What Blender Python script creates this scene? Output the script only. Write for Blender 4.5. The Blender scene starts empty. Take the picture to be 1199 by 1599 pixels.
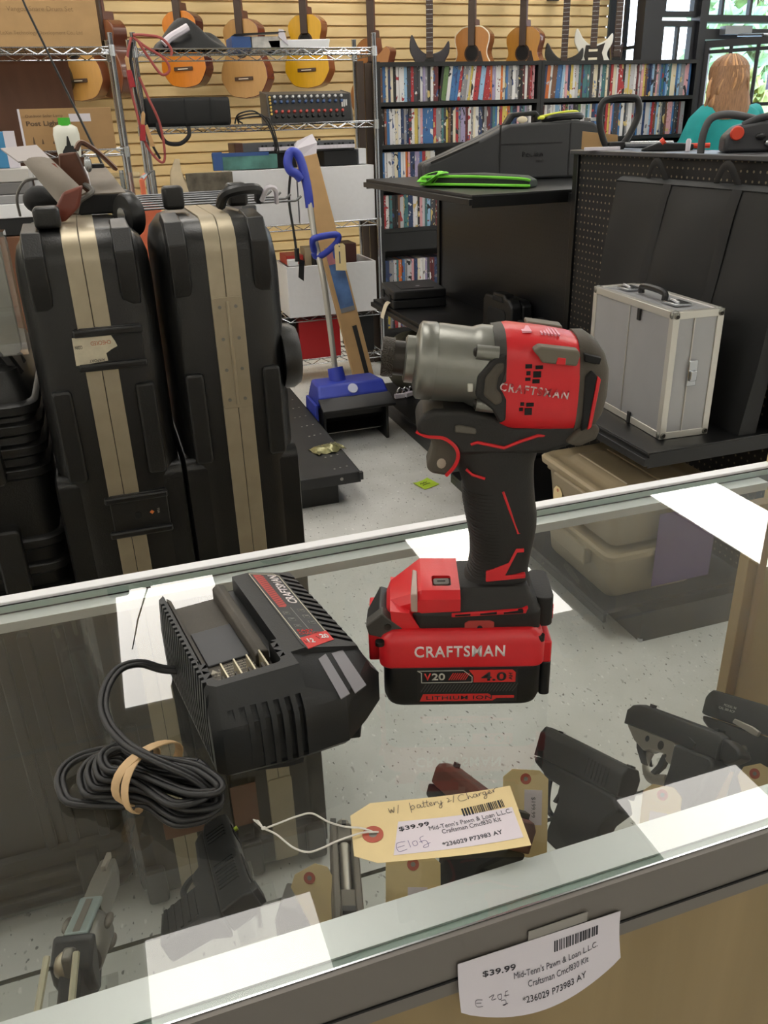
import bpy, bmesh, math, random
from mathutils import Vector, Matrix, Euler
random.seed(7)
SC = bpy.context.scene
COL = SC.collection
PI = math.pi
V = Vector

# ------------------------------------------------------------------ camera, exposure
cam_d = bpy.data.cameras.new('camera'); cam = bpy.data.objects.new('camera', cam_d); COL.objects.link(cam)
SC.camera = cam
cam_d.sensor_fit = 'VERTICAL'; cam_d.sensor_height = 24.0
cam_d.lens = 1287.04 / 1599 * 24.0
cam_d.clip_start = 0.02; cam_d.clip_end = 200
_th, _ro, _ya = math.radians(25.10242), math.radians(-1.83987), math.radians(17.9748)
_fw = V((math.sin(_ya)*math.cos(_th), math.cos(_ya)*math.cos(_th), -math.sin(_th)))
_r0 = V((math.cos(_ya), -math.sin(_ya), 0)); _u0 = _r0.cross(_fw)
_r = math.cos(_ro)*_r0 + math.sin(_ro)*_u0; _u = -math.sin(_ro)*_r0 + math.cos(_ro)*_u0
cam.matrix_world = Matrix(((_r.x,_u.x,-_fw.x,0),(_r.y,_u.y,-_fw.y,0),(_r.z,_u.z,-_fw.z,1.4),(0,0,0,1)))
SC.view_settings.view_transform = 'Standard'; SC.view_settings.look = 'None'
SC.view_settings.exposure = 0.0; SC.view_settings.gamma = 1.0
LAMP_L = 7.5          # radiance of the ceiling troffers
# ------------------------------------------------------------------ world: pale daylight sky
w = bpy.data.worlds.new('world'); SC.world = w; w.use_nodes = True
_n = w.node_tree.nodes; _l = w.node_tree.links
_bg = _n['Background']
_tc = _n.new('ShaderNodeTexCoord'); _sx = _n.new('ShaderNodeSeparateXYZ'); _rp = _n.new('ShaderNodeValToRGB')
_l.new(_tc.outputs['Generated'], _sx.inputs[0]); _l.new(_sx.outputs['Z'], _rp.inputs[0]); _l.new(_rp.outputs[0], _bg.inputs[0])
_rp.color_ramp.elements[0].position = 0.0; _rp.color_ramp.elements[0].color = (0.95, 0.97, 1.0, 1)
_rp.color_ramp.elements[1].position = 0.35; _rp.color_ramp.elements[1].color = (0.35, 0.6, 1.0, 1)
_bg.inputs[1].default_value = 6.0

# ------------------------------------------------------------------ materials
def S(h):
    h = h.lstrip('#'); c = [int(h[i:i+2], 16)/255 for i in (0, 2, 4)]
    return tuple((x/12.92 if x <= .04045 else ((x+.055)/1.055)**2.4) for x in c)
MATS = {}
def mat(name, col, rough=.5, metal=0., var=0., vscale=40., bump=0., bscale=200., spec=.5, coat=0., stretch=None, emit=None, trans=0.):
    if name in MATS: return MATS[name]
    m = bpy.data.materials.new(name); m.use_nodes = True; MATS[name] = m
    nt = m.node_tree; b = nt.nodes['Principled BSDF']
    c = S(col) if isinstance(col, str) else col
    b.inputs['Base Color'].default_value = (*c, 1); b.inputs['Roughness'].default_value = rough
    b.inputs['Metallic'].default_value = metal; b.inputs['Specular IOR Level'].default_value = spec
    b.inputs['Coat Weight'].default_value = coat
    if trans: b.inputs['Transmission Weight'].default_value = trans
    if emit:
        b.inputs['Emission Color'].default_value = (*S(emit[0]), 1); b.inputs['Emission Strength'].default_value = emit[1]
    tc = nt.nodes.new('ShaderNodeTexCoord'); src = tc.outputs['Object']
    if stretch:
        mp = nt.nodes.new('ShaderNodeMapping'); mp.inputs['Scale'].default_value = stretch
        nt.links.new(src, mp.inputs[0]); src = mp.outputs[0]
    if var > 0:
        n = nt.nodes.new('ShaderNodeTexNoise'); n.inputs['Scale'].default_value = vscale; n.inputs['Detail'].default_value = 4
        nt.links.new(src, n.inputs['Vector'])
        r = nt.nodes.new('ShaderNodeValToRGB'); e = r.color_ramp.elements
        e[0].position = .3; e[1].position = .7
        e[0].color = (*[x*(1-var) for x in c], 1); e[1].color = (*[min(1, x*(1+var)) for x in c], 1)
        nt.links.new(n.outputs[0], r.inputs[0]); nt.links.new(r.outputs[0], b.inputs['Base Color'])
    if bump > 0:
        n2 = nt.nodes.new('ShaderNodeTexNoise'); n2.inputs['Scale'].default_value = bscale; n2.inputs['Detail'].default_value = 3
        nt.links.new(src, n2.inputs['Vector'])
        bp = nt.nodes.new('ShaderNodeBump'); bp.inputs['Strength'].default_value = bump; bp.inputs['Distance'].default_value = .002
        nt.links.new(n2.outputs[0], bp.inputs['Height']); nt.links.new(bp.outputs[0], b.inputs['Normal'])
    return m

def glass_mat(name, r0, power, tint, dust=0.0):
    """thin clear pane: angle dependent mirror over a see-through body"""
    m = bpy.data.materials.new(name); m.use_nodes = True; nt = m.node_tree; N = nt.nodes; L = nt.links
    for n in list(N): N.remove(n)
    out = N.new('ShaderNodeOutputMaterial'); tr = N.new('ShaderNodeBsdfTransparent'); gl = N.new('ShaderNodeBsdfGlossy')
    tr.inputs[0].default_value = (*tint, 1); gl.inputs['Roughness'].default_value = 0.0; gl.inputs[0].default_value = (1, 1, 1, 1)
    g = N.new('ShaderNodeNewGeometry'); d = N.new('ShaderNodeVectorMath'); d.operation = 'DOT_PRODUCT'
    L.new(g.outputs['Normal'], d.inputs[0]); L.new(g.outputs['Incoming'], d.inputs[1])
    def mth(op, a, b=None):
        q = N.new('ShaderNodeMath'); q.operation = op; q.use_clamp = False
        for i, x in enumerate((a, b)):
            if x is None: continue
            if isinstance(x, (int, float)): q.inputs[i].default_value = x
            else: L.new(x, q.inputs[i])
        return q.outputs[0]
    c = mth('ABSOLUTE', d.outputs['Value']); s = mth('SUBTRACT', 1.0, c); p = mth('POWER', s, power)
    f = mth('ADD', mth('MULTIPLY', p, 1-r0), r0)
    mx = N.new('ShaderNodeMixShader'); L.new(f, mx.inputs[0]); L.new(tr.outputs[0], mx.inputs[1]); L.new(gl.outputs[0], mx.inputs[2])
    last = mx
    if dust:
        df = N.new('ShaderNodeBsdfDiffuse'); df.inputs[0].default_value = (.9, .9, .9, 1)
        tc = N.new('ShaderNodeTexCoord'); nz = N.new('ShaderNodeTexNoise'); nz.inputs['Scale'].default_value = 9; nz.inputs['Detail'].default_value = 6
        nz.inputs['Roughness'].default_value = .7
        L.new(tc.outputs['Object'], nz.inputs['Vector'])
        rp = N.new('ShaderNodeValToRGB'); rp.color_ramp.elements[0].position = .45; rp.color_ramp.elements[1].position = .85
        rp.color_ramp.elements[0].color = (.003, .003, .003, 1); rp.color_ramp.elements[1].color = (dust, dust, dust, 1)
        L.new(nz.outputs[0], rp.inputs[0])
        m2 = N.new('ShaderNodeMixShader'); L.new(rp.outputs[0], m2.inputs[0]); L.new(last.outputs[0], m2.inputs[1]); L.new(df.outputs[0], m2.inputs[2]); last = m2
    L.new(last.outputs[0], out.inputs[0])
    MATS[name] = m
    return m
def clear_mat(name, tint):
    m = bpy.data.materials.new(name); m.use_nodes = True; nt = m.node_tree
    for n in list(nt.nodes): nt.nodes.remove(n)
    out = nt.nodes.new('ShaderNodeOutputMaterial'); tr = nt.nodes.new('ShaderNodeBsdfTransparent'); tr.inputs[0].default_value = (*tint, 1)
    nt.links.new(tr.outputs[0], out.inputs[0]); MATS[name] = m
    return m

# ------------------------------------------------------------------ mesh builder
def rr(x0, y0, x1, y1, r, n=4):
    P = []
    for cx, cy, a in ((x1-r, y0+r, -90), (x1-r, y1-r, 0), (x0+r, y1-r, 90), (x0+r, y0+r, 180)):
        for i in range(n+1):
            t = math.radians(a + 90*i/n); P.append((cx+r*math.cos(t), cy+r*math.sin(t)))
    return P
def spline(pts, n=8, closed=False):
    P = [V(p) for p in pts]; out = []; m = len(P)
    rng = range(m if closed else m-1)
    for i in rng:
        p0 = P[(i-1) % m] if (closed or i > 0) else P[i]; p1 = P[i]; p2 = P[(i+1) % m]
        p3 = P[(i+2) % m] if (closed or i+2 < m) else P[(i+1) % m]
        for k in range(n):
            t = k/n; t2 = t*t; t3 = t2*t
            out.append(.5*((2*p1) + (p2-p0)*t + (2*p0-5*p1+4*p2-p3)*t2 + (3*p1-p0-3*p2+p3)*t3))
    if not closed: out.append(P[-1])
    return out
def frame(o, x, y=None, z=None):
    x = V(x).normalized()
    if y is not None: y = V(y).normalized(); z = x.cross(y)
    else: z = V(z).normalized(); y = z.cross(x)
    return Matrix(((x.x, y.x, z.x, o[0]), (x.y, y.y, z.y, o[1]), (x.z, y.z, z.z, o[2]), (0, 0, 0, 1)))

class MB:
    def __init__(s, T=None): s.v = []; s.f = []; s.mi = []; s.T = T or Matrix.Identity(4); s.m = 0
    def add(s, vs, fs):
        o = len(s.v); s.v += [s.T @ V(p) for p in vs]
        for f in fs: s.f.append([o+i for i in f]); s.mi.append(s.m)
        return s
    def box(s, x0, y0, z0, x1, y1, z1):
        return s.add([(x0,y0,z0),(x1,y0,z0),(x1,y1,z0),(x0,y1,z0),(x0,y0,z1),(x1,y0,z1),(x1,y1,z1),(x0,y1,z1)],
                     [(0,3,2,1),(4,5,6,7),(0,1,5,4),(1,2,6,5),(2,3,7,6),(3,0,4,7)])
    def cbox(s, c, d):
        return s.box(c[0]-d[0]/2, c[1]-d[1]/2, c[2]-d[2]/2, c[0]+d[0]/2, c[1]+d[1]/2, c[2]+d[2]/2)
    def obox(s, M, d):
        T = s.T; s.T = T @ M; s.cbox((0,0,0), d); s.T = T; return s
    def prism(s, poly, a0, a1, pl='xy', poly2=None):
        q = poly2 or poly; n = len(poly)
        def pt(p, a):
            return {'xy': (p[0], p[1], a), 'xz': (p[0], a, p[1]), 'yz': (a, p[0], p[1])}[pl]
        vs = [pt(p, a0) for p in poly] + [pt(p, a1) for p in q]
        fs = [tuple(range(n))[::-1], tuple(range(n, 2*n))] + [(i, (i+1) % n, n+(i+1) % n, n+i) for i in range(n)]
        return s.add(vs, fs)
    def loft(s, rings, cap=True, closed=True):
        n = len(rings[0]); vs = [p for r in rings for p in r]; fs = []
        for k in range(len(rings)-1):
            for i in range(n if closed else n-1):
                j = (i+1) % n; fs.append((k*n+i, k*n+j, (k+1)*n+j, (k+1)*n+i))
        if cap: fs.append(tuple(range(n))[::-1]); fs.append(tuple((len(rings)-1)*n+i for i in range(n)))
        return s.add(vs, fs)
    def lathe(s, prof, o=(0,0,0), d=(0,0,1), n=24, cap=True):
        d = V(d).normalized(); a = d.orthogonal().normalized(); b = d.cross(a); o = V(o)
        return s.loft([[o + d*h + (a*math.cos(2*PI*i/n) + b*math.sin(2*PI*i/n))*r for i in range(n)] for r, h in prof], cap)
    def cyl(s, p0, p1, r0, r1=None, n=12):
        p0 = V(p0); p1 = V(p1); L = (p1-p0).length
        return s.lathe([(r0, 0), (r0 if r1 is None else r1, L)], p0, p1-p0, n)
    def tube(s, pts, r, n=8, closed=False, flat=None, up=None):
        P = [V(p) for p in pts]; m = len(P); rings = []; prev = None
        for i in range(m):
            t = (P[(i+1) % m]-P[(i-1) % m]) if closed else (P[min(i+1, m-1)]-P[max(i-1, 0)])
            if t.length < 1e-9: t = V((0,0,1))
            t.normalize()
            if prev is None:
                a = t.cross(V(up)) if up is not None else t.orthogonal()
                if a.length < 1e-6: a = t.orthogonal()
            else: a = prev - t*prev.dot(t)
            if up is not None:
                a2 = t.cross(V(up)); a = a2 if a2.length > 1e-4 else a
            a.normalize(); prev = a; b = t.cross(a)
            ra, rb = (flat if flat else ((r[i], r[i]) if isinstance(r, (list, tuple)) else (r, r)))
            rings.append([P[i] + a*ra*math.cos(2*PI*k/n) + b*rb*math.sin(2*PI*k/n) for k in range(n)])
        if closed: rings.append(rings[0]); return s.loft(rings, False)
        return s.loft(rings)
    def ell(s, c, r, nu=16, nv=10, M=None):
        rings = []; c = V(c)
        for j in range(nv+1):
            ph = PI*j/nv - PI/2; ph = max(-PI/2+.02, min(PI/2-.02, ph))
            ring = [V((r[0]*math.cos(ph)*math.cos(2*PI*i/nu), r[1]*math.cos(ph)*math.sin(2*PI*i/nu), r[2]*math.sin(ph))) for i in range(nu)]
            if M is not None: ring = [M @ p for p in ring]
            rings.append([c+p for p in ring])
        return s.loft(rings)
    def sheet(s, fn, nu, nv, th=0.0):
        P = [[V(fn(i/nu, j/nv)) for i in range(nu+1)] for j in range(nv+1)]
        vs = [p for r in P for p in r]; W = nu+1
        fs = [(j*W+i, j*W+i+1, (j+1)*W+i+1, (j+1)*W+i) for j in range(nv) for i in range(nu)]
        if th:
            k = len(vs); nb = []
            for j in range(nv+1):
                for i in range(nu+1):
                    a = P[j][min(i+1, nu)]-P[j][max(i-1, 0)]; b = P[min(j+1, nv)][i]-P[max(j-1, 0)][i]
                    nn = a.cross(b); nn = nn.normalized() if nn.length > 1e-12 else V((0,0,1)); nb.append(P[j][i]-nn*th)
            vs = vs + nb; fs = fs + [tuple(k+q for q in f[::-1]) for f in fs]
            edge = [(0*W+i, 0*W+i+1) for i in range(nu)] + [(j*W+nu, (j+1)*W+nu) for j in range(nv)] + \
                   [(nv*W+i+1, nv*W+i) for i in range(nu)] + [((j+1)*W, j*W) for j in range(nv)]
            fs += [(b, a, k+a, k+b) for a, b in edge]
        return s.add(vs, fs)
    def mesh(s, name, mats, smooth=35):
        me = bpy.data.meshes.new(name); me.from_pydata([tuple(p) for p in s.v], [], s.f); me.update()
        for m in (mats if isinstance(mats, (list, tuple)) else [mats]): me.materials.append(m)
        for p, i in zip(me.polygons, s.mi): p.material_index = min(i, len(me.materials)-1)
        bm = bmesh.new(); bm.from_mesh(me); bmesh.ops.recalc_face_normals(bm, faces=bm.faces); bm.to_mesh(me); bm.free()
        if smooth:
            me.shade_smooth(); me.set_sharp_from_angle(angle=math.radians(smooth))
        return me
    def build(s, name, mats, parent=None, bevel=0, seg=2, smooth=35, label=None, loc=None, cuts=None):
        me = s.mesh(name, mats, smooth)
        o = bpy.data.objects.new(name, me); COL.objects.link(o)
        if cuts: cut_mesh(o, cuts, smooth)
        if bevel:
            b = o.modifiers.new('bevel', 'BEVEL'); b.width = bevel; b.segments = seg; b.limit_method = 'ANGLE'; b.angle_limit = math.radians(30)
            b.harden_normals = False
        if parent is not None: o.parent = parent
        if loc is not None: o.location = loc
        if label: o['label'] = label
        return o
def cut_mesh(o, cuts, smooth):
    c = bpy.data.objects.new('cutter', cuts.mesh('cutter', list(o.data.materials), 0)); COL.objects.link(c)
    md = o.modifiers.new('cut', 'BOOLEAN'); md.operation = 'DIFFERENCE'; md.object = c; md.solver = 'EXACT'; md.use_self = True
    dg = bpy.context.evaluated_depsgraph_get(); dg.update()
    me = bpy.data.meshes.new_from_object(o.evaluated_get(dg)); old = o.data
    o.modifiers.clear(); o.data = me; bpy.data.meshes.remove(old)
    cm = c.data; bpy.data.objects.remove(c); bpy.data.meshes.remove(cm)
    if smooth: me.shade_smooth(); me.set_sharp_from_angle(angle=math.radians(smooth))

def thing(name, label, cat, loc=(0,0,0), rz=0., group=None, rot=None):
    o = bpy.data.objects.new(name, None); COL.objects.link(o); o.empty_display_size = .05
    o.location = loc; o.rotation_euler = rot if rot is not None else (0, 0, rz)
    return tag(o, label, cat, group)
def tag(o, label, cat, group=None):
    o['label'] = label; o['category'] = cat
    if group: o['group'] = group
    return o
def struct(o): o['kind'] = 'structure'; return o

def txt(name, s, M, wh, m, parent=None, ext=.0002, bold=0.0, label=None, spacing=1.0, flip=False, build=True):
    """flat raised lettering centred on M's origin, fitted to wh = (width, height); height or width may be None"""
    c = bpy.data.curves.new(name, 'FONT'); c.body = s; c.extrude = 0; c.offset = bold; c.align_x = 'CENTER'; c.space_character = spacing; c.resolution_u = 3
    o = bpy.data.objects.new(name, c); COL.objects.link(o)
    dg = bpy.context.evaluated_depsgraph_get(); dg.update()
    me = bpy.data.meshes.new_from_object(o.evaluated_get(dg)); bpy.data.objects.remove(o); bpy.data.curves.remove(c)
    xs = [v.co.x for v in me.vertices]; ys = [v.co.y for v in me.vertices]
    w0, h0 = max(xs)-min(xs), max(ys)-min(ys); cx, cy = (max(xs)+min(xs))/2, (max(ys)+min(ys))/2
    sx = (wh[0]/w0) if wh[0] else wh[1]/h0; sy = (wh[1]/h0) if wh[1] else sx
    bm = bmesh.new(); bm.from_mesh(me)
    for v in bm.verts: v.co = M @ V(((v.co.x-cx)*sx, (v.co.y-cy)*sy, 0))
    if ext:
        nrm = (M.to_3x3() @ V((0,0,1))).normalized()
        r = bmesh.ops.extrude_face_region(bm, geom=list(bm.faces))
        for g in r['geom']:
            if isinstance(g, bmesh.types.BMVert): g.co += nrm*ext
        bmesh.ops.recalc_face_normals(bm, faces=bm.faces)
    bm.to_mesh(me); bm.free(); me.materials.clear(); me.materials.append(m); me.name = name
    ob = bpy.data.objects.new(name, me); COL.objects.link(ob)
    if parent is not None: ob.parent = parent
    if label: ob['label'] = label
    return ob
def scribble(name, strokes, M, r, m, parent=None):
    b = MB(M)
    for st in strokes: b.tube(spline([(x, y, 0) for x, y in st], 4), r, 5)
    return b.build(name, m, parent)
def bend(o, fn):
    for v in o.data.vertices: v.co = fn(v.co)
    o.data.update(); return o
def copy_tree(o, parent=None):
    c = o.copy(); COL.objects.link(c)
    if parent is not None: c.parent = parent
    for ch in list(o.children): copy_tree(ch, c)
    return c

# shared materials
M_BLK = mat('black_plastic', '#141517', .42, var=.15, vscale=30, bump=.08, bscale=900)
M_BLKM = mat('black_matte', '#101113', .7, bump=.1, bscale=600)
M_METBLK = mat('black_painted_steel', '#0b0c0d', .38, spec=.5)
M_CHROME = mat('chrome_wire', '#b9bcc0', .22, metal=1.)
M_ALU = mat('brushed_aluminium', '#b3ab98', .42, metal=.55, var=.06, vscale=60, stretch=(1,1,8))
M_WHITE = mat('white_card', '#dedfe2', .6, var=.02)
M_PAPER = mat('white_paper', '#d4cfd8', .7)
M_CARD = mat('brown_cardboard', '#b18f63', .8, var=.06, vscale=12, bump=.05)
M_MANILA = mat('manila_card', '#ecd6a2', .75, var=.03, vscale=60)
M_INK = mat('black_ink', '#2a2a33', .7)
M_GREYINK = mat('grey_ink', '#55545e', .7)
M_PEN = mat('pen_ink', '#3a3346', .7)
M_RING = mat('red_reinforcement', '#bd6150', .7)
M_STRING = mat('white_string', '#e4e1da', .8)
M_DARKHOLE = mat('dark_recess', '#0a0a0b', .8)
M_FABRIC = mat('black_nylon', '#0c0e10', .62, var=.15, vscale=400, bump=.25, bscale=1500)

# ------------------------------------------------------------------ structure
def wood(name, c1, c2, scale=(14, 14, 1.2), rough=.5):
    m = mat(name, c1, rough); nt = m.node_tree; b = nt.nodes['Principled BSDF']
    tc = nt.nodes.new('ShaderNodeTexCoord'); mp = nt.nodes.new('ShaderNodeMapping'); mp.inputs['Scale'].default_value = scale
    nz = nt.nodes.new('ShaderNodeTexNoise'); nz.inputs['Scale'].default_value = 1.5; nz.inputs['Detail'].default_value = 6; nz.inputs['Distortion'].default_value = .6
    r = nt.nodes.new('ShaderNodeValToRGB'); r.color_ramp.elements[0].position = .3; r.color_ramp.elements[1].position = .72
    r.color_ramp.elements[0].color = (*S(c1), 1); r.color_ramp.elements[1].color = (*S(c2), 1)
    nt.links.new(tc.outputs['Object'], mp.inputs[0]); nt.links.new(mp.outputs[0], nz.inputs['Vector'])
    nt.links.new(nz.outputs[0], r.inputs[0]); nt.links.new(r.outputs[0], b.inputs['Base Color'])
    return m
M_SLAT = wood('pale_slatwall', '#d6b981', '#e6cc98', (1.2, 1, 9), .55)
M_MAPLE = wood('pale_maple', '#b89a66', '#c8ac78', (16, 16, 1.0), .5); M_DOORW = wood('shaded_maple', '#84704b', '#927d57', (16, 16, 1.0), .5)  # sliding door is the same maple, its shade put into a darker colour

def floor_material():
    m = bpy.data.materials.new('speckled_floor_tile'); m.use_nodes = True; nt = m.node_tree; N = nt.nodes; L = nt.links
    b = N['Principled BSDF']; b.inputs['Roughness'].default_value = .42; b.inputs['Specular IOR Level'].default_value = .4
    g = N.new('ShaderNodeNewGeometry'); base = None
    nz = N.new('ShaderNodeTexNoise'); nz.inputs['Scale'].default_value = 5; nz.inputs['Detail'].default_value = 5
    L.new(g.outputs['Position'], nz.inputs['Vector'])
    r0 = N.new('ShaderNodeValToRGB'); r0.color_ramp.elements[0].color = (*S('#c4c4bf'), 1); r0.color_ramp.elements[1].color = (*S('#d6d6d3'), 1)
    r0.color_ramp.elements[0].position = .3; r0.color_ramp.elements[1].position = .7
    L.new(nz.outputs[0], r0.inputs[0]); base = r0.outputs[0]
    # flecks running along y: elongated noise blobs at two sizes, dark and pale
    for sc, th, col in (((110, 58, 1), .70, '#3a3a3a'), ((70, 34, 1), .70, '#9a9a96'), ((90, 40, 1), .70, '#e8e8e4')):
        mp = N.new('ShaderNodeMapping'); mp.inputs['Scale'].default_value = sc; mp.inputs['Location'].default_value = (sc[0]*.37, sc[1]*.11, 0)
        mp.inputs['Rotation'].default_value = (0, 0, .25)
        L.new(g.outputs['Position'], mp.inputs[0]); q = N.new('ShaderNodeTexNoise'); q.inputs['Scale'].default_value = 1.0; q.inputs['Detail'].default_value = 1.5
        L.new(mp.outputs[0], q.inputs['Vector'])
        rp = N.new('ShaderNodeValToRGB'); rp.color_ramp.elements[0].position = th-.02; rp.color_ramp.elements[1].position = th+.02
        rp.color_ramp.elements[0].color = (0,0,0,1); rp.color_ramp.elements[1].color = (.85,.85,.85,1)
        L.new(q.outputs[0], rp.inputs[0])
        mx = N.new('ShaderNodeMix'); mx.data_type = 'RGBA'; L.new(rp.outputs[0], mx.inputs[0]); L.new(base, mx.inputs[6]); mx.inputs[7].default_value = (*S(col), 1)
        base = mx.outputs[2]
    L.new(base, b.inputs['Base Color'])
    return m
M_FLOOR = floor_material()
struct(MB().box(-4.2, -4.2, -.1, 8.2, 7.0, 0).build('floor', M_FLOOR, smooth=0))
M_CEIL = mat('white_ceiling_tile', '#d8d8d4', .85, var=.03)
struct(MB().box(-4.2, -4.2, 3.2, 8.2, 7.0, 3.3).build('ceiling', M_CEIL, smooth=0))
M_WALL = mat('white_wall_paint', '#cfcdc6', .8)
struct(MB().box(-4.2, -4.2, 0, -4.05, 7.0, 3.2).build('wall_left', M_WALL, smooth=0))
struct(MB().box(-4.05, -4.2, 0, 8.2, -4.05, 3.2).build('wall_front', M_WALL, smooth=0))
struct(MB().box(8.05, -4.05, 0, 8.2, 6.45, 3.2).build('wall_right', M_WALL, smooth=0))
# back wall: pale slatwall of overlapping boards with shadow grooves
b = MB(); P = .0757; z = 0.052
while z < 3.15:
    b.prism([(6.9, z), (6.9, z+P-.017), (6.915, z+P-.010), (6.93, z+P-.010), (6.93, z)], -4.05, 4.33, 'yz'); z += P
b.box(-4.05, 6.925, 0, 4.33, 7.0, 3.2)
struct(b.build('wall_back', M_SLAT, smooth=0))
# ------------------------------------------------------------------ storefront: glazing at the right end of the back wall
M_MULL = mat('black_window_metal', '#1a1b20', .45)
M_PANE = glass_mat('window_pane', .06, 4.0, (.96, .98, .98))
def glazed(name, T, W, z0, z1, cols, rows, fr=.045, mun=.03, dep=.06):
    """frame with muntins (local x = width, z = up) and one pane child"""
    f = MB(T)
    f.box(0, -dep/2, z0, fr, dep/2, z1); f.box(W-fr, -dep/2, z0, W, dep/2, z1)
    f.box(fr, -dep/2, z0, W-fr, dep/2, z0+fr); f.box(fr, -dep/2, z1-fr, W-fr, dep/2, z1)
    for c in cols: f.box(c-mun/2, -dep/2+.01, z0+fr, c+mun/2, dep/2-.01, z1-fr)
    for r in rows: f.box(fr, -dep/2+.012, r-mun/2, W-fr, dep/2-.012, r+mun/2)
    o = f.build(name, M_MULL, smooth=0); struct(o)
    g = MB(T); g.box(fr*.6, -.003, z0+fr*.6, W-fr*.6, .003, z1-fr*.6)
    g.build('pane', M_PANE, o, smooth=0)
    return o
glazed('window_1', frame((4.37, 6.93, 0), (0, -1, 0), z=(0,0,1)), .46, .5, 3.2, [.235], [1.915], .04, .022)
glazed('window_2', frame((4.52, 6.47, 0), (1, 0, 0), z=(0,0,1)), .34, .5, 2.09, [.185], [], .04, .022)
glazed('window_3', frame((4.52, 6.47, 0), (1, 0, 0), z=(0,0,1)), .34, 2.115, 3.2, [], [], .04, .02)
struct(MB().box(4.34, 6.40, 0, 4.40, 6.5, 3.2).box(4.40, 6.42, 0, 4.52, 6.52, 3.2).box(4.86, 6.40, 0, 4.93, 6.52, 3.2).build('trim_1', M_MULL, smooth=0))
glazed('window_4', frame((4.93, 6.46, 0), (1, 0, 0), z=(0,0,1)), .98, 2.10, 3.2, [.165, .44, .72], [], .03, .026)
o = MB().box(4.93, 6.40, 1.955, 5.91, 6.52, 2.03).box(4.93, 6.40, 2.078, 5.91, 6.52, 2.10).box(5.91, 6.4, 0, 5.99, 6.52, 3.2).build('trim_2', M_MULL, smooth=0); struct(o)
MB().box(4.93, 6.455, 2.03, 5.91, 6.465, 2.078).build('pane', M_PANE, o, smooth=0)
d = glazed('door_1', frame((4.95, 6.43, 0), (math.cos(math.radians(52)), -math.sin(math.radians(52)), 0), z=(0,0,1)), .93, .02, 1.945, [.215, .42, .66], [1.05, 1.47, 1.865], .05, .026, .045)
MB().tube([(5.52, 5.70, .85), (5.52, 5.70, 1.2)], .012, 8).build('handle', M_CHROME, d)
MB().box(5.06, 6.33, 1.985, 5.32, 6.40, 2.045).build('door_closer', mat('closer_grey', '#8b8d90', .4, .6), o)
MB().tube([(5.19, 6.34, 1.98), (5.45, 6.1, 1.965), (5.20, 6.06, 1.955)], .012, 6).build('closer_arm', M_CHROME, o)
glazed('window_5', frame((5.99, 6.46, 0), (1, 0, 0), z=(0,0,1)), 2.06, .5, 3.2, [.7, 1.4], [1.9], .05, .03)
struct(MB().box(4.40, 6.40, 0, 4.9, 6.5, .5).box(5.99, 6.4, 0, 8.05, 6.5, .5).build('wall_right_low', M_WALL, smooth=0))
# paper notices taped inside the door glass
M_LILAC = mat('lilac_paper', '#9a9cc8', .7)
dm = frame((4.95, 6.43, 0), (math.cos(math.radians(52)), -math.sin(math.radians(52)), 0), z=(0,0,1))
tag(MB(dm).box(.075, -.012, 1.56, .19, -.0105, 1.75).build('paper_notice', M_LILAC, smooth=0), 'lilac sheet of paper taped to the glass door left of the person', 'notice', 'notices on the door')
tag(MB(dm).box(.52, -.012, 1.57, .63, -.0105, 1.68).build('paper_notice', M_LILAC, smooth=0), 'small lilac paper on the glass door right of the head of hair', 'notice', 'notices on the door')
# outside: pavement, grass verge and loose trees
M_PAVE = mat('pale_pavement', '#b9b4a8', .9, var=.08, vscale=3)
struct(MB().box(-3, 7.05, -.12, 22, 11, -.02).build('pavement', M_PAVE, smooth=0))
M_LAWN = mat('lawn_green', '#8aa24e', .9, var=.25, vscale=2)  # mottled yellow-green grass
o = MB().box(-3, 11, -.12, 26, 26, -.01).build('lawn', M_LAWN, smooth=0); struct(o)
M_LEAF = [mat('leaf_green', '#9dbb74', .7, var=.3, vscale=6), mat('leaf_yellow_green', '#d8d488', .7, var=.3, vscale=6), mat('leaf_pale', '#b9d29a', .7, var=.3, vscale=6)]
M_BARK = mat('tree_bark', '#5d4a38', .9, var=.2, vscale=8)
def tree(x, y, h, r, k, label):
    t = thing('leafy_tree', label, 'tree', (x, y, -.02), group='trees outside the door')
    MB().tube([(0,0,0), (.05,.02,h*.4), (0,.05,h*.75)], [.14,.11,.06], 8).build('trunk', M_BARK, t)
    b = MB(); rnd = random.Random(int(x*31))
    for i in range(420):
        u = V((rnd.gauss(0,1), rnd.gauss(0,1), rnd.gauss(0,1))).normalized()*r*(.55+.45*rnd.random())
        c = V((u.x, u.y, h*.66+u.z*h*.42/r)); s = .12+.16*rnd.random()
        a = V((rnd.gauss(0,1), rnd.gauss(0,1), rnd.gauss(0,1))).normalized(); e = a.orthogonal().normalized()
        b.add([c-a*s-e*s*.5, c+a*s-e*s*.5, c+a*s+e*s*.5, c-a*s+e*s*.5], [(0,1,2,3)])
    b.build('foliage', M_LEAF[k], t, smooth=0)
tree(14.6, 17.2, 5.4, 1.5, 0, 'green leafy tree outside behind the door, above the person')
tree(12.6, 15.6, 3.2, .9, 2, 'pale green bush-like tree outside left of the head of hair')
tree(18.2, 20.0, 4.2, 1.8, 2, 'pale green tree outside at the right edge of the door')
tree(10.2, 12.3, 1.9, .6, 1, 'low yellow-green shrub outside behind the hair of the person')
tree(12.6, 13.3, 2.2, .9, 1, 'low yellow-green shrub outside at the far right of the door')

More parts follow.
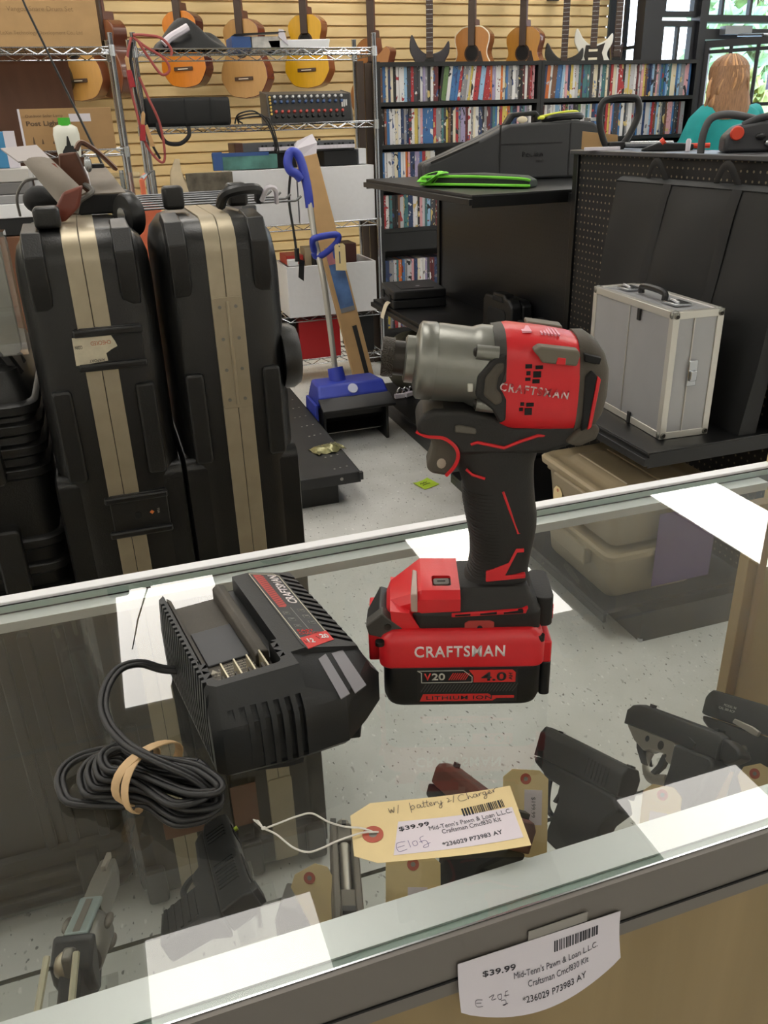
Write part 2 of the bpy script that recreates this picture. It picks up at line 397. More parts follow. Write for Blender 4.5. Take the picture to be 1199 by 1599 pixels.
# ------------------------------------------------------------------ ceiling troffers (they light the shop and mirror in the glass counter)
M_DIFF = mat('lit_diffuser', '#ffffff', .5, emit=('#fffaf2', LAMP_L))
M_TROF = mat('troffer_white', '#e8e8e6', .6)
k = 0
names = {0: 'first', 1: 'second', 2: 'third', 3: 'fourth', 4: 'fifth', 5: 'sixth'}
f_me = MB().box(-.315, -.62, -.005, .315, .62, .02).mesh('troffer', M_TROF, 0)
d_me = MB().box(-.30, -.603, -.008, .30, .603, -.0052).mesh('diffuser', M_DIFF, 0)
for j, yy in enumerate((-3.58, -1.0, 1.585, 4.17, 6.13)):  # last row is off the grid, added to brighten the back wall
    
    for i, xx in enumerate((-3.78, -1.855, .07, 1.995, 3.97, 5.9, 7.5)):
        if j == 1 and i in (1, 2, 3, 4): continue
        t = thing('ceiling_light', 'white ceiling light panel, %s from the left in the %s row from the front wall' % (('first','second','third','fourth','fifth','sixth','seventh')[i], names[j]), 'ceiling light', (xx, yy, 3.195), group='troffer lights in the ceiling')
        for nm, me in (('housing', f_me), ('diffuser', d_me)):
            c = bpy.data.objects.new(nm, me); COL.objects.link(c); c.parent = t

# ------------------------------------------------------------------ glass display counter
M_FRAME = mat('satin_frame', '#d3d6d6', .35, metal=.25)
M_FACE = mat('grey_frame_face', '#6e6964', .45, metal=.2)
M_RAIL = mat('white_frame_rail', '#e9e9ec', .4)
M_EDGE = mat('green_glass_edge', '#9fb3a9', .25)
M_TOP = glass_mat('counter_glass', .052, 4.0, (.93, .945, .935), .035)
M_CLEAR = clear_mat('counter_glass_underside', (.985, .99, .985))
M_FRONT = glass_mat('front_glass', .05, 4.5, (.93, .945, .94), .03)
X0, X1 = -1.1, .752
dc = thing('display_counter', 'glass-topped display counter with pale metal frame and wooden ends', 'display counter', (0, .52, 0))
def P_(b, name, m, **k): return b.build(name, m, dc, loc=(0, -.52, 0), **k)
def pane_top(x0, y0, z0, x1, y1, z1):
    b = MB(); b.m = 0; b.add([(x0,y0,z1),(x1,y0,z1),(x1,y1,z1),(x0,y1,z1)], [(0,1,2,3)])
    b.m = 1; b.add([(x0,y0,z0),(x1,y0,z0),(x1,y1,z0),(x0,y1,z0)], [(3,2,1,0)])
    b.m = 2; b.add([(x0,y0,z0),(x1,y0,z0),(x1,y0,z1),(x0,y0,z1),(x0,y1,z0),(x1,y1,z0),(x1,y1,z1),(x0,y1,z1)], [(0,1,2,3),(7,6,5,4),(1,5,6,2),(4,0,3,7)])
    return b
P_(pane_top(X0, .2875, .993, .7515, .7495, 1.0), 'glass_top', [M_TOP, M_CLEAR, M_EDGE], smooth=0)
P_(MB().box(X0, .2825, .953, X1, .2862, 1.0005), 'front_rail', M_FACE)
P_(MB().box(X0, .2855, .9995, X1, .2866, 1.0012), 'rail_lip', M_CHROME, smooth=0)
P_(MB().box(X0, .2815, .965, X1, .2826, .9665), 'rail_groove', M_DARKHOLE, smooth=0)
P_(MB().box(X0, .2985, .984, X1, .3225, .992), 'rail_flange', M_FRAME, smooth=0)
P_(MB().box(X0, .2868, .982, X1, .2985, .9905), 'gasket', mat('grey_green_gasket', '#8fa198', .5), smooth=0)
P_(MB().box(X0, .7525, .981, X1+.006, .7665, 1.003), 'customer_side_rail', M_RAIL, bevel=.001)
P_(MB().box(X0, .731, .982, X1-.02, .7485, .992), 'customer_side_flange', M_FRAME, smooth=0)
P_(MB().box(X0, .7502, .982, X1, .7522, 1.0), 'rail_gap', M_DARKHOLE, smooth=0)
g = MB(); g.box(X0, .757, .12, X1-.01, .7575, .981); P_(g, 'front_glass', M_FRONT, smooth=0)
P_(MB().box(.728, .735, .02, .7525, .7525, .96), 'corner_post', M_MAPLE, bevel=.001)
P_(MB().box(.7425, .29, .02, .752, .7335, .96), 'end_panel', M_MAPLE, bevel=.0008)
P_(MB().box(X0, .30, .02, X0+.01, .75, .96), 'end_panel', M_MAPLE)
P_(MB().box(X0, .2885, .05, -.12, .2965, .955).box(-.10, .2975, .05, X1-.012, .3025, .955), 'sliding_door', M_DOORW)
P_(MB().box(X0, .29, 0.0, X1, .755, .12), 'base_cabinet', M_MAPLE)
P_(MB().box(X0, .305, .12, X1-.012, .75, .135), 'display_deck', mat('deck_white', '#d9d8d2', .6))
b = MB(); b.m = 0; b.add([(X0+.01,.305,.70),(.742,.305,.70),(.742,.595,.70),(X0+.01,.595,.70)], [(0,1,2,3)])
b.m = 1; b.add([(X0+.01,.305,.694),(.742,.305,.694),(.742,.595,.694),(X0+.01,.595,.694)], [(3,2,1,0)])
b.m = 2; b.add([(X0+.01,.595,.694),(.742,.595,.694),(.742,.595,.70),(X0+.01,.595,.70)], [(0,1,2,3)])
M_SHELFG = glass_mat('shelf_glass', .03, 5.0, (.95, .955, .93)); M_SHEDGE = mat('shelf_glass_edge', '#5a6058', .3)
P_(b, 'glass_shelf', [M_SHELFG, M_CLEAR, M_SHEDGE], smooth=0)
# neighbouring wooden counter top with a clear sign post
nb = thing('wooden_counter', 'pale wooden counter butted against the right end of the glass counter', 'counter', (1.0, .55, 0))
MB().box(-.232, -.25, 0, .5, .22, .99).build('cabinet', M_MAPLE, nb)
MB().prism(rr(-.238, -.26, .5, .235, .025), .99, 1.012).build('top', mat('beige_laminate', '#d9bd95', .45), nb, bevel=.003)
M_ACR = glass_mat('clear_acrylic', .12, 4.0, (.93, .94, .93), .06)
ps = thing('sign_post', 'thin white post standing on the wooden counter at the right edge', 'post', (.788, .77, 1.012))
MB().box(-.003, -.003, 0, .003, .003, .30).build('pole', M_PAPER, ps, smooth=0)
MB().box(-.015, -.012, 0, .015, .012, .003).build('base', M_PAPER, ps, smooth=0)
# ------------------------------------------------------------------ impact driver (built in millimetres, rear of the tool = +x)
M_RED = mat('red_plastic', '#d3222a', .34, var=.05, vscale=20, bump=.06, bscale=700)
M_RUB = mat('black_rubber', '#1b1917', .62, var=.18, vscale=25, bump=.15, bscale=900)
M_RUBG = mat('dusty_rubber', '#4d473e', .75, var=.15, vscale=30, bump=.15, bscale=700)
M_GEAR = mat('cast_grey_metal', '#85857f', .38, metal=.75, var=.10, vscale=35, bump=.06, bscale=500)
M_STEEL = mat('dark_steel', '#3a3734', .4, metal=.8)
M_DKGREY = mat('dark_grey_plastic', '#3b3935', .6, bump=.1, bscale=900)
M_LOGO = mat('white_print', '#e6dcdc', .5)
M_REDP = mat('red_print', '#cf2f2c', .5)
def knurl():
    m = mat('knurled_steel', '#3f3b36', .42, metal=.8); nt = m.node_tree; tc = nt.nodes.new('ShaderNodeTexCoord')
    v = nt.nodes.new('ShaderNodeTexVoronoi'); v.inputs['Scale'].default_value = 900
    nt.links.new(tc.outputs['Object'], v.inputs['Vector']); bp = nt.nodes.new('ShaderNodeBump'); bp.inputs['Strength'].default_value = .9; bp.inputs['Distance'].default_value = .001
    nt.links.new(v.outputs['Distance'], bp.inputs['Height']); nt.links.new(bp.outputs[0], nt.nodes['Principled BSDF'].inputs['Normal']); return m
MM = Matrix.Scale(.001, 4)
dr = thing('impact_driver', 'red and black cordless impact driver standing upright on its battery', 'impact driver', (.2277, .4918, 1.0), math.radians(-19.5))
def B_(): return MB(MM)
# battery pack
bat = B_()
foot = rr(-68, -38, 49, 38, 10)
def sc(poly, s, dx=0, dy=0): return [((x+9.5)*s-9.5+dx, y*s+dy) for x, y in poly]
bat.loft([[(x, y, z) for x, y in q] for q, z in ((sc(foot, .90), .5), (sc(foot, .96), 3), (foot, 10), (foot, 37.5))])
batt = bat.build('battery_pack', M_BLK, dr, bevel=.0006)
rc = B_()
f2 = rr(-71, -38.5, 51, 38.5, 9)
rc.loft([[(x, y, z) for x, y in q] for q, z in ((f2, 37), (f2, 56), (sc(f2, .965), 62), (sc(f2, .86), 67))])
rc.box(-79, -20, 32, -60, 24, 62); rc.box(49, -28, 33, 57, 33, 52)
rc.build('battery_cap', M_RED, batt, bevel=.0014)
B_().prism(rr(49.5, -27.5, 57.6, 32.5, 3), 3, 33).build('end_cover', M_BLK, batt, bevel=.0006)
B_().cyl((-70, -36, 57), (-70, -36, 60.2), 3.4, n=12).build('screw', M_STEEL, batt); B_().cyl((47, -33, 57), (47, -33, 61.5), 3.2, n=12).build('screw', M_STEEL, batt)
# side label of the battery
YF = -38.05
MF = lambda x, z, y=YF: frame((x*.001, y*.001, z*.001), (1,0,0), z=(0,-1,0))
lab = MB(MM); lab.prism(rr(-43, 5.5, 31, 36.5, 2), YF-.35, YF+1, 'xz')
lb = lab.build('side_label', mat('label_black', '#1c1c1c', .5), batt, smooth=0)
h = MB(MM)
for i in range(30):
    x = -41+i*2.35; h.prism([(x, 15.5), (x+.7, 15.5), (x+4.7, 22.5), (x+4.0, 22.5)], YF-.5, YF-.2, 'xz')
h.build('hatching', mat('label_grey', '#4a4a48', .5), lb, smooth=0)
h = MB(MM)
h.prism([(-41.5,7.2),(13,7.2),(16,9.4),(29,9.4),(29,11.8),(12,11.8),(9.5,13.6),(-39,13.6)], YF-.5, YF-.2, 'xz')
h.prism([(-5,35),(27,35),(29.5,32.5),(29.5,24),(-1.5,24),(-1.5,30)], YF-.5, YF-.2, 'xz')
for i in range(8):
    x = -20+i*1.7; h.prism([(x, 26.5), (x+.8, 26.5), (x+4.0, 32.5), (x+3.2, 32.5)], YF-.5, YF-.2, 'xz')
h.build('red_panels', M_REDP, lb, smooth=0)
h = MB(MM)
for a, c in (((-43,34.8),(-9,34.8)), ((-9,34.8),(-2.6,29)), ((-2.6,29),(-2.6,24.2)), ((-2.6,24.2),(-40,24.2)), ((-40,24.2),(-40,33)), ((-40,33),(-43,34.8))):
    h.tube([(a[0], YF-.45, a[1]), (c[0], YF-.45, c[1])], .32, 5)
h.build('border_line', mat('label_silver', '#b9b7ae', .5), lb, smooth=0)
txt('lettering', 'V', MF(-35.5, 29.5, YF-.5), (.0052, .0062), M_REDP, lb, bold=.02)
txt('lettering', '20', MF(-27.5, 29.5, YF-.5), (.0098, .0062), mat('label_silver', '#b9b7ae', .5), lb, bold=.02)
txt('lettering', '4.0', MF(13.5, 29.2, YF-.6), (.0185, .0078), mat('label_black', '', 1), lb, bold=.02)
txt('lettering', 'AH', frame((.0257, (YF-.6)*.001, .0292), (0,0,1), z=(0,-1,0)), (.0062, .0028), mat('label_black', '', 1), lb, bold=.02)
txt('lettering', 'LITHIUM ION', MF(-12, 10.4, YF-.6), (.049, .0034), mat('label_black', '', 1), lb, bold=.008, spacing=1.1)
txt('logo', 'CRAFTSMAN', MF(-12, 51.8, -38.6), (.066, .0098), M_LOGO, batt, bold=.022, spacing=1.14)
# black rubber foot of the tool
ft = B_()
fp = rr(-47, -30.5, 48, 30.5, 8)
ft.loft([[(x, y, z) for x, y in q] for q, z in (([((x-0)*.985, y*.96) for x, y in fp], 58), (fp, 64), (fp, 78), ([(x*.97, y*.95) for x, y in fp], 80), ([(x*.9+2, y*.86) for x, y in fp], 84),
    ([(x*.72+6, y*.76) for x, y in fp], 89), ([(x*.55+12, y*.66) for x, y in fp], 95))])
ft.prism(rr(44, -20, 58.5, 24, 6), 60, 84)
tb = ft.build('tool_base', M_RUB, dr, bevel=.0012)
B_().prism([(-17.5,76.2),(36,78.6),(37.5,83),(33,81.2),(-17.5,79.0)], -31.2, -27, 'xz').build('vent_strip', M_RED, tb, bevel=.0004)
v = B_()
for x0, x1 in ((-15,-4), (3,15), (20,34)): v.prism([(x0,77.2+(x0+15)*.04),(x1,77.2+(x1+15)*.04),(x1,78.6+(x1+15)*.06),(x0,78.4+(x0+15)*.04)], -31.6, -29, 'xz')
v.build('vent_slots', M_DARKHOLE, tb, smooth=0)
B_().prism([(-8,63),(-3,61.5),(10,61.8),(13.5,64),(13.5,71.5),(10,73),(-5,73),(-8,71)], -31.4, -28, 'xz').build('screw_badge', mat('dull_red', '#a53731', .55), tb, bevel=.0005)
B_().cyl((3, -30, 67.2), (3, -31.7, 67.2), 2.0, n=10).build('screw', M_DARKHOLE, tb)
B_().prism([(52,66),(58.8,64),(58.8,76),(52,82)], -16, 12, 'xz').build('rear_vent', M_RED, tb, bevel=.0006)
# red front block with USB style button, lens and latch
rb = B_()
def blk(x, z, w): return [(x, -w, 60), (x, w, 60), (x, w, z-5), (x, w-5, z), (x, -w+5, z), (x, -w, z-5)]
rb.loft([blk(-65, 76, 15), blk(-62, 82, 19), blk(-43, 93, 28), blk(-39, 95.5, 29.5), blk(-11, 95, 29)])
rb.prism([(-50,58),(-46,58),(-40,66),(-48,80),(-62,82),(-60,64)], -30.6, 20, 'xz')
fb = rb.build('front_block', M_RED, dr, bevel=.0012, cuts=MB(MM).prism(rr(-31, -18, -17, -3, 2), 91, 99))
B_().prism(rr(-30, -14, -18, -5, 2), 90, 94.3).build('mode_button', mat('grey_button', '#5d5953', .5), fb, bevel=.0005)
B_().box(-27, -10.2, 94.3, -21, -9, 94.6).build('button_slot', M_DARKHOLE, fb, smooth=0)
B_().prism([(-47,-29),(-42,-30),(-41.5,6),(-45,8)], 80, 95.2).build('light_lens', mat('clear_lens', '#c9b3a8', .25, trans=.3), fb, bevel=.001)
lt = B_(); lt.loft([[(-81,-9,54),(-81,10,54),(-80,9,60),(-80,-8,60)], [(-70,-19,50),(-70,19,50),(-70,17,76),(-70,-17,76)], [(-60,-22,52),(-60,22,52),(-60,18,72),(-60,-18,72)]])
lo = lt.build('battery_latch', M_BLK, dr, bevel=.001)
B_().prism([(-80,70),(-78,62),(-60,57),(-50,62),(-54,68),(-68,80)], -31, -20, 'xz').build('latch_cheek', M_DKGREY, lo, bevel=.001)
B_().cyl((-64, -30.5, 69), (-64, -31.7, 69), 2.6, n=10).build('screw', M_STEEL, lo)
# grip
gr = B_(); rings = []
prof = [(88,-10,43,19),(95,-6.5,41.5,18),(101,-3,40.5,17.6),(112,-1.5,41.5,18),(118,-1.6,42.5,18.3),(127,-2.2,44,18.8),(137,-4,45,19.2),(147,-6,44.8,19.2),(157,-7.6,43,19),(170,-8.5,41.6,18.6),(178,-11,41,18.6),(186,-13,41,19),(198,-16,44,20),(208,-22,54,20.5),(214,-26,60,20.5)]
N = 28
for i, (z, x0, x1, hw) in enumerate(prof):
    cx, a = (x0+x1)/2, (x1-x0)/2
    rings.append([(cx+a*math.copysign(abs(math.cos(2*PI*k/N))**.75, math.cos(2*PI*k/N)), hw*math.copysign(abs(math.sin(2*PI*k/N))**.75, math.sin(2*PI*k/N)), z) for k in range(N)])
gr.loft(rings)
grip = gr.build('grip', M_RUB, dr, smooth=60)
rib = B_()                                             # moulded finger ribs on the front of the grip
for i in range(26):
    z = 99.5 + i*2.75
    k = next(q for q in range(len(prof)-1) if prof[q+1][0] >= z); t = (z-prof[k][0])/(prof[k+1][0]-prof[k][0])
    x0 = prof[k][1]+(prof[k+1][1]-prof[k][1])*t; x1 = prof[k][2]+(prof[k+1][2]-prof[k][2])*t; hw = prof[k][3]+(prof[k+1][3]-prof[k][3])*t
    cx, a = (x0+x1)/2, (x1-x0)/2; pts = []
    for q in range(17):
        th = math.radians(95 + 170*q/16); c_, s_ = math.cos(th), math.sin(th)
        pts.append((cx+(a+.1)*math.copysign(abs(c_)**.75, c_), (hw+.1)*math.copysign(abs(s_)**.75, s_), z-abs(s_)*2.0*(1 if abs(s_) > .5 else 0)))
    rib.tube(pts, [(.15 + .75*math.sin(PI*q/16)) for q in range(17)], 5)
rib.build('grip_ribs', M_RUB, grip, smooth=60)
ln = B_()
def rline(pts, y, w=1.5): ln.tube([(x, y, z) for x, z in pts], w, 6, flat=None)
YG = -20.6
ln.tube([(-4.8,-20.3,205.1),(-.4,-20.6,206.7),(17.4,-20.8,202.4),(28.5,-20.8,206.9),(39.5,-20.6,210.4),(48,-18.5,210.0)], 1.25, 6)
ln.tube([(-7.3,-15.8,185.6),(-3.2,-17.4,182.0),(5.5,-18.9,179.5)], 1.1, 6)
ln.tube([(18.1,-18.8,169.4),(29.7,-18.0,136.7),(36.9,-15.0,136.5)], 1.0, 6)
ln.prism([(34.5,124.2),(28.9,124.6),(24.0,113.2),(8.0,106.2),(8.0,98.0),(36.3,100.6),(36.6,103.6),(21.6,102.6),(29.7,121.5),(34.5,121.8)], -18.6, -14.5, 'xz')
ln.build('red_accents', M_RED, grip, bevel=.0005)
# upper body in black rubber, trigger, direction button
ub = B_(); ub.prism([(-41,213),(-41,220),(-37,226),(-29,229.5),(-10,229),(12,224),(22,216),(64,218),(70,207),(58,201),(46,197),(-12,197),(-15,203),(-23,208),(-34,210)], -20.5, 20.5, 'xz')
ubo = ub.build('upper_body', M_RUB, dr, bevel=.006, seg=3)
B_().prism([(-40.5,219),(-36,227),(-28,230.3),(-20,229),(-22,223),(-34,216)], -17, 17, 'xz').build('nose_pad', M_RUBG, ubo, bevel=.004, seg=3)
B_().prism([(-34,211),(-29.5,202),(-31,194),(-34.5,185),(-31,180.8),(-20,178.5),(-11,186),(-10,200),(-18,210)], -11.5, 11.5, 'xz').build('trigger', M_RUBG, dr, bevel=.003, seg=3)
B_().tube(spline([(-41,-18,214.5),(-34,-19.6,211.5),(-23,-20,210),(-15,-20.3,203.5),(-13.2,-19.5,196),(-15.5,-17,188),(-20.5,-12.5,180)], 6), 1.35, 6).build('trigger_trim', M_RED, ubo)
B_().prism([(-15.7,218.8),(-13,219.5),(-2.5,217.2),(-1.2,215),(-1.7,212.7),(-15.7,214.4)], -22.2, -18, 'xz').build('direction_button', mat('button_taupe', '#57524a', .6), ubo, bevel=.0008)
B_().ell((-24, -11.6, 188.5), (3.2, .5, 3.8), 10, 6).build('worn_patch', mat('worn_plastic', '#a79a8a', .7), dr)
# impact mechanism housing
ax = V((1, 0, -.125)).normalized()
A0 = V((0, 0, 253.5))
hd = B_(); hd.lathe([(14.0,-48.5),(15.6,-47.5),(15.6,-42),(19.5,-41),(23.5,-40.4),(25.6,-38.6),(25.8,-29.5),(25.0,-28.6),(25.0,-28.0),(25.5,-27.2),(25.0,-6),(26.5,-2.5),(27.2,0),(27.4,12)], A0, ax, 40)
for (x, y, z) in ((1.5, -24, 268), (2, -22, 233), (2, 24, 268), (2, 22, 233)):
    hd.cyl((x-4, y, z+.8), (x+10, y, z-.8), 4.6, 4.9, 12)
hh = hd.build('gear_housing', M_GEAR, dr, smooth=50)
for (x, y, z) in ((1.5, -24, 268), (2, -22, 233), (2, 24, 268)): B_().ell((x-4, y, z+.8), (2.2, 3.4, 3.4), 10, 6).build('screw', M_STEEL, hh)
B_().box(-8, -25.9, 243, -4, -24.4, 249).build('cast_mark', mat('bare_metal', '#c9c7be', .35, .7), hh, bevel=.0008)
ck = B_(); ck.lathe([(12.6,-63.5),(13.2,-62),(12.9,-55.5)], A0, ax, 32)
cko = ck.build('chuck_collar', knurl(), dr, smooth=50)
B_().lathe([(11.4,-55.8),(11.4,-47)], A0, ax, 32).build('chuck_neck', M_STEEL, cko, smooth=50)
B_().lathe([(4.2,-63.9),(4.2,-60)], A0, ax, 6).build('bit_socket', M_DARKHOLE, cko, smooth=0)
# motor housing: superelliptical shells along the tilted axis
def se(x, cz, hy, hz, e=.62, n=36, y0=0):
    return [(x + .125*0, y0+hy*math.copysign(abs(math.cos(2*PI*k/n))**e, math.cos(2*PI*k/n)), cz+hz*math.copysign(abs(math.sin(2*PI*k/n))**e, math.sin(2*PI*k/n))) for k in range(n)]
B_().loft([se(9.5, 252, 26.8, 27.6), se(16.5, 251, 27.5, 29.5)]).build('seam_ring', M_DKGREY, dr, smooth=50)
mh = B_(); mh.loft([se(14, 247.5, 27.2, 32.5), se(20, 246.8, 28, 34.2), se(42, 244.3, 28, 33.6), se(58, 242.5, 27.4, 32.2), se(66, 241.5, 26.5, 31)])
mho = mh.build('motor_housing', M_RED, dr, smooth=50)
rc_ = B_(); rc_.loft([se(63, 241.5, 26.8, 33.2), se(70, 241, 27, 33.6), se(77, 240.8, 24.5, 29), se(82, 240.8, 19, 22), se(85.5, 241, 11, 13)])
rco = rc_.build('rear_bumper', M_RUBG, dr, smooth=50)
B_().prism([(57,206),(66,203),(78,208),(80,216),(72,220),(66,216)], -25.5, 25.5, 'xz').build('bumper_toe', M_RUBG, rco, bevel=.003, seg=3)
B_().prism([(66.5,215),(70.5,218),(74,252),(70,256),(66.5,252)], -28.2, -22, 'xz').build('side_vent', M_DARKHOLE, rco, bevel=.001)
B_().prism([(70.5,216),(73,218),(76.6,250),(74.2,252)], -28.0, -22, 'xz').build('red_sliver', M_RED, rco, bevel=.0006)
B_().prism([(65,266.5),(76,263.5),(75,259.5),(65.5,261.5)], -27.6, -22, 'xz').build('side_vent', M_DARKHOLE, rco, bevel=.0006)
# black bumper pad on the flank, hook mount, vents, lettering
bp_ = B_(); bp_.prism([(16,268),(9,266.5),(-2,254),(-3,241),(8,231.5),(13,222),(17,224),(17,238),(13,246),(16,256)], -28.6, -22, 'xz')
bpo = bp_.build('flank_pad', M_RUB, dr, bevel=.0015)
B_().prism([(14.5,263),(10,262.5),(3,253.5),(2,242),(10,235),(14,237),(13.5,242),(10,246),(11,254),(14.5,258)], -31, -24, 'xz').build('pad_rib', M_RUBG, bpo, bevel=.0015)
ht = B_(); ht.prism([(32,270.5),(36,273.2),(60.5,269.8),(61.5,266.5),(60,259.8),(38,262.6),(36,266)], -32, -22, 'xz')
hto = ht.build('hook_mount', mat('taupe_plastic', '#6a6356', .65), dr, bevel=.0012)
B_().prism([(46.5,261.8),(47.5,266),(52.5,265.4),(52.5,261)], -32.5, -25, 'xz').build('red_notch', M_RED, hto, bevel=.0004)
B_().prism([(34,276),(58,272),(58,275.5),(34,279.5)], 12, 26, 'xz').build('hook_mount', mat('taupe_plastic', '#6a6356', .65), dr, bevel=.001)
vh = B_()
for x0, z0, w, hh_ in ((28.2,258.4,4.2,2.6),(34.6,257.8,4.6,2.2),(29,254,2.6,2.6),(33.3,252.4,5,4),(28.4,250.4,3.4,2),(33,248.6,4.6,2.6),(26,233.8,2.3,2.3),(29.8,233.3,4.8,2.4),(25.4,230.4,2.4,2.0),(29.0,227.6,4.6,4.4)):
    vh.box(x0, -28.35, z0, x0+w, -26, z0+hh_)
vh.build('motor_vents', M_DARKHOLE, mho, smooth=0)
def worn():
    m = mat('worn_white_print', '#d8c8c6', .5); nt = m.node_tree; tc = nt.nodes.new('ShaderNodeTexCoord')
    n = nt.nodes.new('ShaderNodeTexNoise'); n.inputs['Scale'].default_value = 170; n.inputs['Detail'].default_value = 3
    r = nt.nodes.new('ShaderNodeValToRGB'); r.color_ramp.elements[0].position = .47; r.color_ramp.elements[1].position = .56
    r.color_ramp.elements[0].color = (*S('#d8c4c2'), 1); r.color_ramp.elements[1].color = (*S('#b23034'), 1)
    nt.links.new(tc.outputs['Object'], n.inputs['Vector']); nt.links.new(n.outputs[0], r.inputs[0]); nt.links.new(r.outputs[0], nt.nodes['Principled BSDF'].inputs['Base Color']); return m
txt('logo', 'CRAFTSMAN', frame((.0345, -.0284, .2437), (1,0,-.155), z=(0,-1,0)), (.0445, .0056), worn(), mho, bold=.02, spacing=1.25, ext=.0003)
ws = MB(MM)
for i in range(6): ws.box(39+i*2.2, -16, 276.8-i*.26-.1, 40.2+i*2.2, 2, 277.9-i*.26)
ws.box(27, -16, 278.2, 33, 0, 279.4)
ws.build('warning_print', mat('pink_print', '#e7a4b4', .6), mho, smooth=0)
# ------------------------------------------------------------------ battery charger (millimetres; +x right, +y away)
CH_RZ = math.radians(8.5)
ch = thing('battery_charger', 'black battery charger with an open cradle, red label and two grey lights', 'battery charger', (.021, .441, 1.0), CH_RZ)
M_CHB = mat('charger_black', '#1c1e20', .45, var=.1, vscale=25, bump=.1, bscale=900)
M_CRAD = mat('dusty_cradle', '#4a453e', .6, var=.2, vscale=30, bump=.08, bscale=600)
fpz = lambda pts, z: [(x, y, z) for x, y in pts]
base = [(0,3),(6,-2),(54,-9),(92,-10),(112,4),(131,20),(131,40),(124,150),(4,150),(0,140)]
cb = MB(MM)
low = [(4,6),(10,2),(54,-5),(90,-6),(108,8),(126,23),(126,44),(120,146),(8,146),(4,138)]
mid = base
up1 = [(0,3),(6,-1),(54,-8),(92,-8.5),(108,2),(122,14),(122,34),(117,150),(4,150),(0,140)]
up2 = [(2,18),(9,11),(54,9),(82,8),(100,14),(112,22),(112,38),(110,147),(8,147),(2,140)]
cb.loft([fpz(low, 4), fpz(mid, 9), fpz(mid, 34), fpz(up1, 46), fpz(up2, 72)])
cut = MB(MM)
cut.prism(rr(10, 17, 57, 175, 4), 55, 90)                        # the cradle, open to the back
cut.prism([(5,64),(12,64),(12,78),(8,78)], 40, 175, 'xz')
cut.prism([(56,58),(63,58),(63,90),(56,90)], 44, 175, 'xz')
cut.add([(70,-30,74),(130,-30,56),(130,170,56),(70,170,74),(70,-30,95),(130,-30,95),(130,170,95),(70,170,95)], [(0,3,2,1),(4,5,6,7),(0,1,5,4),(1,2,6,5),(2,3,7,6),(3,0,4,7)])
cut.add([(66,24,70.5),(140,24,50.5),(140,-40,18.5),(66,-40,38.5),(66,24,99),(140,24,99),(140,-40,99),(66,-40,99)], [(0,1,2,3),(7,6,5,4),(0,4,5,1),(1,5,6,2),(2,6,7,3),(3,7,4,0)])
for i in range(7):
    x = 12+i*7.6; cut.prism([(-14,9),(-4.6,9),(-3.2,46),(6,56),(-14,56)], x, x+4.0, 'yz')
for i in range(20):
    y = 10+i*6.3; cut.prism([(-5,12),(2.2,12),(2.2,58),(4.5,72),(-5,76)], y, y+3.0, 'xz')
for i in range(13):
    y = 36+i*8.6; cut.add([(x, y+o+(x-104)*-.55, z) for z in (40, 90) for x, o in ((102.5,0),(117,0),(117,4.4),(102.5,4.4))], [(0,3,2,1),(4,5,6,7),(0,1,5,4),(1,2,6,5),(2,3,7,6),(3,0,4,7)])
for i in range(5):
    for xa, xb in ((5.5, 9.9), (57.1, 61.5)):
        y = 22+i*6.2; cut.prism([(xa, y), (xb, y+.6), (xa if i % 2 else xb, y+4.6)], 60, 90)
cbo = cb.build('body', M_CHB, ch, bevel=.0011, cuts=cut)
fl = MB(MM); fl.prism(rr(9.6, 16.6, 58, 148, 3), 52, 55.4)
flo = fl.build('cradle_floor', M_CRAD, ch)
MB(MM).prism(rr(15, 57, 46, 104, 1), 55.2, 57).build('cradle_pad', mat('cradle_pad_grey', '#45464a', .5), flo, bevel=.0006)
MB(MM).prism([(46,55),(56,55),(56,66),(50,68),(46,65)], 42, 149, 'xz').build('cradle_rail', M_CRAD, flo, bevel=.001)
MB(MM).prism([(9,55),(13,55),(12.5,64),(9,67)], 42, 149, 'xz').build('cradle_rail', M_CRAD, flo, bevel=.0008)
for i, x in enumerate((20, 29.5, 39, 48.5)):
    q = MB(MM).box(x-.7, 18, 55, x+.7, 39+i*.8, 69.5).build('contact_blade', mat('nickel_contact', '#c9c0a8', .3, .8), flo, bevel=.0004)
    MB(MM).box(x-3.2, 17.5, 55, x-1.6, 27+i*.8, 67).build('contact_guard', M_CRAD, flo)
M_WARN = mat('pale_warning_print', '#b9b2a2', .6)
MT = lambda x, y, z: frame((x*.001, y*.001, z*.001), (1,0,0), z=(0,0,1))
for i, (sx_, l) in enumerate(((33,'READ WARNINGS ON'),(33,'UNDERSIDE OF CHARGER'),(31,'LIRE LES AVERTISSEMENTS FIGURANT'),(31,'SUR LA FACE INTERIEURE DU'),(29,'CHARGEUR.'),(32,'LEA LAS ADVERTENCIAS EN LA'),(32,'PARTE INFERIOR DEL'))):
    wdt = {0:.021, 1:.024, 2:.034, 3:.030, 4:.012, 5:.033, 6:.026}[i]
    txt('warning_text', l, MT(sx_, 54.2-i*3.0, 55.45), (wdt, .0017), M_WARN, flo, bold=.02, ext=.0001)
MB(MM).prism([(14.5,48.6),(20,48.6),(17.2,53.4)], 55.4, 55.6).build('warning_triangle', M_WARN, flo, smooth=0)
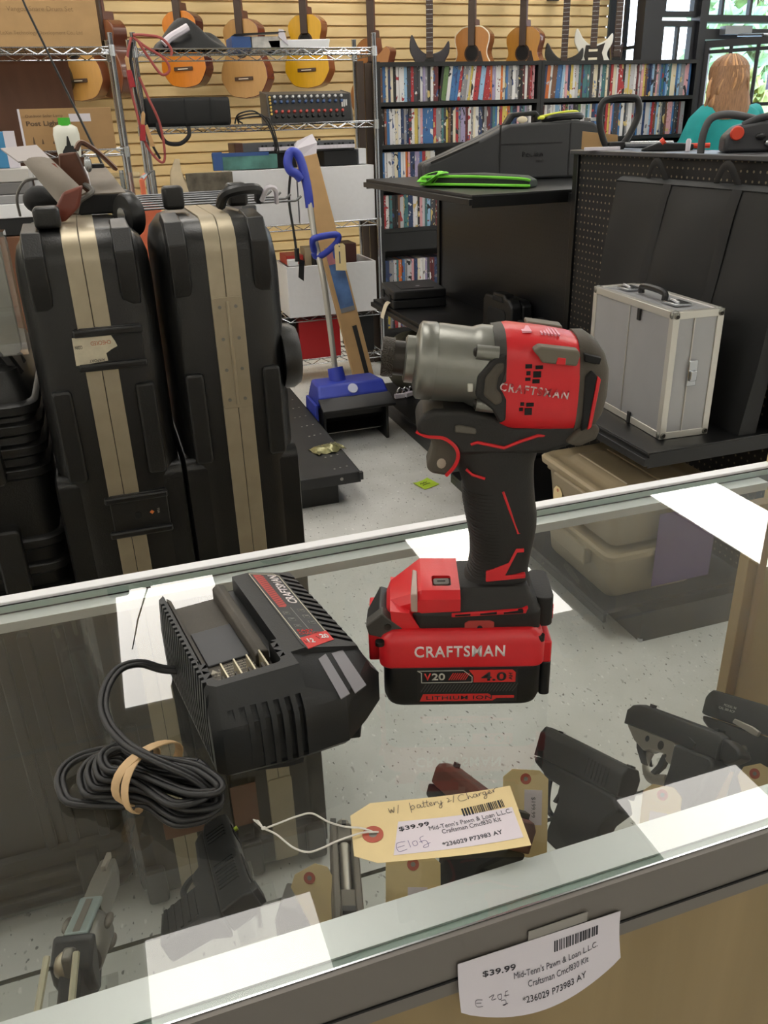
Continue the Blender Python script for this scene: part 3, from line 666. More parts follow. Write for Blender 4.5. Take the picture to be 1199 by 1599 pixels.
# sloping label panel
nl = V((.3*1, 0, 1)).normalized(); xd = V((1, 0, -.3)).normalized()
def ML(x, y, up=False): # on the slope z = 74 - .3*(x-70)
    z = 74-.3*(x-70)
    return frame((x*.001, y*.001, z*.001), (0,-1,0) if up else xd, z=nl)
def slab(b, poly, dz=.25):
    b.loft([[(x, y, 74-.3*(x-70)+q) for x, y in poly] for q in (-.3, dz)])
lb = MB(MM); slab(lb, [(76,145),(98,145),(101,141),(102,33),(78,22),(76,28)], .2)
lbo = lb.build('label_panel', mat('panel_grey', '#2f3033', .5), ch, smooth=0)
b = MB(MM)
for a, c in (((76.6,144),(97,144)), ((97,144),(100.4,140)), ((100.4,140),(101.2,46)), ((76.6,144),(78,36))):
    b.tube([(a[0], a[1], 74-.3*(a[0]-70)+.2), (c[0], c[1], 74-.3*(c[0]-70)+.2)], .35, 5)
b.build('border_line', mat('cream_line', '#ddd4bf', .6), lbo, smooth=0)
b = MB(MM); slab(b, [(79,142),(85.5,142),(87,140),(87.5,88),(85.5,85),(80.5,85)], .3)
b.build('red_stripe', mat('label_red', '#b63d37', .55), lbo, smooth=0)
b = MB(MM)
for i in range(16): slab(b, [(80.6,87+i*3.3),(80.6,88.2+i*3.3),(87.3,91.4+i*3.3),(87.3,90.2+i*3.3)], .36)
b.build('stripe_hatching', mat('label_dark_red', '#7d2f2c', .55), lbo, smooth=0)
txt('logo', 'CRAFTSMAN', frame((.0946, .116, .0670), (0,1,0), z=nl), (.050, .0078), M_LOGO, lbo, bold=.022, ext=.0002)
b = MB(MM); slab(b, [(78.2,37),(102.3,47),(102.6,33.5),(78.4,22)], .35)
b.build('red_stripe', M_REDP, lbo, smooth=0)
txt('lettering', '12', ML(84.5, 32.6) @ Matrix.Translation((0,0,.0005)), (.0052, .0058), M_LOGO, lbo, bold=.03)
txt('lettering', '20', ML(97, 38.4) @ Matrix.Translation((0,0,.0005)), (.0068, .0058), M_LOGO, lbo, bold=.03)
txt('lettering', 'V', ML(80.4, 31.2) @ Matrix.Translation((0,0,.0005)), (.003, .004), mat('label_dark_red', '', 1), lbo)
txt('lettering', 'V', ML(92.0, 36.6) @ Matrix.Translation((0,0,.0005)), (.003, .004), mat('label_dark_red', '', 1), lbo)
txt('lettering', 'FAST', ML(86.5, 47.6) @ Matrix.Translation((0,0,.0003)), (.013, .0033), M_REDP, lbo)
txt('lettering', 'CHARGER', ML(89, 43.4) @ Matrix.Translation((0,0,.0003)), (.019, .0033), M_REDP, lbo)
ic = MB(MM)
for x, y in ((95.5,79),(96,69.5),(96.5,60),(82.5,75),(83,65),(83.5,55)):
    z = 74-.3*(x-70)+.25
    ic.tube([(x-2.3,y-2,z+.7),(x+2.3,y-2,z-.7),(x+2.3,y+2,z-.7),(x-2.3,y+2,z+.7)], .35, 4, closed=True); ic.tube([(x-1.2,y,z+.4),(x+1.2,y,z-.3)], .5, 4)
ic.tube([(89,84,68.5),(90,50,68.2)], .3, 4)
ic.build('battery_icons', mat('icon_grey', '#8b8b88', .6), lbo, smooth=0)
def slope2(x, y): return 70.5-.27*(x-66)+.5*(y-24)
for pts in ([(84,18.5),(91,22),(95,-8),(87,-11)], [(95.5,22),(105,24),(110,-3),(99,-8)]):
    b = MB(MM); b.loft([[(x, y, slope2(x, y)+q) for x, y in pts] for q in (-.4, .35)])
    b.build('status_light', mat('status_grey', '#8f8d93', .4), ch, smooth=0)
for q_ in ([(8,8),(48,-5),(58,-6),(62,6),(60,30),(12,30)], rr(60,100,116,140,5), rr(8,100,50,140,5), [(92,2),(104,-2),(112,12),(100,16)]): MB(MM).prism(q_, 0, 5).build('foot', M_BLKM, ch, bevel=.001)
# power cord: leaves the left flank, arcs over the glass and ends in a bundle of loops (drawn in shop coordinates)
inv = (Matrix.Translation((.021, .441, 1.0)) @ Matrix.Rotation(CH_RZ, 4, 'Z')).inverted()
cd = MB(inv)
def twin(pts, n=6, g=.0022, r=.0021):
    P = spline(pts, n)
    for s_ in (-1, 1):
        Q = []
        for i, p in enumerate(P):
            t = (P[min(i+1, len(P)-1)]-P[max(i-1, 0)]); a = t.cross(V((0,0,1)))
            a = a.normalized() if a.length > 1e-6 else V((1,0,0))
            Q.append(p + a*g*.8*s_ + V((0,0,.0004*s_)))
        cd.tube(Q, r, 7)
twin([(.012,.5405,1.030),(-.004,.543,1.034),(-.018,.5455,1.041),(-.032,.539,1.045),(-.042,.524,1.044),(-.0465,.506,1.040),(-.044,.488,1.037),(-.038,.472,1.036),(-.030,.457,1.036),(-.016,.440,1.035),(.004,.423,1.03),(.016,.411,1.022)])
rnd = random.Random(3)
C0 = V((-.0265, .4475)); AX = V((.093, -.082)).normalized(); AY = V((-AX.y, AX.x))
# lobes: (reach left, reach right, half width left, half width right, height)
for k, (rl, rr_, wl, wr, zz) in enumerate(((.066,.052,.030,.017,.005),(.048,.056,.024,.019,.010),(.040,.059,.019,.013,.016),(.034,.052,.016,.020,.021),(.030,.060,.012,.010,.026),(.046,.046,.021,.008,.0075))):
    pts = []; M_ = 22
    off = AY*rnd.uniform(-.003, .003)
    for i in range(M_+1):
        a = 2*PI*i/M_ + .3*k; c_, s_ = math.cos(a), math.sin(a)
        u = (rr_ if c_ > 0 else rl)*c_; wv = (wr if c_ > 0 else wl)*s_*(abs(c_)*.55+.45 if abs(c_) < .6 else 1)
        pin = .55+.45*min(1, abs(u)/.022)
        p = C0 + off + AX*u + AY*wv*pin
        pts.append((p.x, p.y, 1.0 + zz + .004*s_ + .0022))
    twin(pts, 3)
cd.build('power_cord', mat('black_cord', '#1d1d1e', .45, bump=.05, bscale=300), ch, smooth=60)
M_BAND = mat('tan_rubber', '#cfae83', .6, var=.08, vscale=80)
rbn = MB()
def bandloop(c, tilt, w, h, r1, r2, zoff):
    a = V((AY.x, AY.y, 0)); d = V((AX.x, AX.y, 0))
    pts = []
    for i in range(28):
        t = 2*PI*i/28; s_ = math.sin(t)
        pts.append(V((c[0], c[1], 1.0)) + a*w*math.cos(t) + d*tilt*math.cos(t) + V((0, 0, max(.0035, .0165+zoff + h*s_))) + d*.002*math.sin(2*t))
    rbn.tube(pts, .001, 6, closed=True, flat=(r1, r2), up=tuple(d))
bandloop((-.0225,.452), .006, .0255, .0185, .0008, .0036, .001)
bandloop((-.027,.449), -.006, .0235, .0175, .0008, .003, 0)
tag(rbn.build('rubber_band', M_BAND, smooth=60), 'tan rubber band wound around the bundled black charger cord', 'rubber band')

# ------------------------------------------------------------------ price tag lying on the glass
TO = V((.104, .366, 1.0)); TX = V((.1965-.104, .3535-.366, 0)).normalized(); TY = V((-TX.y, TX.x, 0))
def tg(px, py): # shop xy -> tag local
    d = V((px, py, 0))-V((TO.x, TO.y, 0)); return d.dot(TX), d.dot(TY)
pt = thing('price_tag', 'manila price tag with pen notes and a $39.99 sticker, tied with white string', 'price tag', TO, math.atan2(TX.y, TX.x))
poly = [tg(*p) for p in ((.0955,.3845),(.111,.3905),(.2005,.369),(.1905,.3205),(.1005,.343),(.0885,.353))]
CURL = lambda x: .0012 + .0035*max(0, (x-.03)/.06)**2
tb_ = MB(); W_ = 14
def tagpt(i, j):
    # left end is clipped at both corners
    top = [poly[0], poly[1], poly[2]]; bot = [poly[5], poly[4], poly[3]]
    def along(L, t):
        k = .17
        if t < k: a, b_, q = L[0], L[1], t/k
        else: a, b_, q = L[1], L[2], (t-k)/(1-k)
        return (a[0]+(b_[0]-a[0])*q, a[1]+(b_[1]-a[1])*q)
    A, B2 = along(bot, i), along(top, i)
    x, y = A[0]+(B2[0]-A[0])*j, A[1]+(B2[1]-A[1])*j
    return (x, y, CURL(x))
tb_.sheet(tagpt, 24, 4, .0003); tb_.build('card', M_MANILA, pt, smooth=60)
def on(x, y, dz=.0002, rz=0): return frame((x, y, CURL(x)+dz), V((math.cos(rz), math.sin(rz), (CURL(x+.001)-CURL(x))/.001)), z=(0,0,1))
rg = MB(); rg.lathe([(.0026,0),(.0066,0),(.0066,.00025),(.0026,.00025),(.0026,0)], (0.0005,-.0012,.0014), (0,0,1), 24, cap=False)
rg.build('hole_ring', M_RING, pt); MB().cyl((0.0005,-.0012,.00132), (0.0005,-.0012,.00145), .0026, n=16).build('hole', mat('hole_grey', '#8d8d86', .6), pt)
st = MB()
s0 = [tg(*p) for p in ((.111,.345),(.1225,.369),(.1935,.352),(.189,.3275))]
st.sheet(lambda i, j: (lambda x, y: (x, y, CURL(x)+.00025))(*[(s0[0][k]*(1-i)+s0[3][k]*i)*(1-j)+(s0[1][k]*(1-i)+s0[2][k]*i)*j for k in (0,1)]), 14, 2, .0001)
sk = st.build('sticker', mat('sticker_lilac_white', '#e4dbe4', .6), pt, smooth=60)
def tl(nm, s, p, wh, m, rz=0.0, bold=0, par=None):
    x, y = tg(*p); return bend(txt(nm, s, Matrix.Translation((x, y, 0)) @ Matrix.Rotation(rz, 4, 'Z'), wh, m, par or sk, ext=.0001, bold=bold), lambda c: V((c.x, c.y, c.z+CURL(c.x)+.0004)))
tl('price_text', '$39.99', (.1305,.3615), (.0195,.0039), M_INK, .02, .012)
tl('shop_text', "Mid-Tenn's Pawn & Loan L.L.C.", (.1652,.3533), (.0535,.0036), M_GREYINK, -.0)
tl('item_text', 'Craftsman Cmcf830 Kit', (.1640,.3490), (.038,.0034), M_GREYINK, -.0)
tl('code_text', '*236029 P73983 AY', (.1605,.3395), (.038,.0034), M_GREYINK, 0, .015)
bc = MB(); rnd = random.Random(5); x_, y_ = tg(.1765,.3592); xx = x_-.0135
while xx < x_+.0135:
    w2 = rnd.choice((.0005,.0008,.0012)); bc.T = on(xx, y_, .0003); bc.box(0, -.0032, 0, w2, .0032, .0001); xx += w2+rnd.choice((.0004,.0006,.0009))
bc.build('barcode', M_INK, sk, smooth=0)
def pen(nm, p, strokes, s, rz=0, par=None, m=None):
    x, y = tg(*p); return bend(scribble(nm, strokes, Matrix.Translation((x, y, 0)) @ Matrix.Rotation(rz, 4, 'Z') @ Matrix.Scale(s, 4), .09, m or M_PEN, par or pt), lambda c: V((c.x, c.y, c.z*.3+CURL(c.x)+.0004)))
pen('handwriting', (.1195,.3775), [[(0,2),(.4,0),(.9,1.4),(1.4,0),(1.9,2.2)], [(2.6,-.6),(3.4,2.8)],
    [(7,3),(6.9,-1.2)], [(7,1),(7.8,1.8),(8.3,.9),(7.6,.1),(7,.4)], [(10.1,1.5),(9.3,1.6),(9.1,.5),(9.9,.5),(10.2,1.4),(10.4,.3),(11,.6)], [(11.4,3),(11.2,.4),(11.8,.4)], [(12.5,3),(12.3,.4),(12.9,.5)], [(10.9,2),(13,2.2)],
    [(13.2,1),(13.9,1.3),(13.6,1.8),(13.1,1.2),(13.5,.4),(14.2,.7)], [(14.4,1.6),(14.6,.4),(15,1.6),(15.6,1.5)], [(15.8,1.7),(16,.6),(16.7,.7),(16.9,1.8),(16.7,-.8),(16,-1.2),(15.9,-.4),(17.4,.9)],
    [(19,2.4),(19.6,1.6),(18.9,.6),(20.2,1.1)], [(20.6,.1),(21.4,2.9)],
    [(24.6,2.3),(23.4,2.6),(22.4,1.3),(23,0),(25,.2)], [(25.6,3.2),(25.5,.2),(26.1,1.5),(26.8,.3),(27.2,1)], [(28.4,1.6),(27.6,1.6),(27.5,.5),(28.2,.5),(28.5,1.5),(28.7,.4)], [(29.2,1.6),(29.3,.5),(29.6,1.6),(30.2,1.6)], [(31.4,1.7),(30.6,1.6),(30.6,.7),(31.3,.7),(31.5,1.7),(31.3,-.7),(30.5,-1),(30.6,-.3),(32.2,.9)], [(32.2,.9),(33,1.3),(32.7,1.8),(32.2,1.2),(32.6,.5),(33.4,.8)], [(33.8,1.8),(34,.6),(34.3,1.8),(35.4,2.4)]], .00205, -.02)
pen('handwriting', (.1145,.3465), [[(3.2,3.4),(.3,3.2),(.2,0),(3,.2)], [(.2,1.6),(2.6,1.9)], [(4.2,3.6),(4.3,.6)], [(6.6,2.8),(5.4,2.4),(5.6,.9),(6.8,1.2),(6.8,2.7)], [(9.6,4.0),(8.2,3.4),(8.4,1.2)], [(7.6,1.9),(9.8,2.0),(10,-.4),(8.4,-.6),(8.8,.2),(11,.8)]], .0019, .05, sk, mat('purple_pen', '#5b4f86', .7))
sg = MB(Matrix.Rotation(-math.atan2(TX.y, TX.x), 4, 'Z') @ Matrix.Translation(-TO))
sg.tube(spline([(.108,.3645,1.0022),(.1,.3665,1.003),(.092,.3668,1.003),(.080,.367,1.0015),(.072,.3655,1.0012),(.063,.3655,1.0012),(.055,.3725,1.0012),(.048,.3855,1.0012),(.0415,.3925,1.0018)], 6), .00062, 6)
sg.tube(spline([(.0415,.3925,1.0018),(.052,.3945,1.0012),(.064,.396,1.0012),(.073,.3945,1.0016),(.081,.384,1.0016),(.090,.3755,1.0024),(.098,.371,1.003),(.1045,.3665,1.002)], 6), .00062, 6)
sg.ell((.0412,.3927,1.0022), (.0017,.0012,.0012), 8, 6)
for i in range(7): sg.tube(spline([(.0410,.3927,1.0018),(.0385+.001*rnd.random(),.397+.002*rnd.random(),1.002+.001*rnd.random()),(.0355+.004*rnd.random(),.4005+.0025*rnd.random(),1.0015)], 4), .0004, 5)
sg.build('string', M_STRING, pt, smooth=60)
# price sticker taped to the counter's near rail, curling over the wood
lo = thing('price_sticker', 'curled white $39.99 paper sticker taped to the rail of the glass counter', 'price sticker', (.178, .2815, .955))
def lp(i, j):
    x = -.0525+i*.104; z = (.0245-.002*i)+(-.0335-.017*math.sin(PI*i)**.8)*j
    y = -.0006-.004*math.sin(PI*i)*j - .0055*j*j
    return (x, y, z)
MB().sheet(lp, 20, 6, .0002).build('paper', M_PAPER, lo, smooth=60)
for i, j, w_ in ((.5, -.12, .03), (.42, -.08, .02)):
    MB().box(-.014+i*.01, -.0004, .0235, .024+i*.01, -.0001, .031).build('tape', mat('matte_tape', '#8d8984', .4), lo, smooth=0); break
def onl(o, i, j): # lay flat lettering (metres round the origin) on the curled paper at sheet position i, j
    def fn(c):
        ii = i+c.x/.104; jj = j-c.y/.0445
        return V(lp(ii, jj))+V((0, -.0004-c.z, 0))
    return bend(o, fn)
I4 = Matrix.Identity(4)
onl(txt('price_text', '$39.99', I4, (.0205,.0047), M_INK, lo, bold=.012, ext=.0001), .24, .32)
onl(txt('shop_text', "Mid-Tenn's Pawn & Loan L.L.C.", I4, (.055,.0042), M_GREYINK, lo, ext=.0001), .59, .44)
onl(txt('item_text', 'Craftsman Cmcf830 Kit', I4, (.040,.0040), M_GREYINK, lo, ext=.0001), .60, .60)
onl(txt('code_text', '*236029 P73983 AY', I4, (.042,.0040), M_INK, lo, ext=.0001), .57, .80)
bc = MB(); xx = -.0145
while xx < .0135:
    w2 = rnd.choice((.0006,.0009,.0013)); bc.box(xx, -.0036, 0, xx+w2, .0036, .0001); xx += w2+rnd.choice((.0004,.0006,.001))
onl(bc.build('barcode', M_INK, lo, smooth=0), .715, .2)
onl(scribble('handwriting', [[(3,3.4),(.3,3.2),(.2,0),(3,.2)], [(.2,1.6),(2.4,1.9)], [(6,4.4),(8.2,5.6),(7,3.2),(9,3.6)], [(11.4,5.6),(9.8,5.0),(10.2,3.2),(11.4,3.4),(11.4,5.5)], [(14.4,6.6),(13.2,6.0),(13.4,3.8)], [(12.6,4.5),(14.8,4.6)], [(11,2.4),(13,2.6),(13,.6),(11.6,.4),(14,1)]], Matrix.Scale(.0014, 4), .10, M_PEN, lo), .09, .84)

# ------------------------------------------------------------------ handguns on clear stands on the glass shelf
def gframe(o, roll, y=.02, p=-.41): # forward, left, up rows of the display pose
    r = roll
    f = V((-math.sin(y)*math.cos(p), math.cos(y)*math.cos(p), math.sin(p))); l0 = V((-math.cos(y), -math.sin(y), 0)); u0 = f.cross(l0)
    l = math.cos(r)*l0 + math.sin(r)*u0; u = f.cross(l)
    return Matrix(((f.x, l.x, u.x, o[0]), (f.y, l.y, u.y, o[1]), (f.z, l.z, u.z, o[2]), (0,0,0,1)))
M_GUN = mat('gun_black_steel', '#131416', .42, var=.12, vscale=60)
M_POLY = mat('gun_black_polymer', '#0e0f10', .6, bump=.15, bscale=900)
M_SILV = mat('satin_silver', '#b3aca0', .35, metal=.7)
M_TAUPE = mat('taupe_metal', '#6b655c', .45, metal=.4)
M_BRONZE = mat('bronze_slide', '#6b4038', .45, var=.06, vscale=60)
def gthing(name, label, O, roll, y=.02, p=-.41):
    t = bpy.data.objects.new(name, None); COL.objects.link(t); t.matrix_world = gframe(O, roll, y, p); t.empty_display_size = .03
    return tag(t, label, 'handgun', 'handguns in the glass counter')
def PX(b, poly, y0, y1): return b.prism(poly, y0, y1, 'xz')
def stand(O, h, label):
    t = thing('pistol_stand', label, 'display stand', (O[0], O[1], .7005), group='clear pistol stands')
    MB().box(-.022, -.03, 0, .022, .03, .003).build('base', M_ACR, t, smooth=0)
    MB().box(-.002, -.02, .003, .002, .02, h).build('upright', M_ACR, t, smooth=0)
    return t
def gun_tag(loc, M_, size, label, texts=(), ring=True):
    t = bpy.data.objects.new('price_tag', None); COL.objects.link(t); t.matrix_world = M_; tag(t, label, 'price tag', 'manila tags on the handguns')
    w_, h_ = size
    MB().prism([(-w_/2,-h_/2),(w_/2,-h_/2),(w_/2,h_/2-.008),(w_/2-.009,h_/2),(-w_/2+.009,h_/2),(-w_/2,h_/2-.008)], -.0002, .0002).build('card', M_MANILA, t, smooth=0)
    MB().lathe([(.0022,0),(.0055,0),(.0055,.0003),(.0022,.0003),(.0022,0)], (0, h_/2-.009, .0002), (0,0,1), 18, cap=False).build('hole_ring', M_RING, t)
    MB().cyl((0,h_/2-.009,.0002), (0,h_/2-.009,.0003), .0022, n=12).build('hole', mat('hole_grey', '', .6), t)
    for s, x, y, rz, wh in texts:
        MB().box(x-.009, y-.017, .0002, x+.009, y+.017, .0004).build('sticker', mat('sticker_lilac_white', '', .6), t, smooth=0)
        txt('price_text', s, frame((x, y, .0005), (math.cos(rz), math.sin(rz), 0), z=(0,0,1)), wh, M_GREYINK, t, ext=.0001)
    return t
k_ = .001
def mmb(): return MB(MM)
# small black pistol, flank serrations
g = gthing('pistol', 'compact black pistol with rear slide serrations, between two tags in the counter', (.430,.540,.80), .5)
sl = mmb(); sl.loft([[(x,-11,-30+dz),(x,11,-30+dz),(x,11.5,-8),(x,6.5,1),(x,-6.5,1),(x,-11.5,-8)] for x, dz in ((-6,0),(15,0),(140,-4),(160,-5),(166,-6))])
s1 = sl.build('slide', M_GUN, g, bevel=.0012)
b = mmb()
for i in range(7): b.box(16+i*6.6, 11, -27, 19+i*6.6, 12.3, -8); b.box(16+i*6.6, -12.3, -27, 19+i*6.6, -11, -8)
b.build('serrations', M_GUN, s1)
b = mmb(); b.box(-4,-3,0,3,3,3); b.box(138,-2,-1,143,2,2.5); b.build('sights', M_POLY, s1)
fr_ = mmb(); PX(fr_, [(164,-36),(163,-43),(137,-49),(133,-52),(96,-52),(92,-66),(98,-112),(22,-118),(8,-62),(-12,-42),(-2,-31),(8,-31)], -10.5, 10.5)
fr_.build('frame', M_POLY, g, bevel=.003, seg=3)
b = mmb(); b.tube(spline([(134,0,-50),(133,0,-62),(124,0,-82),(108,0,-88),(94,0,-86)], 5), 3.4, 8); b.build('trigger_guard', M_POLY, g)
b = mmb(); PX(b, [(100,-50),(108,-50),(107,-62),(112,-73),(106,-73),(101,-64)], -3.5, 3.5); b.build('trigger', M_POLY, g, bevel=.001)
stand((.43,.60), .055, 'clear stand under the compact black pistol')
# pistol with silver frame
g = gthing('pistol', 'black pistol with a silver frame and trigger guard in the counter', (.552,.551,.80), .5)
sl = mmb(); sl.loft([[(x,-11,-28+d),(x,11,-28+d),(x,12,-12),(x,8,-2+d2),(x,0,1+d2),(x,-8,-2+d2),(x,-12,-12)] for x, d, d2 in ((-12,0,-3),(0,0,0),(135,0,0),(150,-1,-3),(153,-2,-8))])
s1 = sl.build('slide', M_GUN, g, bevel=.001)
b = mmb(); b.box(118,-2,0,126,2,4); b.box(2,-5,0,8,5,3); PX(b, [(20,-20),(32,-16),(34,-22),(22,-27)], 11, 14); b.build('sights', M_GUN, s1)
fr_ = mmb(); PX(fr_, [(150,-29),(146,-32),(128,-44),(106,-51),(98,-47),(72,-44),(62,-52),(52,-53),(54,-30),(60,-27)], -9.5, 9.5)
fo = fr_.build('frame', M_SILV, g, bevel=.0015)
b = mmb()
for x, z, r in ((104,-36,3.6),(78,-37,5.2),(66,-46,2.2)): b.cyl((x,-9.8,z), (x,9.8,z), r, n=14)
b.build('pins', M_DARKHOLE, fo)
b = mmb(); b.tube(spline([(104,0,-50),(106,0,-66),(96,0,-76),(80,0,-76),(66,0,-72)], 5), .003/.001, 8, flat=(6.5,2.6), up=(0,1,0)); b.build('trigger_guard', M_SILV, g)
b = mmb(); PX(b, [(128,-43),(112,-49),(100,-66),(108,-66),(124,-52)], -6, 6); b.build('dust_cover', M_POLY, g, bevel=.001)
b = mmb(); PX(b, [(70,-46),(80,-46),(84,-60),(92,-71),(84,-72),(74,-60)], -3, 3); b.build('trigger', M_GUN, g, bevel=.001)
b = mmb(); PX(b, [(54,-29),(52,-54),(56,-110),(10,-112),(-6,-60),(-14,-34),(-6,-27)], -13, 13); b.build('grip', M_POLY, g, bevel=.004, seg=3)
b = mmb(); PX(b, [(-10,-4),(-20,-4),(-36,-9),(-42,-16),(-34,-22),(-22,-30),(-12,-26)], -8, 8); b.build('hammer', M_GUN, g, bevel=.003)
stand((.56,.60), .055, 'clear stand under the pistol with the silver frame')
# pistol cut by the right edge
g = gthing('pistol', 'dark grey pistol with a pale slide inscription at the right edge in the counter', (.627,.568,.80), .5)
sl = mmb(); sl.loft([[(x,-12,-30),(x,12,-30),(x,12.5,-8),(x,9,2),(x,-9,2),(x,-12.5,-8)] for x in (-75,80)] + [[(88,-10,-29),(88,10,-29),(88,10.5,-10),(88,7,-3),(88,-7,-3),(88,-10.5,-10)]])
s1 = sl.build('slide', M_GUN, g, bevel=.0015)
for i, (s, z) in enumerate((('MODEL 94', -10.5), ('CAL 380 ACP', -15))):
    txt('inscription', s, frame((.042+.004*i, .0127, z*k_-.001), (-1,0,0), z=(0,1,0)), (.026-.006*(1-i), .0028), mat('label_silver', '', .5), s1, ext=.0001)
fr_ = mmb(); PX(fr_, [(86,-31),(82,-38),(66,-46),(34,-47),(26,-50),(12,-54),(16,-118),(-44,-120),(-52,-60),(-78,-40),(-75,-31)], -11, 11); fo = fr_.build('frame', M_POLY, g, bevel=.003)
b = mmb(); PX(b, [(28,-23),(30,-28),(0,-33),(-10,-34),(-12,-28),(0,-25)], 11, 15.5); b.build('slide_release', M_SILV, fo, bevel=.001)
b = mmb(); b.cyl((6,-12.5,-52), (6,13,-52), 4.2, n=14); b.build('pins', M_TAUPE, fo)
b = mmb(); b.tube(spline([(66,0,-44),(62,0,-70),(40,0,-80),(14,0,-74)], 5), 3.2, 8); b.build('trigger_guard', M_POLY, g)
stand((.63,.62), .055, 'clear stand under the pistol at the right edge')
# bronze pistol behind the big price tag
g = gthing('pistol', 'bronze and black pistol half hidden behind the big manila price tag', (.293,.526,.80), .5)
sl = mmb(); sl.loft([[(x,-11.5,-28),(x,11.5,-28),(x,12,-6),(x,8,1),(x,-8,1),(x,-12,-6)] for x in (-25,80,160)] + [[(181,-9,-28),(181,9,-28),(181,9,-11),(181,6,-5),(181,-6,-5),(181,-9,-11)]])
s1 = sl.build('slide', M_BRONZE, g, bevel=.0015)
b = mmb(); b.box(144,-2.4,0,152,2.4,6); b.box(-16,-6,0,-6,6,6); b.build('sights', M_GUN, s1)
fr_ = mmb(); PX(fr_, [(184,-30),(182,-44),(120,-54),(108,-78),(92,-116),(30,-112),(16,-62),(-20,-36),(-22,-29)], -11, 11); fr_.build('frame', M_POLY, g, bevel=.003)
stand((.29,.60), .055, 'clear stand under the bronze pistol')
# black pistol lying over, seen from behind, green front dot
g = gthing('pistol', 'black pistol with a green dot sight pointing away, left of the white string', (.041,.522,.80), 1.2)
sl = mmb(); sl.loft([[(x,-11,-30+d),(x,11,-30+d),(x,11.5,-8),(x,8,0),(x,-8,0),(x,-11.5,-8)] for x, d in ((-12,0),(20,0),(160,0),(182,4))])
s1 = sl.build('slide', M_GUN, g, bevel=.0015)
b = mmb()
for i in range(8): b.box(24+i*7, 10.8, -26, 27+i*7, 12.2, -6); b.box(24+i*7, -6, -1, 27+i*7, 6, .9)
for i in range(4): b.box(128+i*8, 10.8, -26, 131+i*8, 12.2, -6); b.box(128+i*8, -6, -1, 131+i*8, 6, .9)
b.build('serrations', M_GUN, s1)
mmb().cyl((150,0,-1), (150,0,4.5), 2.4, n=12).build('front_sight', mat('green_fibre', '#b9d22f', .4, emit=None), s1)
mmb().box(-10,-8,-1,6,8,5).build('rear_sight', M_POLY, s1, bevel=.001)
fr_ = mmb(); PX(fr_, [(180,-30),(160,-40),(100,-42),(92,-50),(80,-50),(66,-48),(60,-84),(8,-88),(-2,-50),(-24,-30)], -11, 11); fo = fr_.build('frame', M_POLY, g, bevel=.004, seg=3)
b = mmb()
for i in range(5): b.box(8, 10.6, -52-i*7, 58, 12, -49-i*7)
b.build('grip_texture', M_POLY, fo)
b = mmb(); b.tube(spline([(110,0,-40),(108,0,-56),(92,0,-64),(66,0,-60)], 5), 3.2, 8); b.build('trigger_guard', M_POLY, g)
stand((.045,.585), .05, 'clear stand under the pistol with the green dot')
# grey pistol seen on its top with a bright barrel in the port
g = gthing('pistol', 'taupe pistol with an open slide showing its bright barrel, beside a hanging tag', (.1147,.4864,.795), .12, -.235, -.23)
sl = mmb()
for y0, y1 in ((-13,-6.5), (6.5,13)): sl.prism([(-16,-26),(128,-26),(128,-3),(100,0),(-16,0)], y0, y1, 'xz')
sl.prism([(-16,-26),(22,-26),(22,0),(-16,0)], -7, 7, 'xz').prism([(96,-24),(128,-24),(128,-2),(96,0)], -7, 7, 'xz').prism([(0,-26),(110,-26),(110,-20),(0,-20)], -8, 8, 'xz')
s1 = sl.build('slide', M_TAUPE, g, bevel=.0015)
b = mmb(); b.lathe([(5.2,22),(5.2,90),(6.2,92),(6.2,136),(4,136)], (0,0,-9), (1,0,0), 18); b.build('barrel', M_SILV, g, smooth=50)
b = mmb(); b.cyl((128,0,-19), (134,0,-19), 4.5, n=12); b.box(118,-2,-1,124,2,3); b.box(-12,-6,-1,-5,6,3.5); b.box(126,7,-16,140,13,-5); b.build('sights', M_GUN, s1)
fr_ = mmb(); PX(fr_, [(120,-27),(116,-38),(70,-44),(60,-60),(50,-106),(4,-106),(4,-50),(-22,-36),(-22,-27)], -11, 11); fr_.build('frame', M_TAUPE, g, bevel=.003)
stand((.115,.55), .05, 'clear stand under the taupe pistol')
t = thing('pistol_stand', 'dark acrylic stand block left of the taupe pistol and its tag', 'display stand', (.088,.545,.7005), -.5, 'clear pistol stands')
M_SMOKE = mat('smoked_acrylic', '#55514b', .3)
MB().prism([(-.028,0),(.028,0),(.028,.012),(-.004,.048),(-.022,.050),(-.028,.03)], -.014, .014, 'xz').build('block', M_SMOKE, t, bevel=.002)
MB().box(-.004,-.003,.048,.004,.003,.052).build('rest', M_ACR, t, smooth=0)
MB().tube([(-.014,-.0145,.01),(.010,-.0145,.032)], .0022, 6).build('groove', M_TAUPE, t)
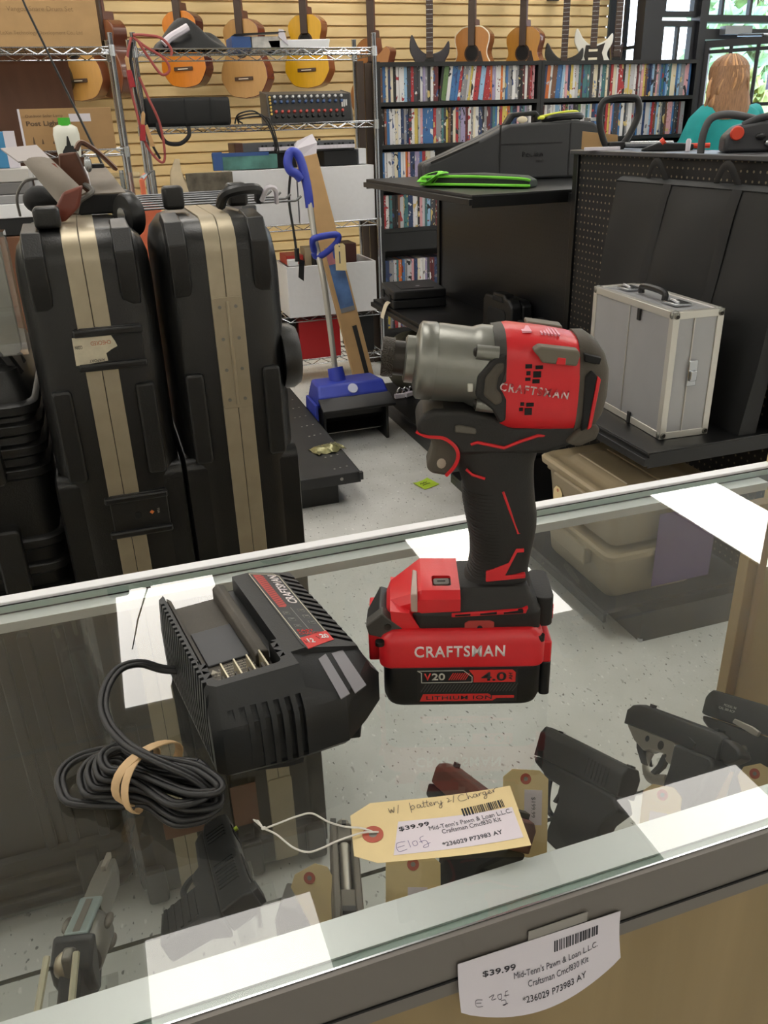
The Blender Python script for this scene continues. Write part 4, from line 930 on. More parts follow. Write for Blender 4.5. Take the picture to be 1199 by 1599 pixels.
# revolver at the left with its clear stand rails
R0 = V((-.1150,.5109,.800)); R1 = V((-.0826,.6507,.760)); rf = (R1-R0).normalized()
rl = V((0,0,1)).cross(rf).normalized(); ru = rf.cross(rl)
t = bpy.data.objects.new('revolver', None); COL.objects.link(t)
t.matrix_world = Matrix(((rf.x,rl.x,ru.x,R0.x),(rf.y,rl.y,ru.y,R0.y),(rf.z,rl.z,ru.z,R0.z),(0,0,0,1))); tag(t, 'grey snub revolver pointing away at the lower left of the counter', 'handgun', 'handguns in the glass counter')
M_REV = mat('revolver_grey', '#757169', .38, metal=.45, var=.08, vscale=60); M_REVL = mat('revolver_pale', '#84908d', .4, metal=.3)
mmb().lathe([(19,28),(20.5,31),(20.5,66),(18,72),(17,73)], (0,0,-22), (1,0,0), 24).build('cylinder', M_REV, t, smooth=50)
b = mmb()
for i in range(6):
    a = 2*PI*i/6+.5; b.ell((63, 20.5*math.cos(a), -22+20.5*math.sin(a)), (11,4.2,4.2), 10, 6)
b.build('flutes', M_TAUPE, t, smooth=60)
b = mmb(); b.loft([[(x,-w_,-28),(x,w_,-28),(x,w_+1,-12),(x,w_-1,0),(x,-w_+1,0),(x,-w_-1,-12)] for x, w_ in ((74,9),(110,9.5),(140,8.5),(143,7))]); b.build('barrel', M_REV, t, bevel=.001)
b = mmb(); b.prism([(28,-2),(80,-2),(80,3),(28,4)], -10, 10, 'xz'); to = b.build('top_strap', M_REVL, t, bevel=.002); mmb().box(30,-3,3.4,74,3,4.6).build('sight_groove', M_TAUPE, to, bevel=.001)
mmb().box(122,-2.2,-1,146,2.2,5).build('front_sight', M_SILV, t, bevel=.0006)
b = mmb(); b.prism([(22,4),(28,4),(28,-44),(20,-46),(10,-30),(6,-12)], -17, 17, 'xz'); fo = b.build('recoil_shield', M_GUN, t, bevel=.004, seg=3)
mmb().ell((14,4,-14), (12,12,12), 14, 8).build('cylinder_face', mat('brushed_face', '#a59a85', .35, .6), fo, smooth=60)
b = mmb(); b.prism([(26,-40),(80,-40),(80,-46),(60,-50),(50,-66),(30,-62),(14,-50),(-10,-78),(-40,-112),(-66,-96),(-40,-60),(-4,-26),(8,-8)], -9, 9, 'xz'); b.build('grip', M_POLY, t, bevel=.003, seg=3)
b = mmb(); b.prism([(-2,2),(8,6),(16,0),(14,-24),(4,-28)], -4, 4, 'xz'); b.build('hammer', M_REV, t, bevel=.002)
t2 = thing('pistol_stand', 'clear stand with two pale rails under the grey revolver', 'display stand', (-.118,.505,.7005), 0, 'clear pistol stands')
M_RAILA = mat('acrylic_edge', '#c9c3a4', .3, trans=.3)
MB().box(-.03,-.04,0,.03,.06,.003).build('base', M_ACR, t2, smooth=0)
MB().tube([(-.022,-.060,.095),(-.010,.008,.107)], .0028, 6).build('rail', M_RAILA, t2); MB().tube([(.004,-.058,.093),(.012,.006,.105)], .0028, 6).build('rail', M_RAILA, t2)
MB().box(-.026,-.062,.003,.012,-.058,.094).build('upright', M_ACR, t2, smooth=0)
# manila tags among the handguns
def tmat(c, x, y):
    x = V(x).normalized(); n_ = x.cross(V(y)).normalized(); return frame(c, x, z=n_)
TX_, TU_ = _r, (_u*.85 + _fw*.5).normalized()
def toward(c, spin=0., tilt=0.):
    x = (_r*math.cos(spin)+_u*math.sin(spin)); y = (-_r*math.sin(spin)+_u*math.cos(spin))
    y = (y*math.cos(tilt)+_fw*math.sin(tilt)); return frame(c, x, z=x.cross(y))
gun_tag(None, toward((.319,.553,.766), -.05, .15), (.046,.085), 'manila tag with a $199.99 sticker between the big price tag and the black pistol', [('$199.99', .008, .006, -PI/2, (.020,.0045))])
gun_tag(None, frame((.101,.524,.756), V((.80,-.15,.45)), z=V((-.42,-.70,.45))), (.040,.075), 'shaded manila tag hanging left of the taupe pistol')
gun_tag(None, toward((.178,.499,.764), .0, .2), (.050,.075), 'manila tag peeking out under the lower edge of the big price tag', [('$', .004, -.008, 0, (.004,.006))])
gun_tag(None, toward((.446,.505,.752), -.18, .2), (.040,.075), 'manila tag with an upside-down sticker behind the compact black pistol', [('$299.95', -.002, -.006, -PI/2, (.020,.0045))])
gun_tag(None, toward((.569,.503,.752), .2, .2), (.036,.06), 'manila tag at the right edge below the pistol with the inscription')

# ------------------------------------------------------------------ tall hard cases behind the counter
M_CASE = mat('case_black_shell', '#171717', .36, var=.12, vscale=14, bump=.18, bscale=420)
M_CASER = mat('case_black_rib', '#1b1b1b', .4, bump=.15, bscale=420)
M_STRIP = mat('case_aluminium_strip', '#a79c86', .4, metal=.55, var=.05, vscale=40)
M_TAPE = mat('brown_packing_tape', '#6e4834', .45, var=.1, vscale=20)
M_STK = mat('torn_sticker', '#cfc6ae', .75, var=.08, vscale=90)
def case_shell(W, D, H):
    b = MB(); rings = []
    for x, ins in ((-W/2, .040), (-W/2+.006, .022), (-W/2+.022, .006), (-W/2+.045, 0), (W/2-.045, 0), (W/2-.022, .006), (W/2-.006, .022), (W/2, .040)):
        rings.append([(x, p, q) for p, q in rr(ins, ins*.4, D-ins, H-ins, .045)])
    return b.loft(rings)
def hard_case(name, label, xc, W, D, H, latches, hinge, sx):
    t = thing(name, label, 'hard case', (xc, 1.26, 0), group='tall black hard cases')
    case_shell(W, D, H).build('shell', M_CASE, t, smooth=45)
    b = MB(); b.loft([[(x, p, q) for p, q in rr(i_+.004, i_+.03, D-i_-.004, .925-i_, .02)] for x, i_ in ((-W/2-.006,.010),(-W/2-.002,0),(W/2+.001,0),(W/2+.004,.010))]); b.build('lower_shell', M_CASE, t, smooth=45)
    b = MB()
    for s_ in (-1, 1): b.prism(rr(-.0025, -.0, D+.0025, H+.003, .047), s_*.0118-.0113, s_*.0118+.0113, 'yz')
    so = b.build('aluminium_strip', M_STRIP, t, bevel=.0008)
    for (z0, z1) in ((H-.105, H-.004), (H-.365, H-.220), (.30, .45)):
        for x in (-.062, .057):
            q = MB()
            if z1 > H-.05:
                q.loft([[(x-w_, y, z) for x_ in (0,)] + [(x+w_, y, z)] + [(x+w_*.8, y-h_, z+dz) , (x-w_*.8, y-h_, z+dz)] for w_, y, z, h_, dz in ((.014,.006,z0,.003,0),(.0155,.004,z0+.02,.010,0),(.0155,.006,z1-.03,.011,.003),(.0155,.03,z1-.005,.012,.008),(.014,.09,z1+.0,.003,.010))])
            else: q.prism(rr(x-.014, z0, x+.014, z1, .006), -.008, .012, 'xz')
            q.build('rib', M_CASER, t, bevel=.004, seg=3)
    for x in (-.068, .064): MB().prism(rr(x-.02, .012, x+.02, .10, .008), -.012, .02, 'xz').build('foot', M_CASER, t, bevel=.004, seg=2)
    for z0, z1 in latches:
        q = MB(); q.prism(rr(-.040+sx, z0, .048+sx, z1, .004), -.005, .012, 'xz'); lo_ = q.build('latch_plate', M_CASER, t, bevel=.0015)
        for z in (z0+.004, z1-.006): MB().prism([(-.047+sx,z-.006),(.050+sx,z-.006),(.050+sx,z+.005),(-.047+sx,z+.005)], -.012, 0, 'xz').build('latch_bar', M_CASE, lo_, bevel=.003)
    if hinge:
        z0, z1 = hinge; q = MB(); q.prism(rr(-.023, z0, .023, z1, .006), -.0045, 0, 'xz'); ho = q.build('hinge_plate', M_STRIP, t, bevel=.0006)
        MB().cyl((0, -.0045, z0+.006), (0, -.0045, z1-.006), .0028, n=8).build('hinge_pin', M_STRIP, ho)
        for k in range(4):
            for x in (-.012, .012): MB().cyl((x, -.0044, z0+.014+k*(z1-z0-.028)/3), (x, -.0056, z0+.014+k*(z1-z0-.028)/3), .0028, n=8).build('rivet', M_GEAR, ho)
    return t
lc = hard_case('hard_case', 'tall black hard case with latches and a torn sticker, silver strip, left of its twin', -.020, .185, .29, 1.282, ((1.090,1.150),(.818,.888)), None, .016)
MB().prism([(-.034,1.098),(-.033,1.138),(.020,1.1385),(.025,1.128),(.027,1.121),(.018,1.117),(.010,1.112),(.011,1.101)], -.0062, -.0048, 'xz').build('torn_sticker', M_STK, lc, smooth=0)
txt('sticker_print', 'CHECKED', frame((.005,-.0064,1.128), (-1,0,0), z=(0,-1,0)), (.028,.006), mat('faded_red_print', '#b9694d', .8), lc, ext=.0001)
txt('sticker_print', 'COIN', frame((-.026,-.0064,1.124), (-1,0,0), z=(0,-1,0)), (.010,.005), M_INK, lc, ext=.0001)
txt('sticker_print', 'AIRPORT', frame((-.004,-.0064,1.103), (-1,0,0), z=(0,-1,0)), (.022,.004), M_INK, lc, ext=.0001)
MB().cyl((.016,-.0048,.850), (.016,-.0062,.850), .0055, n=14).build('keyhole', M_DARKHOLE, lc)
MB().prism([(.034,.852),(.0375,.8555),(.041,.852),(.0375,.8485)], -.0062, -.0045, 'xz').build('orange_mark', mat('orange_print', '#d9763a', .6), lc, smooth=0)
txt('latch_text', 'TSA', frame((.0475,-.006,.853), (0,0,-1), z=(0,-1,0)), (.009,.0035), mat('pale_warning_print', '', .6), lc, ext=.0001)
MB().box(-.036,-.0055,.165,.040,-.0035,.250).build('tape_patch', M_TAPE, lc, bevel=.001)
for k, y in enumerate((.16, .25)):
    w_ = MB(); w_.lathe([(.012,-.012),(.030,-.011),(.033,-.006),(.033,.006),(.030,.011),(.012,.012)], (.078, y, 1.285), (1,.5,0), 24)
    wo = w_.build('wheel', M_BLK, lc, smooth=50); MB().lathe([(.012,-.014),(.012,.014)], (.078, y, 1.285), (1,.5,0), 16).build('hub', M_CHROME, wo)
q = MB(); q.box(-.055,.03,1.283,-.02,.07,1.312); q.build('top_catch', M_CASER, lc, bevel=.006, seg=3)
rc2 = hard_case('hard_case', 'tall black hard case with a riveted hinge plate on its silver strip, nearest the aisle', .1725, .178, .29, 1.285, (), (1.005,1.176), 0)
MB().prism(rr(-.022,.03,.025,.245,.006), -.0045, 0, 'xz').build('hinge_plate', M_STRIP, rc2, bevel=.0006)
MB().box(-.096,-.0055,.150,-.046,-.0032,.252).build('tape_patch', M_TAPE, rc2, bevel=.001)
q = MB(); q.lathe([(.052,0),(.052,.018),(.046,.028),(.02,.032)], (.082, .05, 1.065), (1,0,0), 24); q.build('side_wheel_cover', M_CASER, rc2, smooth=50)
q = MB(); q.tube(spline([(.02,.10,1.296),(.03,.08,1.315),(.075,.09,1.318),(.085,.12,1.30)], 6), .008, 8); q.build('carry_handle', M_BLK, rc2)
MB().tube(spline([(.085,.10,1.30),(.092,.085,1.318),(.105,.09,1.316),(.110,.11,1.295)], 5), .004, 6).build('handle_wire', M_PAPER, rc2)
for x in (-.045, .055): MB().box(x-.016,.14,1.29,x+.016,.17,1.325).build('top_catch', M_CASER, rc2, bevel=.006, seg=3)
# rugged ribbed case at the far left
t = thing('hard_case', 'black rugged case with raised horizontal ribs and a moulded top handle at the left edge', 'hard case', (-.32, 1.30, 0), group='tall black hard cases')
b = MB(); rings = [[(p, q, z) for p, q in rr(-.20+i_, 0+i_, .195-i_, .36-i_, .03)] for z, i_ in ((0,.03),(.02,.012),(.05,.006),(1.04,.004),(1.085,.016),(1.105,.05))]
b.loft(rings); b.build('shell', M_CASE, t, smooth=45)
for z in (.065,.115,.165,.675,.72,.765,.81,.93,.965,1.0,1.03):
    q = MB(); q.loft([[(p, y, zz) for p, y in rr(-.204+i_, -.006+i_, .199-i_, .366-i_, .034)] for zz, i_ in ((z-.011,.006),(z-.006,0),(z+.006,0),(z+.011,.006))]); q.build('rib', M_CASER, t, smooth=45)
for x in (.06, .10, .155): MB().prism(rr(x-.010,.18,x+.010,.65,.006), -.008, .01, 'xz').build('rib', M_CASER, t, bevel=.003)
for z in (.98, .79, .10): MB().prism(rr(.095,z-.06,.135,z+.055,.008), -.022, .01, 'xz').build('latch', M_CASER, t, bevel=.004, seg=3)
for y in (.05, .12):
    MB().tube(spline([(-.04,y,1.09),(.06,y,1.135),(.14,y,1.125),(.175,y,1.07)], 6), .012, 8).build('handle', M_BLK, t)

# wrapped package leaning between the cases
M_FILM = glass_mat('clear_film', .10, 3.0, (.93,.94,.92), .10)
t = thing('wrapped_package', 'grey printed package in clear film standing on the rugged case', 'package', (-.26, 1.36, 1.105))
MB().prism(rr(-.16,0,.13,.165,.01), -.02, .0, 'xz').build('card', mat('grey_print_card', '#8f8d86', .5, var=.15, vscale=30), t, smooth=0)
for k, (x0, z0, x1, z1) in enumerate(((.02,.085,.10,.15),(.02,.04,.09,.07))): MB().box(x0,-.0215,z0,x1,-.0202,z1).build('dark_print', mat('dark_print', '#3d3d3b', .5), t, smooth=0)
MB().box(-.165,-.03,0,.14,.006,.175).build('film', M_FILM, t, smooth=0)

# ---- things lying on top of the left case
M_LEA = mat('brown_leather', '#5a3523', .5, var=.15, vscale=40, bump=.1); M_LEAR = mat('red_brown_leather', '#6e3120', .45, var=.1, vscale=40, bump=.1)
M_GREYB = mat('grey_pouch', '#8f867c', .7, var=.12, vscale=25, bump=.1)
def quad(name, pts, th, m, label, cat, parent=None, bow=.0):
    A, B2, C2, D2 = [V(p) for p in pts]; n_ = (B2-A).cross(D2-A).normalized()
    def fn(i, j): return (A*(1-i)+B2*i)*(1-j)+(D2*(1-i)+C2*i)*j + n_*bow*math.sin(PI*i)*math.sin(PI*j)
    o = MB().sheet(fn, 10, 10, th).build(name, m, parent, smooth=60)
    if parent is None: tag(o, label, cat)
    return o
# grey zip pouch with pale rim, leaning back
t = thing('zip_pouch', 'grey pouch with a pale top and a red mark leaning on the left case top', 'pouch', (-.078, 1.42, 1.285))
quad('pouch', [(.036,.012,.020),(.078,.012,.036),(.030,.05,.090),(-.010,.05,.088)], .008, M_GREYB, '', '', t, .006)
quad('rim', [(-.012,.046,.082),(.034,.046,.085),(.018,.058,.104),(-.034,.058,.101)], .005, mat('pale_plastic', '#cfc8c8', .5), '', '', t)
quad('red_mark', [(.034,.034,.068),(.049,.03,.060),(.040,.038,.077),(.026,.043,.079)], .0092, mat('dull_red_print', '#8c4a3c', .6), '', '', t)
t = thing('sling_pouch', 'black rounded pouch with grey piping under the grey zip pouch', 'pouch', (-.072, 1.53, 1.285))
MB().ell((0,0,.022), (.027,.02,.022), 18, 10).build('body', M_FABRIC, t, smooth=60)
MB().tube(spline([(-.035,-.005,.0),(-.033,-.016,.03),(-.016,-.02,.052),(.01,-.016,.055)], 6), .0022, 6).build('piping', mat('grey_piping', '#6d6a66', .6), t)
t = thing('leather_holster', 'brown leather holster standing upright behind the red-brown sheath', 'holster', (-.012, 1.49, 1.285))
b = MB(); b.loft([[(-.022,0,0),(.020,-.01,0),(.022,.012,0),(-.02,.016,0)],[(-.024,0,.05),(.018,-.012,.05),(.02,.014,.05),(-.022,.018,.05)],[(-.020,0,.090),(.006,-.012,.092),(.010,.012,.092),(-.018,.014,.09)]]); b.build('body', M_LEA, t, bevel=.003)
MB().tube(spline([(.008,-.01,.095),(.018,-.008,.105),(.04,0,.090),(.062,.01,.066)], 5), .001, 6, flat=(.004,.016), up=(0,1,0)).build('strap', M_LEA, t)
MB().ell((.022,-.018,.074), (.006,.003,.012), 10, 6).build('snap', M_CHROME, t)
t = thing('leather_sheath', 'red-brown leather sheath lying in front of the brown holster', 'sheath', (-.030, 1.355, 1.285))
b = MB(); b.loft([[(-.020,-.008,.002),(-.006,-.014,.002),(-.004,.01,.002),(-.018,.012,.002)],[(-.016,-.010,.022),(.016,-.016,.020),(.018,.012,.02),(-.014,.012,.02)],[(-.002,-.008,.042),(.026,-.012,.050),(.028,.010,.05),(0,.012,.042)]]); b.build('body', M_LEAR, t, bevel=.004, seg=3)
t = thing('black_box', 'black box with an open grey flap lying on the left case', 'box', (.030, 1.50, 1.285))
b = MB(); b.box(-.046,-.03,0,.030,.06,.030).build('body', M_BLKM, t, bevel=.003)
quad('flap', [(-.020,-.03,.031),(.030,-.03,.031),(.008,.055,.066),(-.022,.055,.066)], .003, M_GREYB, '', '', t)
MB().box(-.024,.053,.062,.006,.065,.072).build('clip', M_BLK, t, bevel=.002)
MB().tube(spline([(-.05,-.04,.005),(-.042,-.045,.022),(-.02,-.04,.036),(-.04,.0,.05)], 5), .004, 6).build('strap', mat('grey_piping', '', .6), t)
# thin rod rising from the leather pile
ro = thing('thin_rod', 'thin black rod slanting from the top edge of the photo to the black box', 'rod', (.045, 1.57, 1.325))
MB().tube([(-.002,.0,0),(-.090,.12,.27),(-.115,.16,.37)], [.0022,.0018,.0014], 6).build('shaft', M_BLK, ro)
MB().cyl((-.002,0,-.032), (-.002,0,.004), .006, n=10).build('grip', M_BLK, ro)

# ---- chrome wire display basket behind the cases
t = thing('wire_display', 'chrome wire display rack with rows of rods behind the tall cases', 'wire rack', (.22, 1.82, 0))
for i in range(7):
    y = -.14+i*.065
    MB().tube([(-.14,y,1.272),(.125+.02*(6-i)*.3,y-.02,1.274)], .0022, 6).tube([(.125+.02*(6-i)*.3,y-.02,1.274),(.135+.02*(6-i)*.3,y-.022,1.282)], .0026, 6).build('rod', mat('grey_rod', '#77797c', .45, .6), t)
for x in (-.05, .07):
    MB().box(x-.012,-.12,0,x+.012,.27,.02).box(x-.010,.0,.02,x+.010,.03,1.25).box(x-.014,-.155,1.245,x+.014,.27,1.270).build('support', mat('grey_support', '#5f6164', .45), t, bevel=.003)
for z in (.9, 1.15): MB().tube([(-.14,.03,z),(.14,.03,z)], .004, 6).build('cross_bar', M_CHROME, t)
t = thing('hanging_pouch', 'orange-red rubber pouch hanging from a hook behind the left case', 'pouch', (.128, 2.15, 1.20))
b = MB(); b.loft([[(-.032,-.008,-.08),(.034,-.008,-.08),(.034,.008,-.08),(-.032,.008,-.08)],[(-.034,-.01,.035),(.036,-.01,.035),(.036,.01,.035),(-.034,.01,.035)],[(-.008,-.006,.055),(.012,-.006,.055),(.012,.006,.055),(-.008,.006,.055)]])
b.build('body', mat('salmon_orange', '#d9704f', .6, var=.1, vscale=30), t, bevel=.004); MB().tube([(0,0,.05),(0,0,.10),(.01,.02,.11)], .006, 8).build('hook', mat('salmon_orange', '', .6), t)
MB().tube([(.03,.03,-1.2),(.03,.03,.12),(0,.0,.105)], .005, 6).build('peg', M_CHROME, t)
t = thing('plastic_bag', 'clear plastic bag with a yellow strip hanging behind the black box', 'bag', (.095, 2.40, 1.235))
MB().box(-.05,-.006,-.03,.045,.006,.075).build('film', M_FILM, t, smooth=0); MB().prism([(-.034,.02),(-.022,.015),(-.016,.055),(-.028,.062)], -.0075, -.0062, 'xz').build('yellow_strip', mat('neon_yellow', '#d8e04a', .6), t, smooth=0)
MB().tube([(0,.01,-1.235),(0,.01,.08)], .006, 6).build('peg', M_CHROME, t)

# ------------------------------------------------------------------ black gondola shelving along the aisle
def pegmat(name, base, dot, rough, u='Y', r_=.14):
    m = mat(name, base, rough); nt = m.node_tree; N = nt.nodes; L = nt.links; tc = N.new('ShaderNodeTexCoord'); sx = N.new('ShaderNodeSeparateXYZ'); L.new(tc.outputs['Object'], sx.inputs[0])
    def mth(op, a, b=None):
        q = N.new('ShaderNodeMath'); q.operation = op
        for i, x in enumerate((a, b)):
            if x is None: continue
            if isinstance(x, (int, float)): q.inputs[i].default_value = x
            else: L.new(x, q.inputs[i])
        return q.outputs[0]
    def cell(o): f = mth('FRACT', mth('MULTIPLY', o, 1/.0254)); d = mth('SUBTRACT', f, .5); return mth('MULTIPLY', d, d)
    d = mth('SQRT', mth('ADD', cell(sx.outputs[u]), cell(sx.outputs['Z']))); k = mth('LESS_THAN', d, r_)
    mx = N.new('ShaderNodeMix'); mx.data_type = 'RGBA'; L.new(k, mx.inputs[0]); mx.inputs[6].default_value = (*S(base), 1); mx.inputs[7].default_value = (*S(dot), 1)
    L.new(mx.outputs[2], N['Principled BSDF'].inputs['Base Color']); return m
M_PEGA = pegmat('black_pegboard', '#17181b', '#050505', .42); M_PEGB = pegmat('black_pegboard_backlit_holes', '#141519', '#7d735f', .5); M_PEGX = pegmat('black_end_pegboard', '#111215', '#050505', .5, 'X')  # near panel's pale dots paint the light behind its holes
gd = thing('gondola_shelving', 'black pegboard gondola shelving with upper, middle and base shelves right of the aisle', 'shelving', (1.74, 1.70, 0))
def G(b, n, m=M_METBLK, **k): return b.build(n, m, gd, loc=(-1.74, -1.70, 0), **k)
G(MB().box(1.725, 1.74, .12, 1.755, 2.865, 1.285), 'back_panel', M_PEGB, smooth=0)
G(MB().box(1.725, 2.895, .12, 1.755, 4.20, 1.15), 'back_panel', M_PEGA, smooth=0)
for y, h in ((1.715, 1.29), (2.88, 1.29), (4.215, 1.16)): G(MB().box(1.715, y-.016, 0, 1.765, y+.016, h), 'upright', bevel=.002)
G(MB().box(1.70, 1.70, 1.285, 1.90, 2.90, 1.300), 'top_cap', mat('grey_cap', '#55565a', .35, .4), bevel=.003)
def shelf(x0, y0, x1, y1, z, n='shelf'):
    b = MB(); b.box(x0+.006, y0, z-.004, x1, y1, z).box(x0+.006, y0, z-.035, x0+.010, y1, z-.004)
    b.box(x0-.008, y0-.004, z-.036, x0+.008, y1+.004, z-.014); b.box(x0+.006, y0, z-.045, x1, y0+.003, z-.004).box(x0+.006, y1-.003, z-.045, x1, y1, z-.004)
    return G(b, n, bevel=.0015)
shelf(1.322, 2.935, 2.14, 4.21, 1.162)
shelf(1.335, 2.90, 1.725, 4.20, .575)
shelf(1.285, 1.705, 1.725, 2.87, .600)
b = MB(); b.box(1.33, 1.70, 0, 1.74, 4.20, .10); G(b, 'kick_base')
b = MB(); b.box(1.222, 1.735, .098, 1.74, 2.87, .112).box(1.222, 1.735, .07, 1.232, 2.87, .098).box(1.30, 2.90, .098, 1.74, 4.20, .112).box(1.30,2.90,.07,1.31,4.20,.098); G(b, 'base_deck', bevel=.0015)
G(MB().box(1.765, 1.706, 0, 2.42, 1.722, 1.20), 'end_panel', M_PEGX, smooth=0)
MB().cyl((1.335, 1.705, .0), (1.335, 1.705, .012), .008, n=10).build('levelling_foot', M_CHROME, gd, loc=(-1.74,-1.70,0))
# low shelf of the gondola on the left side of the aisle
g2 = thing('low_shelf', 'low black perforated shelf end jutting out beside the tall case, left of the aisle', 'shelf', (.66, 3.6, 0))
b = MB(); b.box(-.28,-.66,.145,.20,.75,.150).box(.195,-.66,.112,.20,.75,.15).box(-.28,-.664,.105,.20,-.66,.15).box(.192,-.675,.118,.208,-.655,.150)
b.build('deck', mat('worn_black_steel', '#1f2022', .5, var=.2, vscale=8), g2, bevel=.0015)
MB().box(-.26,-.60,0,.12,.72,.112).build('kick_base', M_METBLK, g2)
q = MB()
for i in range(9):
    for x in (.11, .135, .165): MB().cyl((x, -.62+i*.14+(x*.2), .1495), (x, -.62+i*.14+(x*.2), .1506), .0045, n=8).build('hole', mat('pale_holes', '#8f8d88', .6), g2, smooth=0)
MB().cyl((.12,-.6645,.13), (.12,-.6655,.13), .007, n=10).build('hole', mat('pale_holes', '', .6), g2, smooth=0)
t = thing('foil_packet', 'small shiny olive packet lying on the low black shelf', 'packet', (.80, 3.23, .1505), .3)
MB().sheet(lambda i, j: (-.07+.14*i, -.05+.09*j+.01*math.sin(i*9), .004+.022*math.sin(PI*i)*math.sin(PI*j)+.004*math.sin(i*17+j*9)), 14, 8, .002).build('foil', mat('olive_foil', '#8d8a62', .25, .5, var=.3, vscale=25), t, smooth=60)

# ---- goods on the gondola
M_BIN = mat('tan_plastic', '#8d8069', .5, var=.05, vscale=10, bump=.05); M_BINL = mat('tan_lid', '#9a8b70', .42, var=.05, vscale=10)
def tote(z, y0, x0, label, lbl_tag=False, W=.345, D=.40):
    t = thing('storage_tote', label, 'storage tote', (x0, y0, z), group='tan storage totes')
    b = MB(); b.loft([[(p, q, zz) for p, q in rr(i_, i_, W-i_, D-i_, .025)] for zz, i_ in ((0,.03),(.012,.022),(.115,.012),(.120,.004),(.140,.004))]); b.build('body', M_BIN, t, smooth=40)
    b = MB(); b.loft([[(p, q, zz) for p, q in rr(i_, i_, W-i_, D-i_, .03)] for zz, i_ in ((.1395,-.010),(.156,-.012),(.163,-.006),(.163,.014),(.157,.022),(.158,.05),(.168,.06),(.170,.08))]); lo_ = b.build('lid', M_BINL, t, smooth=40)
    for k in range(2): MB().tube([(.09+k*.10,.07,.1705),(.09+k*.10,D-.07,.1705)], .004, 6, flat=(.006,.003), up=(0,0,1)).build('lid_groove', M_BINL, lo_)
    q = MB(); q.box(-.020,.10,.085,.006,.30,.14).box(-.016,.11,.075,.0,.29,.086); q.build('latch_handle', M_BIN, t, bevel=.005)
    return t
tote(.112, 1.765, 1.245, 'tan lidded tote on the base shelf, the lower of the stacked pair')
tt_ = tote(.2845, 1.76, 1.238, 'tan lidded tote stacked on top of its twin under the middle shelf')
t = thing('hang_tag', 'small cream tag hanging from the upper tan tote', 'tag', (1.215, 2.02, .345))
MB().prism([(-.022,-.062),(.022,-.062),(.024,.03),(.010,.045),(-.010,.045),(-.024,.03)], -.0008, .0008, 'yz').build('card', M_MANILA, t, smooth=0)
MB().lathe([(.002,0),(.005,0),(.005,.0005),(.002,.0005),(.002,0)], (-.0009,0,.034), (-1,0,0), 12, cap=False).build('hole_ring', M_RING, t)
tag(MB().box(1.385, 1.7490, .150, 1.585, 1.7500, .385).build('purple_sheet', mat('purple_paper', '#4a2f66', .6), None, smooth=0), 'purple sheet of paper on the front of the stacked tan totes', 'sheet')
# silver case
M_SILVP = mat('silver_panel', '#a9aaad', .38, metal=.45, var=.05, vscale=6); M_SILVE = mat('silver_edge', '#cfcdc6', .3, metal=.6)
t = thing('aluminium_case', 'silver aluminium equipment case standing on the black shelf in front of the soft bag', 'equipment case', (1.372, 1.775, .601), -.06)
W, D, H = .150, .42, .345
MB().box(.003,.003,.003,W-.003,D-.003,H-.003).build('panel', M_SILVP, t, smooth=0)
b = MB(); e = .019
for x in (0, W-e):
    for y in (0, D-e): b.box(x,y,0,x+e,y+e,H)
for z in (0, H-e):
    for x in (0, W-e): b.box(x,0,z,x+e,D,z+e)
    for y in (0, D-e): b.box(0,y,z,W,y+e,z+e)
b.box(W*.42,-.0006,e,W*.42+.003,.004,H-e).box(-.0008,D*.5,e,.003,D*.5+.002,H-e)
b.build('edge_frame', M_SILVE, t, bevel=.0015)
for x, y, z in ((0,0,0),(0,0,H),(0,D,0),(0,D,H),(W,0,0),(W,0,H)):
    b = MB(); b.ell((x+(.010 if x == 0 else -.010), y+(.010 if y == 0 else -.010), z+(.010 if z == 0 else -.010)), (.0135,.0135,.0135), 14, 8); b.build('corner_cap', M_GEAR, t, smooth=60)
    ax_ = -.0035 if x == 0 else 0
    MB().cyl((.010 if x == 0 else W-.010, -.0035, z+(.012 if z == 0 else -.012)), (.010 if x == 0 else W-.010, -.005, z+(.012 if z == 0 else -.012)), .005, n=10).build('rivet', M_STEEL, t) if y == 0 else None
q = MB(); q.box(W*.5-.014,-.004,H*.52-.035,W*.5+.014,0,H*.52+.035).box(W*.5-.010,-.011,H*.52-.02,W*.5+.010,-.003,H*.52+.008); q.build('latch', M_CHROME, t, bevel=.002)
for z, y in ((H-.03, D*.38), (.02, D*.38)): MB().box(-.004,y-.007,z-.020,.001,y+.007,z+.012).build('strap_clip', M_BLK, t, bevel=.001)
MB().tube(spline([(W*.45,D*.36,H),(W*.45,D*.38,H+.020),(W*.45,D*.62,H+.020),(W*.45,D*.64,H)], 6), .009, 8).build('carry_handle', M_BLK, t)
for y in (D*.22, D*.80): MB().box(W*.3,y-.03,H,W*.62,y+.03,H+.006).tube([(W*.4,y-.02,H+.008),(W*.4,y+.02,H+.012)], .004, 6).build('latch', M_CHROME, t, bevel=.001)
